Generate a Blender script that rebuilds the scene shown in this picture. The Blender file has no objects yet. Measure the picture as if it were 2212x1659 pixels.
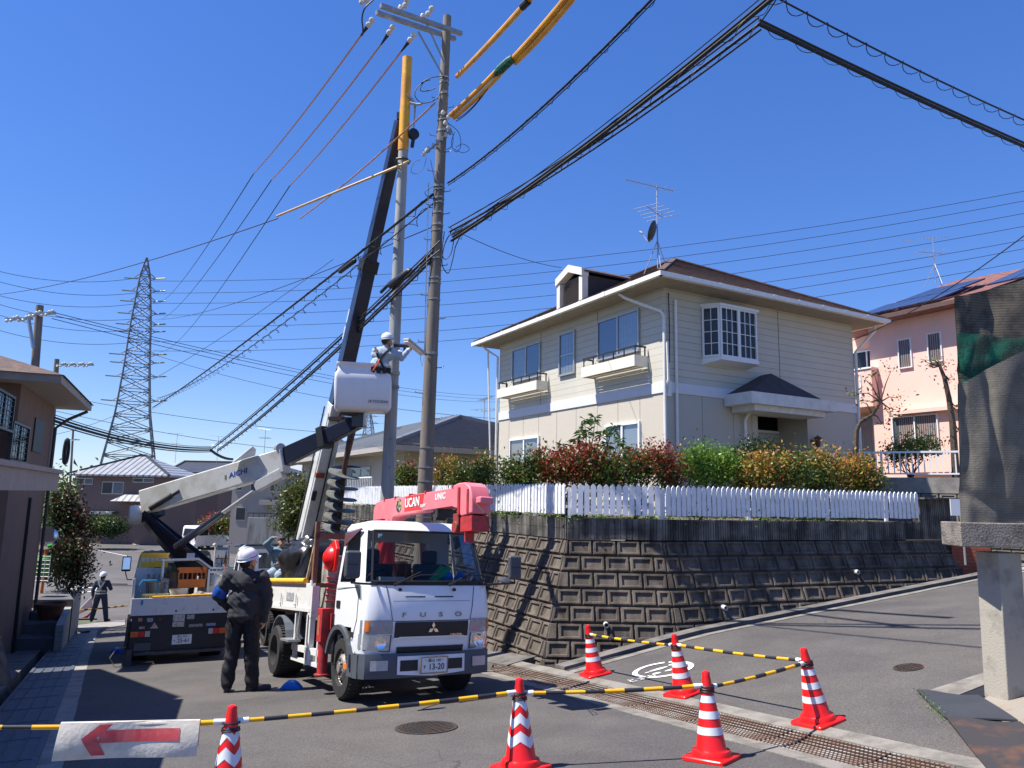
import bpy, bmesh, math, random
import numpy as np
from mathutils import Vector, Matrix
random.seed(7)
sc = bpy.context.scene
rad = math.radians
# ------------------------------------------------------------------ camera
PITCH, ROLL = rad(8.78), rad(1.06)
cam = bpy.data.cameras.new('camera'); camo = bpy.data.objects.new('camera', cam)
sc.collection.objects.link(camo); sc.camera = camo
cam.sensor_width = 36; cam.lens = 0.72*36; cam.clip_start = 0.05; cam.clip_end = 3000
CM = Matrix.Rotation(math.pi/2+PITCH, 4, 'X') @ Matrix.Rotation(ROLL, 4, 'Z')
camo.matrix_world = CM
sc.render.resolution_x = 1024; sc.render.resolution_y = 768
# ------------------------------------------------------------------ sky, sun, exposure
SUN_AZ, SUN_EL = 262, 59
w = bpy.data.worlds.new('World'); sc.world = w; w.use_nodes = True
nt = w.node_tree; bg = nt.nodes['Background']
sky = nt.nodes.new('ShaderNodeTexSky'); sky.sky_type = 'NISHITA'; sky.sun_disc = False
sky.sun_elevation = rad(SUN_EL); sky.sun_rotation = rad(SUN_AZ)
sky.air_density = 1.0; sky.dust_density = 0.15; sky.ozone_density = 2.2; sky.altitude = 50
hs = nt.nodes.new('ShaderNodeHueSaturation'); hs.inputs['Saturation'].default_value = 1.32; hs.inputs['Hue'].default_value = .513
gm = nt.nodes.new('ShaderNodeGamma'); gm.inputs[1].default_value = .7; nt.links.new(sky.outputs[0], gm.inputs[0]); tn = nt.nodes.new('ShaderNodeMix'); tn.data_type = 'RGBA'; tn.blend_type = 'MULTIPLY'; tn.inputs[0].default_value = 1; tn.inputs[7].default_value = (.84, .95, 1.16, 1); nt.links.new(gm.outputs[0], tn.inputs[6]); nt.links.new(tn.outputs[2], hs.inputs['Color']); nt.links.new(hs.outputs[0], bg.inputs[0]); bg.inputs[1].default_value = 0.145
sl = bpy.data.lights.new('sun', 'SUN'); sl.energy = 5.0; sl.angle = rad(0.53); sl.color = (1, 0.955, 0.88)
so = bpy.data.objects.new('sun', sl); sc.collection.objects.link(so)
SD = Vector((math.sin(rad(SUN_AZ))*math.cos(rad(SUN_EL)), math.cos(rad(SUN_AZ))*math.cos(rad(SUN_EL)), math.sin(rad(SUN_EL))))
so.rotation_euler = SD.to_track_quat('Z', 'Y').to_euler(); so.location = (-30, -10, 60)
sc.view_settings.view_transform = 'Standard'; sc.view_settings.look = 'None'
sc.view_settings.exposure = 0.78; sc.view_settings.gamma = 1
# ------------------------------------------------------------------ pixel helpers (photo seen at 2212x1659)
FP = 0.72*2212
M3 = CM.to_3x3()
def ray(u, v): return M3 @ Vector(((u-1106)/FP, -(v-829.5)/FP, -1))
def at(u, v, y): d = ray(u, v); return d*(y/d.y)
def azv(a): return Vector((math.sin(rad(a)), math.cos(rad(a)), 0))
def onpl(u, v, p, a):
    n = Vector((math.cos(rad(a)), -math.sin(rad(a)), 0)); d = ray(u, v)
    return d*(n.dot(Vector(p))/n.dot(d))
def sstep(a, b, x):
    t = min(1, max(0, (x-a)/(b-a))); return t*t*(3-2*t)
def G(x, y):
    d = (x+.03)*.897+(y-11.9)*.442
    z = -1.5-.095*min(y, 60)+.04*max(-30, x)
    f = .172*min(max(d, 0), 2.7)+.11*min(max(d-2.7, 0), 22)
    z += f*(1-sstep(22, 40, y))
    t = sstep(27, 38, y)
    return z*(1-t)+(-4.75+.006*(min(y, 90)-40))*t
def ong(u, v, dz=0):
    d = ray(u, v); t = 2.0
    while t < 300:
        p = d*t
        if p.z < G(p.x, p.y)+dz: break
        t += .02
    return p
def V(*a): return Vector(a)
# ------------------------------------------------------------------ mesh builder
PM = {}
class MB:
    def __init__(s, T=None): s.v = []; s.f = []; s.m = []; s.T = T; s.k = 0
    def p(s, q):
        q = Vector(q)
        s.v.append(s.T @ q if s.T is not None else q); return len(s.v)-1
    def face(s, idx): s.f.append(tuple(idx)); s.m.append(s.k)
    def poly(s, pts): s.face([s.p(q) for q in pts])
    def hexa(s, b, t):  # bottom 4, top 4 (ccw seen from above)
        i = [s.p(q) for q in b]; j = [s.p(q) for q in t]; n = len(i)
        s.face(i[::-1]); s.face(j)
        for a in range(n): s.face((i[a], i[(a+1) % n], j[(a+1) % n], j[a]))
    def box(s, c, d, R=None):
        c = Vector(c); x, y, z = d[0]/2, d[1]/2, d[2]/2
        q = [V(-x, -y, 0), V(x, -y, 0), V(x, y, 0), V(-x, y, 0)]
        f = (lambda a: c+(R @ a)) if R is not None else (lambda a: c+a)
        s.hexa([f(a+V(0, 0, -z)) for a in q], [f(a+V(0, 0, z)) for a in q])
    def bb(s, x0, x1, y0, y1, z0, z1): s.box(((x0+x1)/2, (y0+y1)/2, (z0+z1)/2), (abs(x1-x0), abs(y1-y0), abs(z1-z0)))
    def bar(s, a, b, w, h, up=(0, 0, 1), w2=None, h2=None):
        a = Vector(a); b = Vector(b); d = (b-a).normalized(); up = Vector(up)
        x = d.cross(up)
        if x.length < 1e-4: x = d.cross(V(1, 0, 0))
        x.normalize(); u = x.cross(d); w2 = w2 or w; h2 = h2 or h
        s.hexa([a+x*(i*w/2)+u*(j*h/2) for i, j in ((-1, -1), (-1, 1), (1, 1), (1, -1))],
               [b+x*(i*w2/2)+u*(j*h2/2) for i, j in ((-1, -1), (-1, 1), (1, 1), (1, -1))])
    def tube(s, pts, r, n=8, cap=True):
        pts = [Vector(p) for p in pts]; rr = r if isinstance(r, (list, tuple)) else [r]*len(pts)
        ref = None; rings = []
        for i, p in enumerate(pts):
            d = (pts[min(i+1, len(pts)-1)]-pts[max(i-1, 0)]).normalized()
            if ref is None:
                ref = d.cross(V(0, 0, 1)) if abs(d.z) < .95 else d.cross(V(1, 0, 0))
            x = (ref-d*ref.dot(d)).normalized(); y = d.cross(x); ref = x
            rings.append([s.p(p+(x*math.cos(2*math.pi*k/n)+y*math.sin(2*math.pi*k/n))*rr[i]) for k in range(n)])
        for A, B in zip(rings, rings[1:]):
            for k in range(n): s.face((A[k], A[(k+1) % n], B[(k+1) % n], B[k]))
        if cap: s.face(rings[0][::-1]); s.face(rings[-1])
    def cyl(s, a, b, r, r2=None, n=16): s.tube([a, b], [r, r if r2 is None else r2], n)
    def lathe(s, prof, o=(0, 0, 0), ax=(0, 0, 1), n=20, sx=1, sy=1):
        o = Vector(o); ax = Vector(ax).normalized()
        x = ax.cross(V(0, 1, 0)) if abs(ax.y) < .9 else ax.cross(V(1, 0, 0))
        x.normalize(); y = ax.cross(x); rings = []
        for r, h in prof:
            rings.append([s.p(o+ax*h+x*(r*sx*math.cos(2*math.pi*k/n))+y*(r*sy*math.sin(2*math.pi*k/n))) for k in range(n)])
        for A, B in zip(rings, rings[1:]):
            for k in range(n): s.face((A[k], A[(k+1) % n], B[(k+1) % n], B[k]))
        s.face(rings[0][::-1]); s.face(rings[-1])
    def prism(s, pts, ext):
        ext = Vector(ext); s.hexa([Vector(p) for p in pts], [Vector(p)+ext for p in pts])
    def grid(s, fn, nu, nv, flip=False):
        I = [[s.p(fn(i/nu, j/nv)) for j in range(nv+1)] for i in range(nu+1)]
        for i in range(nu):
            for j in range(nv):
                q = (I[i][j], I[i+1][j], I[i+1][j+1], I[i][j+1]); s.face(q[::-1] if flip else q)
    def build(s, name, mat, parent=None, world=False, smooth=35, bevel=0, seg=2, fix=True):
        me = bpy.data.meshes.new(name); vs = s.v
        if parent is not None and world:
            Mi = PM[parent.name].inverted(); vs = [Mi @ q for q in vs]
        me.from_pydata([tuple(q) for q in vs], [], s.f)
        mats = mat if isinstance(mat, (list, tuple)) else [mat]
        for m in mats: me.materials.append(m)
        me.polygons.foreach_set('material_index', s.m)
        if fix:
            bm = bmesh.new(); bm.from_mesh(me); bmesh.ops.recalc_face_normals(bm, faces=bm.faces); bm.to_mesh(me); bm.free()
        if smooth:
            me.shade_smooth(); me.set_sharp_from_angle(angle=rad(smooth))
        me.update()
        o = bpy.data.objects.new(name, me); sc.collection.objects.link(o)
        if parent is not None:
            o.parent = parent; PM[o.name] = PM[parent.name]
        else: PM[o.name] = Matrix.Identity(4)
        if bevel:
            b = o.modifiers.new('bevel', 'BEVEL'); b.width = bevel; b.segments = seg; b.limit_method = 'ANGLE'; b.angle_limit = rad(40)
            if hasattr(b, 'harden_normals'): b.harden_normals = True
        return o
def tag(o, label=None, cat=None, group=None, kind=None):
    if label: o['label'] = label
    if cat: o['category'] = cat
    if group: o['group'] = group
    if kind: o['kind'] = kind
    return o
def thing(name, label, cat, loc=(0, 0, 0), M=None, group=None):
    o = bpy.data.objects.new(name, None); sc.collection.objects.link(o); o.empty_display_size = .2
    if M is None: M = Matrix.Translation(Vector(loc))
    o.matrix_world = M; PM[o.name] = M.copy()
    return tag(o, label, cat, group)
def recenter(o, loc):
    loc = Vector(loc); o.data.transform(Matrix.Translation(-loc)); o.location = loc; PM[o.name] = Matrix.Translation(loc); return o
def solo(mb, name, mat, label, cat, loc, group=None, **k):
    return tag(recenter(mb.build(name, mat, None, **k), loc), label, cat, group)
def dup(o, M=None, label=None):
    c = o.copy(); sc.collection.objects.link(c)
    if M is not None: c.matrix_world = M; PM[c.name] = M.copy()
    if label: c['label'] = label
    for ch in o.children:
        d = ch.copy(); sc.collection.objects.link(d); d.parent = c; d.matrix_parent_inverse.identity()
        for g in ch.children:
            e = g.copy(); sc.collection.objects.link(e); e.parent = d; e.matrix_parent_inverse.identity()
    return c
def frameM(o, fwd, lat):
    Y = Vector(fwd).normalized(); X = Vector(lat); X = (X-Y*X.dot(Y)).normalized(); Z = X.cross(Y)
    return Matrix(((X.x, Y.x, Z.x, o[0]), (X.y, Y.y, Z.y, o[1]), (X.z, Y.z, Z.z, o[2]), (0, 0, 0, 1)))
# ------------------------------------------------------------------ materials
MC = {}
def mat(name, col, rough=.6, metal=0, var=.12, scale=6, bump=0, bscale=40, col2=None, c2lo=.45, c2hi=.6, spec=.5, coat=0, stretch=None, emis=0):
    if name in MC: return MC[name]
    m = bpy.data.materials.new(name); m.use_nodes = True; t = m.node_tree; N = t.nodes; L = t.links; P = N['Principled BSDF']
    P.inputs['Roughness'].default_value = rough; P.inputs['Metallic'].default_value = metal
    P.inputs['Specular IOR Level'].default_value = spec; P.inputs['Coat Weight'].default_value = coat
    tc = N.new('ShaderNodeTexCoord'); src = tc.outputs['Object']
    if stretch:
        mp = N.new('ShaderNodeMapping'); mp.inputs['Scale'].default_value = stretch; L.new(src, mp.inputs[0]); src = mp.outputs[0]
    c = (*col, 1)
    if var or col2:
        n = N.new('ShaderNodeTexNoise'); n.inputs['Scale'].default_value = scale; n.inputs['Detail'].default_value = 6; n.inputs['Roughness'].default_value = .6
        L.new(src, n.inputs['Vector'])
        r = N.new('ShaderNodeValToRGB'); e = r.color_ramp.elements
        if col2:
            e[0].position = c2lo; e[1].position = c2hi; e[0].color = c; e[1].color = (*col2, 1)
        else:
            e[0].position = .3; e[1].position = .7
            e[0].color = tuple(x*(1-var) for x in col)+(1,); e[1].color = tuple(min(1, x*(1+var)) for x in col)+(1,)
        L.new(n.outputs['Fac'], r.inputs[0]); L.new(r.outputs[0], P.inputs['Base Color'])
    else: P.inputs['Base Color'].default_value = c
    if bump:
        b = N.new('ShaderNodeTexNoise'); b.inputs['Scale'].default_value = bscale; b.inputs['Detail'].default_value = 4
        L.new(src, b.inputs['Vector']); bn = N.new('ShaderNodeBump'); bn.inputs['Strength'].default_value = bump; bn.inputs['Distance'].default_value = .02
        L.new(b.outputs['Fac'], bn.inputs['Height']); L.new(bn.outputs[0], P.inputs['Normal'])
    if emis: P.inputs['Emission Color'].default_value = c; P.inputs['Emission Strength'].default_value = emis
    MC[name] = m; return m
def nodesof(m): return m.node_tree.nodes, m.node_tree.links, m.node_tree.nodes['Principled BSDF']
def mth(N, L, op, a, b=None, c=None):
    n = N.new('ShaderNodeMath'); n.operation = op
    for i, x in enumerate((a, b, c)):
        if x is None: continue
        if isinstance(x, (int, float)): n.inputs[i].default_value = x
        else: L.new(x, n.inputs[i])
    return n.outputs[0]
def glass(name, tint=(.8, .85, .85), tr=.7, rough=.02):
    if name in MC: return MC[name]
    m = bpy.data.materials.new(name); m.use_nodes = True; N = m.node_tree.nodes; L = m.node_tree.links
    N.remove(N['Principled BSDF']); out = N['Material Output']
    g = N.new('ShaderNodeBsdfGlossy'); g.inputs['Roughness'].default_value = rough; g.inputs['Color'].default_value = (.55, .6, .65, 1)
    t = N.new('ShaderNodeBsdfTransparent'); t.inputs['Color'].default_value = (*tint, 1)
    f = N.new('ShaderNodeFresnel'); f.inputs[0].default_value = 1.5
    k = mth(N, L, 'MULTIPLY_ADD', f.outputs[0], .3, 1-tr)
    mx = N.new('ShaderNodeMixShader'); L.new(k, mx.inputs[0]); L.new(t.outputs[0], mx.inputs[1]); L.new(g.outputs[0], mx.inputs[2])
    L.new(mx.outputs[0], out.inputs[0]); MC[name] = m; return m
def lines(m, axis, period, width, depth=.6, dark=.45, off=0):
    """grooves at a fixed pitch along one object axis: darker joint + bump"""
    N, L, P = nodesof(m); tc = N.new('ShaderNodeTexCoord'); s = N.new('ShaderNodeSeparateXYZ'); L.new(tc.outputs['Object'], s.inputs[0])
    ax = s.outputs[axis] if isinstance(axis, int) else None
    if ax is None:
        vm = N.new('ShaderNodeVectorMath'); vm.operation = 'DOT_PRODUCT'; L.new(tc.outputs['Object'], vm.inputs[0]); vm.inputs[1].default_value = axis; ax = vm.outputs['Value']
    x = mth(N, L, 'ADD', ax, off+100*period); x = mth(N, L, 'DIVIDE', x, period); x = mth(N, L, 'FRACT', x)
    g = mth(N, L, 'LESS_THAN', x, width/period)
    old = P.inputs['Base Color'].links[0].from_socket if P.inputs['Base Color'].links else None
    mx = N.new('ShaderNodeMix'); mx.data_type = 'RGBA'; mx.blend_type = 'MULTIPLY'
    if old: L.new(old, mx.inputs[6])
    else: mx.inputs[6].default_value = P.inputs['Base Color'].default_value
    mx.inputs[7].default_value = (dark, dark, dark, 1); L.new(g, mx.inputs[0]); L.new(mx.outputs[2], P.inputs['Base Color'])
    if depth:
        bn = N.new('ShaderNodeBump'); bn.inputs['Strength'].default_value = depth; bn.inputs['Distance'].default_value = .015; bn.invert = True
        L.new(g, bn.inputs['Height'])
        if P.inputs['Normal'].links: L.new(P.inputs['Normal'].links[0].from_socket, bn.inputs['Normal'])
        L.new(bn.outputs[0], P.inputs['Normal'])
    return m
def leafmat(name, cols, rough=.45, scale=9):
    if name in MC: return MC[name]
    m = bpy.data.materials.new(name); m.use_nodes = True; N, L, P = nodesof(m)
    g = N.new('ShaderNodeNewGeometry'); r = N.new('ShaderNodeValToRGB'); e = r.color_ramp.elements
    L.new(g.outputs['Random Per Island'], r.inputs[0]); r.color_ramp.interpolation = 'LINEAR'
    e[0].position = 0; e[0].color = (*cols[0], 1); e[1].position = 1; e[1].color = (*cols[-1], 1)
    for i, c in enumerate(cols[1:-1]): x = e.new((i+1)/(len(cols)-1)); x.color = (*c, 1)
    L.new(r.outputs[0], P.inputs['Base Color']); P.inputs['Roughness'].default_value = rough
    t = N.new('ShaderNodeBsdfTranslucent'); mx = N.new('ShaderNodeMixShader'); mx.inputs[0].default_value = .3
    L.new(r.outputs[0], t.inputs[0]); L.new(P.outputs[0], mx.inputs[1]); L.new(t.outputs[0], mx.inputs[2]); L.new(mx.outputs[0], N['Material Output'].inputs[0])
    MC[name] = m; return m
white = mat('white_paint', (.78, .79, .8), .32, var=.05, scale=3, coat=.3)
whitedirty = mat('worn_white_paint', (.7, .69, .66), .45, col2=(.52, .47, .4), c2lo=.55, c2hi=.75, scale=9)
black = mat('black_plastic', (.016, .016, .018), .5, var=.2)
darkpl = mat('grey_plastic', (.07, .075, .085), .55, var=.15, bump=.1, bscale=200)
rubber = mat('tyre_rubber', (.022, .021, .021), .8, var=.3, scale=20)
steel = mat('galvanised_steel', (.42, .43, .44), .45, .6, var=.15, scale=20)
dsteel = mat('dark_steel', (.06, .06, .065), .5, .4, var=.3, scale=12)
rust = mat('rusty_steel', (.16, .1, .075), .75, .2, col2=(.26, .11, .05), scale=14, bump=.3)
chrome = mat('chrome', (.8, .8, .82), .12, 1, var=0)
cable = mat('cable_sheath', (.012, .012, .013), .6, var=0)
orangeplastic = mat('orange_plastic', (.75, .19, .02), .4, var=.1)
yellowplastic = mat('yellow_plastic', (.85, .5, .02), .4, var=.08)
clearg = glass('window_glass', (.66, .70, .72), .985)
darkg = glass('dark_glass', (.30, .34, .36), .97)
ORD = ['first', 'second', 'third', 'fourth', 'fifth', 'sixth', 'seventh', 'eighth', 'ninth', 'tenth', 'eleventh', 'twelfth', 'thirteenth', 'fourteenth', 'fifteenth', 'sixteenth', 'seventeenth', 'eighteenth', 'nineteenth', 'twentieth', 'twenty-first', 'twenty-second', 'twenty-third', 'twenty-fourth', 'twenty-fifth', 'twenty-sixth']
# ------------------------------------------------------------------ foliage
def leaves(name, blobs, n, size, matl, parent=None, seed=1, world=True, aspect=2.2, up=.3, shell=.45, fold=.25):
    rng = np.random.default_rng(seed); W = np.array([b[2] if len(b) > 2 else 1 for b in blobs], float); W /= W.sum()
    k = rng.choice(len(blobs), n, p=W); C = np.array([b[0][:] for b in blobs])[k]; Rr = np.array([b[1] for b in blobs])[k]
    d = rng.normal(size=(n, 3)); d /= np.linalg.norm(d, axis=1)[:, None]
    r = rng.random(n)**shell; r *= 1+.12*np.sin(d[:, 0]*7+seed)*np.cos(d[:, 2]*9+k)
    # clumping: pull every leaf toward the nearest of many twig ends
    c = C+d*r[:, None]*Rr
    tw = c[rng.integers(0, n, max(8, n//9))]; idx = rng.integers(0, len(tw), n)
    cc = tw[idx]+rng.normal(size=(n, 3))*size*1.6; mk = rng.random(n) < .72; c = np.where(mk[:, None], cc, c)
    a = rng.normal(size=(n, 3)); a[:, 2] += up; a /= np.linalg.norm(a, axis=1)[:, None]
    b = np.cross(a, rng.normal(size=(n, 3))); b /= np.linalg.norm(b, axis=1)[:, None]; nn = np.cross(a, b)
    L = size*(.6+.8*rng.random(n))[:, None]; Wd = L/aspect
    P = np.stack([c, c+a*L*.5+b*Wd*.5+nn*Wd*fold, c+a*L, c+a*L*.5-b*Wd*.5+nn*Wd*fold], 1).reshape(-1, 3)
    if parent is not None and world:
        Mi = np.array(PM[parent.name].inverted()); P = P@Mi[:3, :3].T+Mi[:3, 3]
    me = bpy.data.meshes.new(name); me.vertices.add(4*n); me.vertices.foreach_set('co', P.ravel())
    me.loops.add(4*n); me.loops.foreach_set('vertex_index', np.arange(4*n, dtype=np.int32))
    me.polygons.add(n); me.polygons.foreach_set('loop_start', np.arange(0, 4*n, 4, dtype=np.int32)); me.polygons.foreach_set('loop_total', np.full(n, 4, dtype=np.int32))
    ms = matl if isinstance(matl, (list, tuple)) else [matl]
    for m in ms: me.materials.append(m)
    if len(ms) > 1:
        zz = (c[:, 2]-c[:, 2].min())/(np.ptp(c[:, 2])+1e-6)
        pr = np.clip(zz*1.1-.25+.35*np.sin(c[:, 0]*2.3+seed), .06, .85); mi = (rng.random(n) < pr).astype(np.int32)
        me.polygons.foreach_set('material_index', mi)
    me.update(calc_edges=True); me.validate()
    o = bpy.data.objects.new(name, me); sc.collection.objects.link(o)
    if parent is not None: o.parent = parent; PM[o.name] = PM[parent.name]
    return o
def branches(mb, base, tips, r0, seed=0, n=5):
    rng = random.Random(seed)
    for t in tips:
        a = Vector(base); b = Vector(t); pts = []
        for i in range(n+1):
            f = i/n; q = a.lerp(b, f); q += V(rng.uniform(-1, 1), rng.uniform(-1, 1), rng.uniform(-.5, .5))*(.09*(b-a).length*math.sin(math.pi*f)); pts.append(q)
        mb.tube(pts, [r0*(1-.8*i/n) for i in range(n+1)], 6)
def text(name, s, size, M, m, parent, ext=.002, world=False, align='CENTER', bold=0, sx=1, shear=0):
    cu = bpy.data.curves.new(name, 'FONT'); cu.body = s; cu.size = size; cu.extrude = ext; cu.align_x = align; cu.align_y = 'CENTER'; cu.offset = bold; cu.shear = shear; cu.resolution_u = 3
    t = bpy.data.objects.new('tmp', cu); sc.collection.objects.link(t)
    bpy.context.view_layer.update(); dg = bpy.context.evaluated_depsgraph_get()
    me = bpy.data.meshes.new_from_object(t.evaluated_get(dg)); bpy.data.objects.remove(t); me.name = name
    me.transform(Matrix.Diagonal((sx, 1, 1, 1)))
    if world and parent is not None: M = PM[parent.name].inverted() @ M
    me.transform(M); me.materials.clear(); me.materials.append(m)
    o = bpy.data.objects.new(name, me); sc.collection.objects.link(o)
    if parent is not None: o.parent = parent; PM[o.name] = PM[parent.name]
    return o
def plateM(o, xd, up):  # text plane: x right, y up
    X = Vector(xd).normalized(); Y = Vector(up); Y = (Y-X*Y.dot(X)).normalized(); Z = X.cross(Y)
    return Matrix(((X.x, Y.x, Z.x, o[0]), (X.y, Y.y, Z.y, o[1]), (X.z, Y.z, Z.z, o[2]), (0, 0, 0, 1)))
# ------------------------------------------------------------------ vertical wall face: s along, z up, o outwards
class Face:
    def __init__(f, p, a, side):  # side=+1: outward is to the right of direction a
        f.p = Vector((p[0], p[1], 0)); f.d = azv(a); f.a = a; f.n = Vector((f.d.y, -f.d.x, 0))*side
    def P(f, s, z, o=0): return f.p+f.d*s+f.n*o+V(0, 0, z)
    def px(f, u, v, o=0):
        q = onpl(u, v, f.p+f.n*o, f.a); return (q-f.p).dot(f.d), q.z
    def box(f, mb, s0, s1, z0, z1, o0, o1):
        b = [f.P(s0, z0, o0), f.P(s1, z0, o0), f.P(s1, z0, o1), f.P(s0, z0, o1)]
        mb.hexa(b, [q+V(0, 0, z1-z0) for q in b])
    def window(f, par, s0, s1, z0, z1, frame, back, split=(0, 1), o=0, fw=.045, fd=.06, bars=None, rail=None, gl=None, name='window', label=None, grid=None):
        mb = MB(); f.box(mb, s0, s1, z1-fw, z1, o-.02, o+fd); f.box(mb, s0, s1, z0, z0+fw, o-.02, o+fd*1.2)
        f.box(mb, s0, s0+fw, z0+fw, z1-fw, o-.02, o+fd-.003); f.box(mb, s1-fw, s1, z0+fw, z1-fw, o-.02, o+fd-.003)
        w = s1-s0
        for q in split[1:-1]: f.box(mb, s0+w*q-fw*.6, s0+w*q+fw*.6, z0+fw, z1-fw, o-.01, o+fd-.012)
        if rail: 
            for q in rail: f.box(mb, s0+fw, s1-fw, z0+(z1-z0)*q-fw*.4, z0+(z1-z0)*q+fw*.4, o-.01, o+fd-.02)
        if grid:
            gx, gz = grid
            for i in range(1, gx): f.box(mb, s0+w*i/gx-.008, s0+w*i/gx+.008, z0+fw, z1-fw, o+.02, o+.036)
            for j in range(1, gz): zz = z0+(z1-z0)*j/gz; f.box(mb, s0+fw, s1-fw, zz-.008, zz+.008, o+.022, o+.038)
        wo = mb.build(name, frame, par, world=True)
        if label: wo['label'] = label
        n = len(split)-1; backs = back if isinstance(back, (list, tuple)) else [back]*n
        for i in range(n):
            a, b = s0+w*split[i]+fw*.6, s0+w*split[i+1]-fw*.6
            m2 = MB()
            k = max(2, int((b-a)/.07))
            if getattr(backs[i], 'name', '').startswith('curtain'):
                pts = [(a+(b-a)*j/(2*k), o-.006+(.012 if j % 2 else 0)) for j in range(2*k+1)]
                for (x0, y0), (x1, y1) in zip(pts, pts[1:]): m2.poly([f.P(x0, z0+fw, y0), f.P(x1, z0+fw, y1), f.P(x1, z1-fw, y1), f.P(x0, z1-fw, y0)])
                m2.build('curtain', backs[i], wo, world=True)
            else:
                f.box(m2, a, b, z0+fw, z1-fw, o-.01, o+.004); m2.build('blind', backs[i], wo, world=True)
        m3 = MB(); m3.poly([f.P(s0+fw, z0+fw, o+.03), f.P(s1-fw, z0+fw, o+.03), f.P(s1-fw, z1-fw, o+.03), f.P(s0+fw, z1-fw, o+.03)])
        m3.build('pane', gl or clearg, wo, world=True)
        return wo
curtain = mat('curtain_white', (.36, .37, .37), .8, var=.15, scale=4)
curtaing = mat('curtain_grey', (.17, .18, .19), .8, var=.15, scale=4)
screen = mat('insect_screen', (.1, .1, .105), .8, var=.1)
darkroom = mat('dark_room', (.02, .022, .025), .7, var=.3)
# ================================================================== ground and roads
asphalt = mat('asphalt', (.078, .071, .067), .9, col2=(.102, .093, .087), c2lo=.35, c2hi=.7, scale=1.3, bump=.5, bscale=90)
def asphalt_detail(m, cracks=True):
    N, L, P = nodesof(m); tc = N.new('ShaderNodeTexCoord')
    old = P.inputs['Base Color'].links[0].from_socket
    v = N.new('ShaderNodeTexVoronoi'); v.inputs['Scale'].default_value = 55; L.new(tc.outputs['Object'], v.inputs['Vector'])
    sp = mth(N, L, 'LESS_THAN', v.outputs['Distance'], .17)
    n2 = N.new('ShaderNodeTexNoise'); n2.inputs['Scale'].default_value = 70; n2.inputs['Detail'].default_value = 4; L.new(tc.outputs['Object'], n2.inputs['Vector'])
    a = mth(N, L, 'MULTIPLY_ADD', n2.outputs['Fac'], 2.0, .03)
    mx = N.new('ShaderNodeMix'); mx.data_type = 'RGBA'; mx.blend_type = 'MULTIPLY'; mx.inputs[0].default_value = 1
    L.new(old, mx.inputs[6]); cb = N.new('ShaderNodeCombineColor')
    for i in range(3): L.new(a, cb.inputs[i])
    L.new(cb.outputs[0], mx.inputs[7])
    m2 = N.new('ShaderNodeMix'); m2.data_type = 'RGBA'; L.new(mth(N, L, 'MULTIPLY', sp, .35), m2.inputs[0]); L.new(mx.outputs[2], m2.inputs[6]); m2.inputs[7].default_value = (.26, .25, .24, 1)
    # cracks: edge distance of a distorted large voronoi, kept only in patches
    nz = N.new('ShaderNodeTexNoise'); nz.inputs['Scale'].default_value = 2.5; nz.inputs['Detail'].default_value = 6; L.new(tc.outputs['Object'], nz.inputs['Vector'])
    mxv = N.new('ShaderNodeMix'); mxv.data_type = 'VECTOR'; mxv.inputs[0].default_value = .14; L.new(tc.outputs['Object'], mxv.inputs[4]); L.new(nz.outputs['Color'], mxv.inputs[5])
    cv = N.new('ShaderNodeTexVoronoi'); cv.feature = 'DISTANCE_TO_EDGE'; cv.inputs['Scale'].default_value = .9; L.new(mxv.outputs[1], cv.inputs['Vector'])
    ck = mth(N, L, 'LESS_THAN', cv.outputs['Distance'], .0034)
    pn = N.new('ShaderNodeTexNoise'); pn.inputs['Scale'].default_value = .55; L.new(tc.outputs['Object'], pn.inputs['Vector'])
    ck = mth(N, L, 'MULTIPLY', ck, mth(N, L, 'GREATER_THAN', pn.outputs['Fac'], .55))
    m3 = N.new('ShaderNodeMix'); m3.data_type = 'RGBA'; L.new(mth(N, L, 'MULTIPLY', ck, .5), m3.inputs[0]); L.new(m2.outputs[2], m3.inputs[6]); m3.inputs[7].default_value = (.02, .02, .02, 1)
    L.new(m3.outputs[2], P.inputs['Base Color'])
asphalt_detail(asphalt)
def patches(m):
    N, L, P = nodesof(m); tc = N.new('ShaderNodeTexCoord'); n = N.new('ShaderNodeTexNoise'); n.inputs['Scale'].default_value = .45; n.inputs['Detail'].default_value = 7; n.inputs['Roughness'].default_value = .65; L.new(tc.outputs['Object'], n.inputs['Vector'])
    r = N.new('ShaderNodeValToRGB'); e = r.color_ramp.elements; e[0].position = .36; e[1].position = .66; e[0].color = (.8, .8, .82, 1); e[1].color = (1.12, 1.08, 1.02, 1)
    x = e.new(.5); x.color = (1, .99, .98, 1); L.new(n.outputs['Fac'], r.inputs[0]); mx = N.new('ShaderNodeMix'); mx.data_type = 'RGBA'; mx.blend_type = 'MULTIPLY'; mx.inputs[0].default_value = 1
    L.new(P.inputs['Base Color'].links[0].from_socket, mx.inputs[6]); L.new(r.outputs[0], mx.inputs[7]); L.new(mx.outputs[2], P.inputs['Base Color'])
patches(asphalt)
farasphalt = mat('far_asphalt', (.085, .078, .073), .9, col2=(.115, .105, .098), c2lo=.4, c2hi=.65, scale=.35, bump=.2, bscale=60)
concrete = mat('concrete', (.30, .28, .25), .85, col2=(.19, .175, .155), c2lo=.42, c2hi=.68, scale=3.5, bump=.4, bscale=60)
concdark = mat('weathered_concrete', (.17, .155, .14), .9, col2=(.085, .078, .07), c2lo=.4, c2hi=.65, scale=3, bump=.5, bscale=50)
soil = mat('soil', (.13, .10, .07), .95, col2=(.075, .09, .035), scale=1.2, bump=.6, bscale=20)
GP = V(-.03, 11.9, 0); GD = V(.442, -.897, 0); GN = V(.897, .442, 0)   # drain grate line
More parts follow.
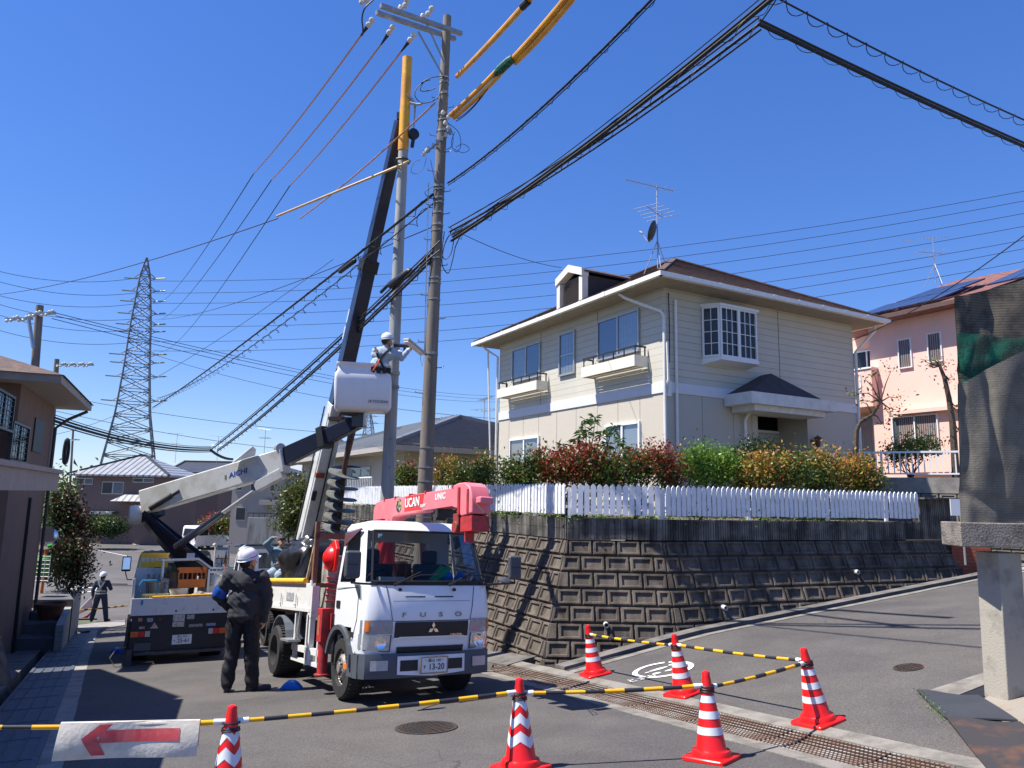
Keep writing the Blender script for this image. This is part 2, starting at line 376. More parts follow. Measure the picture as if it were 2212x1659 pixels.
WD = az1 = azv(69); WN = V(.358, -.934, 0)                             # side-road wall direction, outward
LD = azv(-29.3); LN = V(-.872, -.489, 0)                               # main-road wall direction, outward
P2 = V(1.0, 13, -.68); P3 = V(2.65, 13, -.68)
def gz(p, dz=0): return V(p[0], p[1], G(p[0], p[1])+dz)
# base ground sheet to the horizon
mb = MB()
xs = [-700, -400, -200, -120, -80, -60, -45, -35, -28]+[-24+1.0*i for i in range(42)]+[20, 26, 34, 50, 80, 140, 300, 700]
ys = [-60, -30, -15, -8]+[-5+1.0*i for i in range(40)]+[37, 40, 45, 52, 60, 75, 90, 120, 180, 300, 600, 1200, 2000]
def gfn(x, y):
    near = -.45 if (y < 30 and -14 < x < 30) else -.06
    return (x, y, G(x, y)+near)
I = [[mb.p(gfn(x, y)) for y in ys] for x in xs]
for i in range(len(xs)-1):
    for j in range(len(ys)-1): mb.face((I[i][j], I[i+1][j], I[i+1][j+1], I[i][j+1]))
tag(mb.build('ground', mat('ground_soil', (.12, .115, .085), .95, col2=(.07, .085, .035), scale=.15, bump=.3, bscale=5)), kind='structure')
# main road: left edge along the drain, right edge along the grate, then the wall foot
def ledge(y):
    pts = [(-9, 4.7), (-4.1, .0), (6.81, -4.07), (14.02, -7.81), (27.2, -14.6), (31, -16.6)]
    pts = [(-9, 4.5), (6.81, -4.07), (14.02, -7.95), (27.2, -14.6), (31, -16.6)]
    for (a, x0), (b, x1) in zip(pts, pts[1:]):
        if y <= b: return x0+(x1-x0)*(y-a)/(b-a)
    return pts[-1][1]
LY = [(-9, 1.6), (6.81, -4.0), (14.02, -7.72), (27.2, -14.6), (31, -16.6)]
def lx(y):
    for (a, x0), (b, x1) in zip(LY, LY[1:]):
        if y <= b: return x0+(x1-x0)*(y-a)/(b-a)
    return LY[-1][1]
def rx(y):
    if y < 11.6:
        t = (y-11.9)/GD.y; return (GP+GD*t-GN*.42).x+.0
    base = P2+LN*.78; t = (y-base.y)/LD.y; x = base.x+LD.x*t-.32
    if y < 13: 
        x0 = (GP+GD*((11.6-11.9)/GD.y)-GN*.42).x; f = (y-11.6)/1.4; b13 = base.x+LD.x*((13-base.y)/LD.y)-.32
        return x0*(1-f)+b13*f
    return x
mb = MB(); yy = [-6+.5*i for i in range(75)]
for a, b in zip(yy, yy[1:]):
    for i in range(8):
        q = []
        for y, t in ((a, i/8), (a, (i+1)/8), (b, (i+1)/8), (b, i/8)):
            x = lx(y)*(1-t)+rx(y)*t; q.append((x, y, G(x, y)))
        mb.poly(q)
tag(mb.build('main_road', asphalt), kind='structure')
# side road rising to the right
A0 = GP+GN*.42+GD*(-.35)
def sroad(u, v):
    u = u**1.0
    e1 = A0+WD*(u*26)+WN*0; e1 = V(*A0)+WD*(26*u); top = P3+WN*1.18+WD*(26*u-2.2)
    e2 = A0+GD*(17*u); return None
mb = MB()
topL = lambda t: (P3+WN*(.62+.62)+WD*(t*28-2.35))
botL = lambda t: (GP+GN*.42+GD*(t*17-.1))
for i in range(40):
    for j in range(14):
        q = []
        for a, b in ((i, j), (i+1, j), (i+1, j+1), (i, j+1)):
            t = (a/40)**1.3; f = b/14; p = botL(t)*(1-f)+topL(t)*f; q.append((p.x, p.y, G(p.x, p.y)+.0))
        mb.poly(q)
tag(mb.build('side_road', asphalt), kind='structure')
# road surface beyond the slope (parking area and crossing)
mb = MB(); X = [-75+3*i for i in range(30)]; Y = [30+1.0*i for i in range(12)]+[43+4*i for i in range(12)]
for a, b in zip(Y, Y[1:]):
    for x0, x1 in zip(X, X[1:]): mb.poly([(x, y, G(x, y)-.004) for x, y in ((x0, a), (x1, a), (x1, b), (x0, b))])
tag(mb.build('car_park', farasphalt), kind='structure')
# white lines
paint = mat('road_paint', (.72, .72, .7), .7, col2=(.4, .4, .39), c2lo=.5, c2hi=.62, scale=12)
def line3(mb, a, b, w, dz=.008, n=6):
    a = Vector(a); b = Vector(b); d = (b-a); d.z = 0; d.normalize(); x = V(d.y, -d.x, 0)*w/2
    for i in range(n):
        p = a.lerp(b, i/n); q = a.lerp(b, (i+1)/n)
        mb.poly([gz(p-x, dz), gz(p+x, dz), gz(q+x, dz), gz(q-x, dz)])
mb = MB()
for (u0, v0), (u1, v1), w in (((255, 1169), (300, 1178), .14), ((190, 1184), (275, 1202), .12), ((480, 1168), (530, 1176), .14), ((420, 1160), (478, 1156), .14)):
    line3(mb, ong(u0, v0), ong(u1, v1), w, .02)
c = ong(176, 1275)
for i in range(24):
    a0, a1 = 2*math.pi*i/24, 2*math.pi*(i+1)/24
    mb.poly([gz(c+V(r*math.cos(a), r*math.sin(a), 0), .012) for r, a in ((.62, a0), (.78, a0), (.78, a1), (.62, a1))])
tag(mb.build('road_marking', paint), kind='structure')
# ---- round footpath marking on the side road (ring, two footprints, writing below)
c = ong(1432, 1447)
mb = MB(); R0, R1 = .33, .4
ux = WD; uy = V(-WD.y, WD.x, 0)
def mk(x, y, dz=.008): p = c+ux*x+uy*y; return gz(p, dz)
for i in range(40):
    a0, a1 = 2*math.pi*i/40, 2*math.pi*(i+1)/40
    if i in (5, 22): continue
    mb.poly([mk(r*math.cos(a), r*math.sin(a)) for r, a in ((R0, a0), (R1, a0), (R1, a1), (R0, a1))])
def blob(cx, cy, rx_, ry_, n=12): mb.poly([mk(cx+rx_*math.cos(2*math.pi*i/n), cy+ry_*math.sin(2*math.pi*i/n)) for i in range(n)])
blob(-.02, .07, .14, .042); blob(.2, .1, .05, .035); blob(-.16, -.1, .06, .04); blob(.08, -.12, .13, .042); blob(-.2, .06, .04, .02)
solo(mb, 'footprint_marking', paint, 'worn white ring with two footprints painted on the side road', 'road marking', c)
wp = ong(1388, 1468); tx = text('painted_writing', 'とまれ', .15, plateM(gz(wp, .012), ux+V(0, 0, .11), uy+V(0, 0, -.03)), paint, None, ext=.001)
recenter(tx, gz(wp, .01)); tag(tx, 'worn white writing painted on the asphalt below the footprint ring', 'road marking')
# ================================================================== concrete borders, gutter and grates
def strip(mb, a, b, w, z0, z1, side=None, n=12, jag=0):
    """prism following the ground from a to b (centre line), z0/z1 relative to ground"""
    a = Vector(a); b = Vector(b); d = b-a; d.z = 0; d.normalize(); x = V(d.y, -d.x, 0)*w/2; R = random.Random(3)
    prev = None
    for i in range(n+1):
        p = a.lerp(b, i/n); j = R.uniform(-jag, jag); jj = R.uniform(-jag, jag)
        c4 = [p-x+x*j, p+x+x*jj]; q = [V(k.x, k.y, G(k.x, k.y)+z) for k in c4 for z in (z0, z1)]
        idx = [mb.p(k) for k in q]
        if prev:
            A = prev; B = idx
            mb.face((A[1], A[3], B[3], B[1])); mb.face((A[0], B[0], B[2], A[2])); mb.face((A[0], A[1], B[1], B[0])); mb.face((A[2], B[2], B[3], A[3]))
        else: mb.face((idx[0], idx[2], idx[3], idx[1]))
        prev = idx
    mb.face((prev[0], prev[1], prev[3], prev[2]))
mb = MB()
for s in (-1, 1): strip(mb, GP+GN*(s*.335)+GD*(-.6), GP+GN*(s*.335)+GD*16, .19, -.5, .006, n=40, jag=.12)
mb.bb(0, .001, 0, .001, -9, -8.99)
tag(mb.build('drain_edging', mat('edging_concrete', (.235, .215, .185), .88, col2=(.15, .135, .115), c2lo=.42, c2hi=.62, scale=5, bump=.5, bscale=50)), kind='structure')
mb = MB(); strip(mb, GP+GD*-.6, GP+GD*16, .5, -.45, -.38, n=10); tag(mb.build('drain_channel', black), kind='structure')  # floor coloured black to deepen the shade between the bars
gratem = mat('grate_lit_steel', (.50, .46, .40), .6, .1, col2=(.28, .2, .15), scale=3); grated = mat('grate_shaded_rust', (.045, .024, .016), .8, col2=(.08, .035, .02), scale=6)  # bar sides darkened to paint in their shade, top dashes paled as highlights
def grate_panel(t0, t1, kk, name='drain_grate'):
    mb = MB(); a = GP+GD*(t0+.008); b = GP+GD*(t1-.008)
    for i in range(9):
        o = GN*(-.216+.054*i); p = gz(a+o, -.02); q = gz(b+o, -.02); n = int((t1-t0)/.04)
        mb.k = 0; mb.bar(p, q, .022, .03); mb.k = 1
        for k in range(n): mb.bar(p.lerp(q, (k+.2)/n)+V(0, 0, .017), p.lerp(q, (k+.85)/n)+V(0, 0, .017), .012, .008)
    mb.k = 0
    for k in range(6): c_ = a.lerp(b, k/5); mb.bar(gz(c_-GN*.235, -.05), gz(c_+GN*.235, -.05), .01, .012)
    p0 = gz(a)
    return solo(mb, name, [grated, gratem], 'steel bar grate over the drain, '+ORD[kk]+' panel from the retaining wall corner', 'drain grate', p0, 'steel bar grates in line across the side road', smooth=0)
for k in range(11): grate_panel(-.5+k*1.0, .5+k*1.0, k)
# gutter along the side-road wall: ledge, open channel, edge strip
fo = lambda t, o: P3+WN*o+WD*t
mb = MB(); strip(mb, fo(-2.35, .90), fo(9.2, .74), .30, -.6, .045, n=24, jag=.04)
tag(mb.build('gutter_ledge', concdark), kind='structure')
mb = MB(); strip(mb, fo(-2.35, 1.28), fo(7.0, 1.14), .16, -.6, .008, n=24, jag=.15)
tag(mb.build('gutter_edge', mat('edging_concrete', (.2, .2, .2))), kind='structure')
mb = MB(); strip(mb, fo(7.05, 1.02), fo(8.6, .99), .36, -.3, .03, n=4); solo(mb, 'gutter_lid', concrete, 'pale concrete lid over the gutter end near the brick planter', 'gutter lid', gz(fo(7.8, 1)))
mb = MB(); strip(mb, fo(7.0, 1.12), fo(26, .9), .4, -.4, .01, n=12); tag(mb.build('pavement', concrete), kind='structure')
# strip at the foot of the main-road wall
mb = MB(); f2 = lambda t, o: P2+LN*o+LD*t
strip(mb, f2(-.2, .95), f2(16, 1.3), .62, -.5, .02, n=20); tag(mb.build('wall_foot_strip', concdark), kind='structure')
# left drain: concrete edging and steel covers
mb = MB()
L0 = V(-4.05, 6.81, 0); L1 = V(-7.85, 14.02, 0); L2 = V(-14.7, 27.2, 0); Ls = V(.4, -1.9, 0)
lpts = [Ls, L0, L1, L2]
for a, b in zip(lpts, lpts[1:]):
    strip(mb, a+V(.1, .05, 0), b+V(.1, .05, 0), .2, -.5, .005, n=16, jag=.08)
tag(mb.build('kerb_strip', concrete), kind='structure')
mb = MB()
for a, b in zip(lpts, lpts[1:]): strip(mb, a+V(-1.3, -.68, 0), b+V(-1.3, -.68, 0), 1.35, -.5, -.0, n=12)
tag(mb.build('roadside_apron', concdark), kind='structure')
covm = mat('cover_steel', (.085, .095, .12), .6, .2, var=.2, scale=5)
def cover(kk, a, b, lit=False):
    mb = MB(); d = (b-a).normalized(); x = V(d.y, -d.x, 0)
    a = a+d*.006; b = b-d*.006
    for s in (-.29, .30): mb.bar(gz(a+x*s, .006), gz(b+x*s, .006), .05, .03)
    for i in range(3): mb.bar(gz(a+x*(-.14+.15*i), .009), gz(b+x*(-.14+.15*i), .009), .010, .022)
    for i in range(4):
        c0 = a+x*(-.2+.14*i)+x*.0; q = [c0-x*.072, c0+x*.072]
        mb.k = 0; mb.poly([gz(q[0], .006), gz(q[1], .006), gz(q[1]+(b-a), .006), gz(q[0]+(b-a), .006)])
    for c_ in (a, b): mb.bar(gz(c_-x*.27, .002), gz(c_+x*.28, .002), .02, .02)
    return solo(mb, 'drain_cover', covm, 'ribbed steel drain cover on the left, '+ORD[kk]+' from the camera', 'drain cover', gz(a), 'steel drain covers in line along the left road edge', smooth=0)
kc = 0
for a, b in ((L0+(Ls-L0)*.55, L0), (L0, L1), (L1, L1.lerp(L2, .62))):
    n = int((b-a).length/1.0); off = V(-.27, -.14, 0)
    for k in range(n): cover(kc, a.lerp(b, k/n)+off, a.lerp(b, (k+1)/n)+off); kc += 1
# manhole covers
mhm = mat('cast_iron', (.075, .068, .062), .6, .5, col2=(.11, .07, .05), scale=9, bump=.3)
def manhole(u, v, r, label):
    c = ong(u, v); mb = MB(); n = 36
    e = .3; X_ = V(1, 0, (G(c.x+e, c.y)-G(c.x-e, c.y))/2/e).normalized(); Y_ = V(0, 1, (G(c.x, c.y+e)-G(c.x, c.y-e))/2/e).normalized(); c = gz(c)
    Z_ = X_.cross(Y_); M = Matrix(((X_.x, Y_.x, Z_.x, c.x), (X_.y, Y_.y, Z_.y, c.y), (X_.z, Y_.z, Z_.z, c.z), (0, 0, 0, 1)))
    mb.T = M; mb.lathe([(0.001, .006), (r*.9, .006), (r*.9, .010), (r, .010), (r, -.05)], n=n)
    for i in range(-9, 10):
        x = i*r*.095; h = math.sqrt(max(0, (r*.86)**2-x*x)); k = -h
        j = 0
        while k < h-.02:
            mb.box((x, k+.02, .009), (r*.05, .045, .008)) if (j+i) % 2 else mb.box((x+r*.03, k+.02, .009), (.045, r*.05, .008))
            k += .06; j += 1
    return solo(mb, 'manhole_cover', mhm, label, 'manhole cover', c, smooth=0)
manhole(921, 1573, .31, 'large round iron manhole cover in the road in front of the white crane truck')
manhole(1962, 1443, .15, 'small round iron cover in the side road beyond the cones')
# ================================================================== retaining wall of moulded blocks
blockm = mat('retaining_block', (.165, .136, .108), .92, col2=(.08, .064, .05), c2lo=.38, c2hi=.66, scale=2.2, bump=.55, bscale=70)
def stain(m, s1=.7):
    N, L, P = nodesof(m); tc = N.new('ShaderNodeTexCoord'); mp = N.new('ShaderNodeMapping'); mp.inputs['Scale'].default_value = (5, 5, .5); L.new(tc.outputs['Object'], mp.inputs[0])
    n = N.new('ShaderNodeTexNoise'); n.inputs['Scale'].default_value = 1.3; n.inputs['Detail'].default_value = 5; L.new(mp.outputs[0], n.inputs['Vector'])
    r = N.new('ShaderNodeValToRGB'); r.color_ramp.elements[0].position = .42; r.color_ramp.elements[1].position = .62; r.color_ramp.elements[0].color = (1, 1, 1, 1); r.color_ramp.elements[1].color = (s1, s1, s1, 1)
    L.new(n.outputs['Fac'], r.inputs[0]); mx = N.new('ShaderNodeMix'); mx.data_type = 'RGBA'; mx.blend_type = 'MULTIPLY'; mx.inputs[0].default_value = 1
    L.new(P.inputs['Base Color'].links[0].from_socket, mx.inputs[6]); L.new(r.outputs[0], mx.inputs[7]); L.new(mx.outputs[2], P.inputs['Base Color'])
stain(blockm, .55)
RH, BW, BAT = .262, .40, .4
def block_face(mb, O, D, Nn, rows, sfn0, sfn1, off0=0, bw=BW):
    """O top-left corner, D along, Nn horizontal outward; sfn(v) limits along D at drop v"""
    def P(s, v, o=0):
        nrm = (Nn+V(0, 0, BAT)).normalized()
        return O+D*s+Nn*(BAT*v)+V(0, 0, -v)+nrm*o
    v1 = rows*RH
    q = [P(sfn0(0), 0, -.05), P(sfn1(0), 0, -.05), P(sfn1(v1), v1, -.05), P(sfn0(v1), v1, -.05)]; mb.poly(q)
    R = random.Random(5)
    for r in range(rows):
        va, vb = r*RH+.006, (r+1)*RH-.006; k0 = math.floor(sfn0(vb)/bw)-1; k1 = math.ceil(sfn1(vb)/bw)+1
        for k in range(k0, k1+1):
            s0 = k*bw+(bw/2 if r % 2 else 0)+off0; s1 = s0+bw; lim = []
            for v in (va, vb): lim.append((max(s0+.006, sfn0(v)), min(s1-.006, sfn1(v))))
            if lim[0][1]-lim[0][0] < .02 and lim[1][1]-lim[1][0] < .02: continue
            if lim[0][1]-lim[0][0] < 0 or lim[1][1]-lim[1][0] < 0: continue
            full = (lim[0][1]-lim[0][0]) > .17 and (lim[1][1]-lim[1][0]) > .17; jz = R.uniform(-.003, .004)
            def B(a, b, o): return P((lim[0][0]*(1-a)+lim[0][1]*a)*(1-b)+(lim[1][0]*(1-a)+lim[1][1]*a)*b, va*(1-b)+vb*b, o+jz)
            wa = lim[1][1]-lim[1][0]; e = .016/wa; f = .016/(vb-va); g = .052/wa; h = .046/(vb-va); g2 = .066/wa; h2 = .060/(vb-va)
            rings = [(0, 0, -.05), (e*1.3, f*1.3, 0)]
            if full: rings += [(g, h, 0), (g2, h2, -.032)]
            prev = None
            for (ea, eb, o) in rings:
                idx = [mb.p(B(a, b, o)) for a, b in ((ea, eb), (1-ea, eb), (1-ea, 1-eb), (ea, 1-eb))]
                if prev:
                    for i in range(4): mb.face((prev[i], prev[(i+1) % 4], idx[(i+1) % 4], idx[i]))
                prev = idx
            mb.face(prev)
wallT = thing('retaining_wall', 'dark moulded block retaining wall with three faces below the picket fence', 'retaining wall', gz(P2+V(.3, -.5, 0)))
def wpart(fn, m=blockm, name='block_face', smooth=0):
    mb = MB(); fn(mb); return mb.build(name, m, wallT, world=True, smooth=smooth)
kL = .586*.4  # how the left arris drifts per metre of drop along mid face
wpart(lambda mb: block_face(mb, P2, V(1, 0, 0), V(0, -1, 0), 9, lambda v: -kL*v*1.0, lambda v: 1.65+.184*.4*v, .02, .415))
aL = (V(-kL, -.4, 0)).dot(LD)  # left arris drift along LD
wpart(lambda mb: block_face(mb, P2, LD, LN, 16, lambda v: aL*v, lambda v: 17, .1))
aR = V(.184*.4, -.4, 0).dot(WD)
wpart(lambda mb: block_face(mb, P3, WD, WN, 8, lambda v: aR*v, lambda v: 7.05+.2*v, .05, .41))
# end return face of the wall by the planter
def endface(mb):
    a = P3+WD*7.05; mb.poly([a, a+WD*.3+V(0, 3, 0), a+WD*.9+V(0, 3, -2.1), a+WD*.46+WN*.84+V(0, 0, -2.1)])
wpart(endface, concdark, 'end_face')
# fluted vertical block course
flm = mat('fluted_block', (.24, .22, .19), .9, col2=(.09, .083, .073), c2lo=.4, c2hi=.6, scale=2.0, bump=.4, bscale=60)
stain(flm, .38)
def fluted(mb, a, b, nrm, z0, z1, per=.052):
    d = (b-a); Lh = d.length; d = d/Lh; n = int(Lh/per); zm = (z0+z1)/2
    for zz0, zz1 in ((z0, zm-.004), (zm+.004, z1)):
        for i in range(n):
            s0 = i*Lh/n+.005; s1 = (i+1)*Lh/n-.006
            q = [a+d*s0+nrm*.0, a+d*s1, a+d*(s1-.004)+nrm*.02, a+d*(s0+.004)+nrm*.02]
            q = [V(k.x, k.y, zz0) for k in q]; mb.hexa(q, [k+V(0, 0, zz1-zz0) for k in q])
    q = [a-nrm*.15, b-nrm*.15, b+nrm*.004, a+nrm*.004]; q = [V(k.x, k.y, z0) for k in q]
    mb.hexa(q, [k+V(0, 0, z1-z0-.004) for k in q])
PZ0, PZ1 = -.68, -.325
Q2 = V(P2.x, P2.y, 0); Q3 = V(P3.x, P3.y, 0)
wpart(lambda mb: fluted(mb, Q2, Q3, V(0, -1, 0), PZ0, PZ1, .1), flm, 'fluted_course')
wpart(lambda mb: fluted(mb, Q2, Q2+LD*16.5, LN, PZ0, PZ1), flm, 'fluted_course')
wpart(lambda mb: fluted(mb, Q3, Q3+WD*6.05, WN, PZ0, PZ1), flm, 'fluted_course')
wpart(lambda mb: fluted(mb, Q3+WD*6.06, Q3+WD*7.1, WN, PZ0, .13), flm, 'fluted_pillar')
def cop(mb):
    mb.bar(Q3+WD*6.03+V(0, 0, .145), Q3+WD*7.14+V(0, 0, .145), .36, .035)
wpart(cop, flm, 'pillar_coping')
pvc = mat('pvc_white', (.6, .6, .58), .5, var=.1)
for u, v in ((1309, 1349), (1563, 1312), (1848, 1235)):
    d = ray(u, v); best = None
    for (O, D, Nn) in ((P2, V(1, 0, 0), V(0, -1, 0)), (P3, WD, WN)):
        nn = (Nn+V(0, 0, BAT)).normalized(); t = O.dot(nn)/d.dot(nn); p = d*t; s = (p-O).dot(D)
        if (D.x == 1 and s < 1.9) or (D.x != 1 and s > -.3): best = (p, nn); break
    p, nn = best; ax = V(Nn.x, Nn.y, -.05).normalized(); mb = MB()
    mb.lathe([(.042, -.05), (.042, .07), (.033, .07), (.033, -.05)], p, ax, 16)
    mb.k = 0; h = mb.build('weep_pipe', pvc, wallT, world=True)
    m2 = MB(); m2.lathe([(.001, .0), (.032, .0), (.032, .01), (.001, .01)], p, ax, 12); m2.build('pipe_bore', black, h, world=True)
# lot behind the wall
mb = MB()
q = [V(P2.x, P2.y, -.36)-LN*.1+V(.08, .1, 0), V(P3.x, P3.y+.1, -.36), P3+WD*7.0+V(0, .12, .32), P3+WD*7.0+V(0, .12, .32)+azv(-29)*14, Q2+LD*16.5-LN*.12+V(0, 0, -.36)]
q = [V(k.x, k.y, -.36) for k in q]; mb.poly(q)
tag(mb.build('garden_soil', soil), kind='structure')
# ================================================================== picket fence
fenceT = thing('picket_fence', 'white picket fence on top of the retaining wall', 'fence', (P2.x, P2.y, -.33))
pickw = mat('picket_white', (.80, .81, .83), .45, col2=(.66, .66, .64), c2lo=.52, c2hi=.72, scale=7)
def pickets(a, b, nrm, n, name, w=.080, z0=-.262, z1=.265, ext0=0):
    mb = MB(); d = (b-a); Lh = d.length; d = d/Lh; R = random.Random(n)
    for i in range(n):
        s = (i+.5)*Lh/n; z = z1+R.uniform(-.006, .006); x = R.uniform(-.002, .002); zz = z0+R.uniform(-.008, .008)
        prof = [(-w/2, zz), (w/2, zz), (w/2, z-.045), (w*.07, z), (-w*.07, z), (-w/2, z-.045)]
        pts = [a+d*(s+px_)+V(0, 0, pz)+nrm*(.03+x) for px_, pz in prof]
        mb.prism(pts, nrm*.02)
    mb.build(name, pickw, fenceT, world=True, smooth=0)
    mb = MB()
    for z in (-.13, .15): mb.bar(a+V(0, 0, z)+nrm*.005, b+V(0, 0, z)+nrm*.005, .03, .05)
    mb.build('rail', pickw, fenceT, world=True, smooth=0)
def fposts(pts):
    for p in pts:
        mb = MB(); mb.bb(p.x-.028, p.x+.028, p.y-.028, p.y+.028, -.33, .2); mb.build('fence_post', pickw, fenceT, world=True, smooth=0)
lo = LD*.04
pickets(Q2+V(.06, 0, 0), Q3+V(-.03, 0, 0), V(0, -1, 0), 14, 'picket_panel', .09)
segs = [(0, 1.15), (1.17, 3.0), (3.02, 4.85), (4.87, 6.7), (6.72, 8.6), (8.62, 10.5), (10.5, 12.3), (12.3, 14.1)]
for a, b in segs: pickets(Q2+LD*a, Q2+LD*b, LN, int((b-a)/.105), 'picket_panel')
fposts([Q2+LD*a-LN*.045 for a, b in segs]+[Q3+WN*-.045])
segs = [(.05, 1.85), (1.87, 3.7), (3.72, 5.2), (5.22, 6.02)]
for a, b in segs: pickets(Q3+WD*a, Q3+WD*b, WN, int((b-a)/.105), 'picket_panel')
fposts([Q3+WD*a-WN*.045 for a, b in segs])
# ================================================================== the cream house
z6 = lambda x, y: (995.4+.3*x, 497.7+.3*y)
z7 = lambda x, y: (1548.4+.3*x, 497.7+.3*y)
HC = V(3.57, 17, 0); LA, RA = -29.3, 60.5
fL = Face(HC, LA, -1); fR = Face(HC, RA, 1)
LLEN, RLEN = 8.15, 6.95
house = thing('cream_house', 'two storey cream sided house with brown hip roof above the picket fence', 'house', (HC.x, HC.y, -.36))
siding = mat('cream_siding', (.56, .53, .45), .6, var=.05, scale=1.5, bump=.05); lines(siding, 2, .172, .007, .8, .42)
stucco = mat('cream_stucco', (.53, .485, .41), .85, var=.05, scale=40, bump=.35, bscale=150)
bandm = mat('band_lilac_white', (.66, .66, .70), .55, var=.04)
trim = mat('trim_cream', (.74, .70, .60), .45, var=.07, scale=6)
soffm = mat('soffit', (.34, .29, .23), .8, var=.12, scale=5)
gutm = mat('gutter_white', (.80, .78, .73), .4, var=.08, scale=9)
roofm = mat('roof_slate_brown', (.135, .075, .055), .75, col2=(.06, .042, .038), c2lo=.4, c2hi=.62, scale=7, bump=.35, bscale=40)
alu = mat('aluminium_white', (.76, .77, .78), .35, var=.03); alus = mat('aluminium_silver', (.45, .44, .42), .35, .5, var=.08)
def foot(z0, z1, o=0, niche=None, nd=1.0):
    pts = [fL.P(LLEN, 0, o), fL.P(0, 0, 0)+fL.n*o+fR.n*o]
    a = pts[1]
    if niche:
        s0, s1 = niche; pts += [fR.P(s0, 0, o), fR.P(s0, 0, -nd), fR.P(s1, 0, -nd), fR.P(s1, 0, o)]
    b = fR.P(RLEN, 0, 0)+fR.n*o; c = fR.P(RLEN, 0)+fL.d*LLEN
    pts += [b, c]
    pts = [V(p.x, p.y, z0) for p in pts]; return pts, V(0, 0, z1-z0)
def hpart(fn, m, name, par=None, **k):
    mb = MB(); fn(mb); return mb.build(name, m, par or house, world=True, **k)
bayx=0; n0 = fR.px(*z7(305, 1400))[0]-.05; n1 = fR.px(*z7(652, 1400))[0]
hpart(lambda mb: mb.prism(*foot(-.4, 2.52, niche=(n0, n1))), stucco, 'lower_wall', smooth=0)
hpart(lambda mb: mb.prism(*foot(2.72, 5.03)), siding, 'upper_wall', smooth=0)
def band(mb):
    for f, L in ((fL, LLEN), (fR, RLEN)): f.box(mb, -.0 if f is fR else -.035, L, 2.5, 2.75, -.05, .03)
hpart(band, bandm, 'wall_band', smooth=0)
# joints in the stucco
jm = mat('joint_dark', (.16, .12, .09), .8, var=0)
def joint1(f, z, x, w_, z0, z1):
    s_, _ = f.px(*z(x, 900)); hpart(lambda mb: f.box(mb, s_-w_, s_+w_, z0, z1, -.01, .004), jm, 'wall_joint', smooth=0)
for x in (358, 458, 567, 695, 833, 983, 1130, 1287): joint1(fL, z6, x, .004, -.3, 2.5)
for x, z0 in ((577, 2.75), (985, 4.3)): joint1(fL, z6, x, .008, z0, 5)
for x in (1730, 1950, 2080): joint1(fR, z6, x, .003, -.3, 2.5)
joint1(fR, z7, 449, .01, 2.75, 5)
# soffit, gutter, roof
OV = .62; ZE = 5.02
def ring(o, z):
    a = HC+fL.n*o+fR.n*o; b = HC+fR.d*(RLEN+o)+fR.n*o; c = HC+fR.d*(RLEN+o)+fL.d*(LLEN+o); d = HC+fL.d*(LLEN+o)+fL.n*o
    return [V(p.x, p.y, z) for p in (a, b, c, d)]
r0 = ring(OV, ZE)
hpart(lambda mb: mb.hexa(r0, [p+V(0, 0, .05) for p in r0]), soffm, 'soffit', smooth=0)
def gutter(mb):
    r = ring(OV+.05, ZE+.06)
    for i in (0, 1, 3):
        a, b = r[i], r[(i+1) % 4]; d = (b-a).normalized()
        mb.bar(a-d*.05, b+d*.05, .11, .11)
    for i, f in ((0, fR), (3, fL)):
        a, b = r[i], r[(i+1) % 4]
        for k in range(1, 9): c = a.lerp(b, k/9); mb.box(c+V(0, 0, .0), (.13, .13, .118), Matrix.Rotation(rad(-f.a), 3, 'Z'))
hpart(gutter, gutm, 'gutter')
ctr = HC+fL.d*LLEN/2+fR.d*RLEN/2
rg0 = V(ctr.x, ctr.y, 7.3)-fL.d*.6; rg1 = V(ctr.x, ctr.y, 7.3)+fL.d*.6
def roof(mb):
    e = ring(OV+.03, ZE+.13); th = V(0, 0, .05)
    I = [mb.p(p) for p in e]; J = [mb.p(p-V(0, 0, .07)) for p in e]; A = mb.p(rg0); B = mb.p(rg1)
    mb.face((I[0], I[1], A)); mb.face((I[1], I[2], B, A)); mb.face((I[2], I[3], B)); mb.face((I[3], I[0], A, B))
    for i in range(4): mb.face((I[i], J[i], J[(i+1) % 4], I[(i+1) % 4]))
    # shingle steps: thin courses
    for (p, q, a, b) in ((e[0], e[1], rg0, rg0), (e[3], e[0], rg1, rg0), (e[1], e[2], rg0, rg1)):
        n = 22
        for k in range(n):
            f = k/n; l = p.lerp(a, f); r = q.lerp(b, f); l2 = p.lerp(a, f+.9/n); r2 = q.lerp(b, f+.9/n)
            up = (r-l).cross(l2-l).normalized()
            if up.z < 0: up = -up
            mb.hexa([l+up*.004, r+up*.004, r2+up*.002, l2+up*.002], [l+up*.02, r+up*.02, r2+up*.008, l2+up*.008])
ro = hpart(roof, roofm, 'roof', smooth=0)
def hipcap(mb):
    e = ring(OV+.03, ZE+.13)
    for a, b in ((e[0], rg0), (e[1], rg0), (e[3], rg1), (rg0, rg1)): mb.bar(a+V(0, 0, .02), b+V(0, 0, .03), .16, .035)
hpart(hipcap, roofm, 'hip_cap', ro, smooth=0)
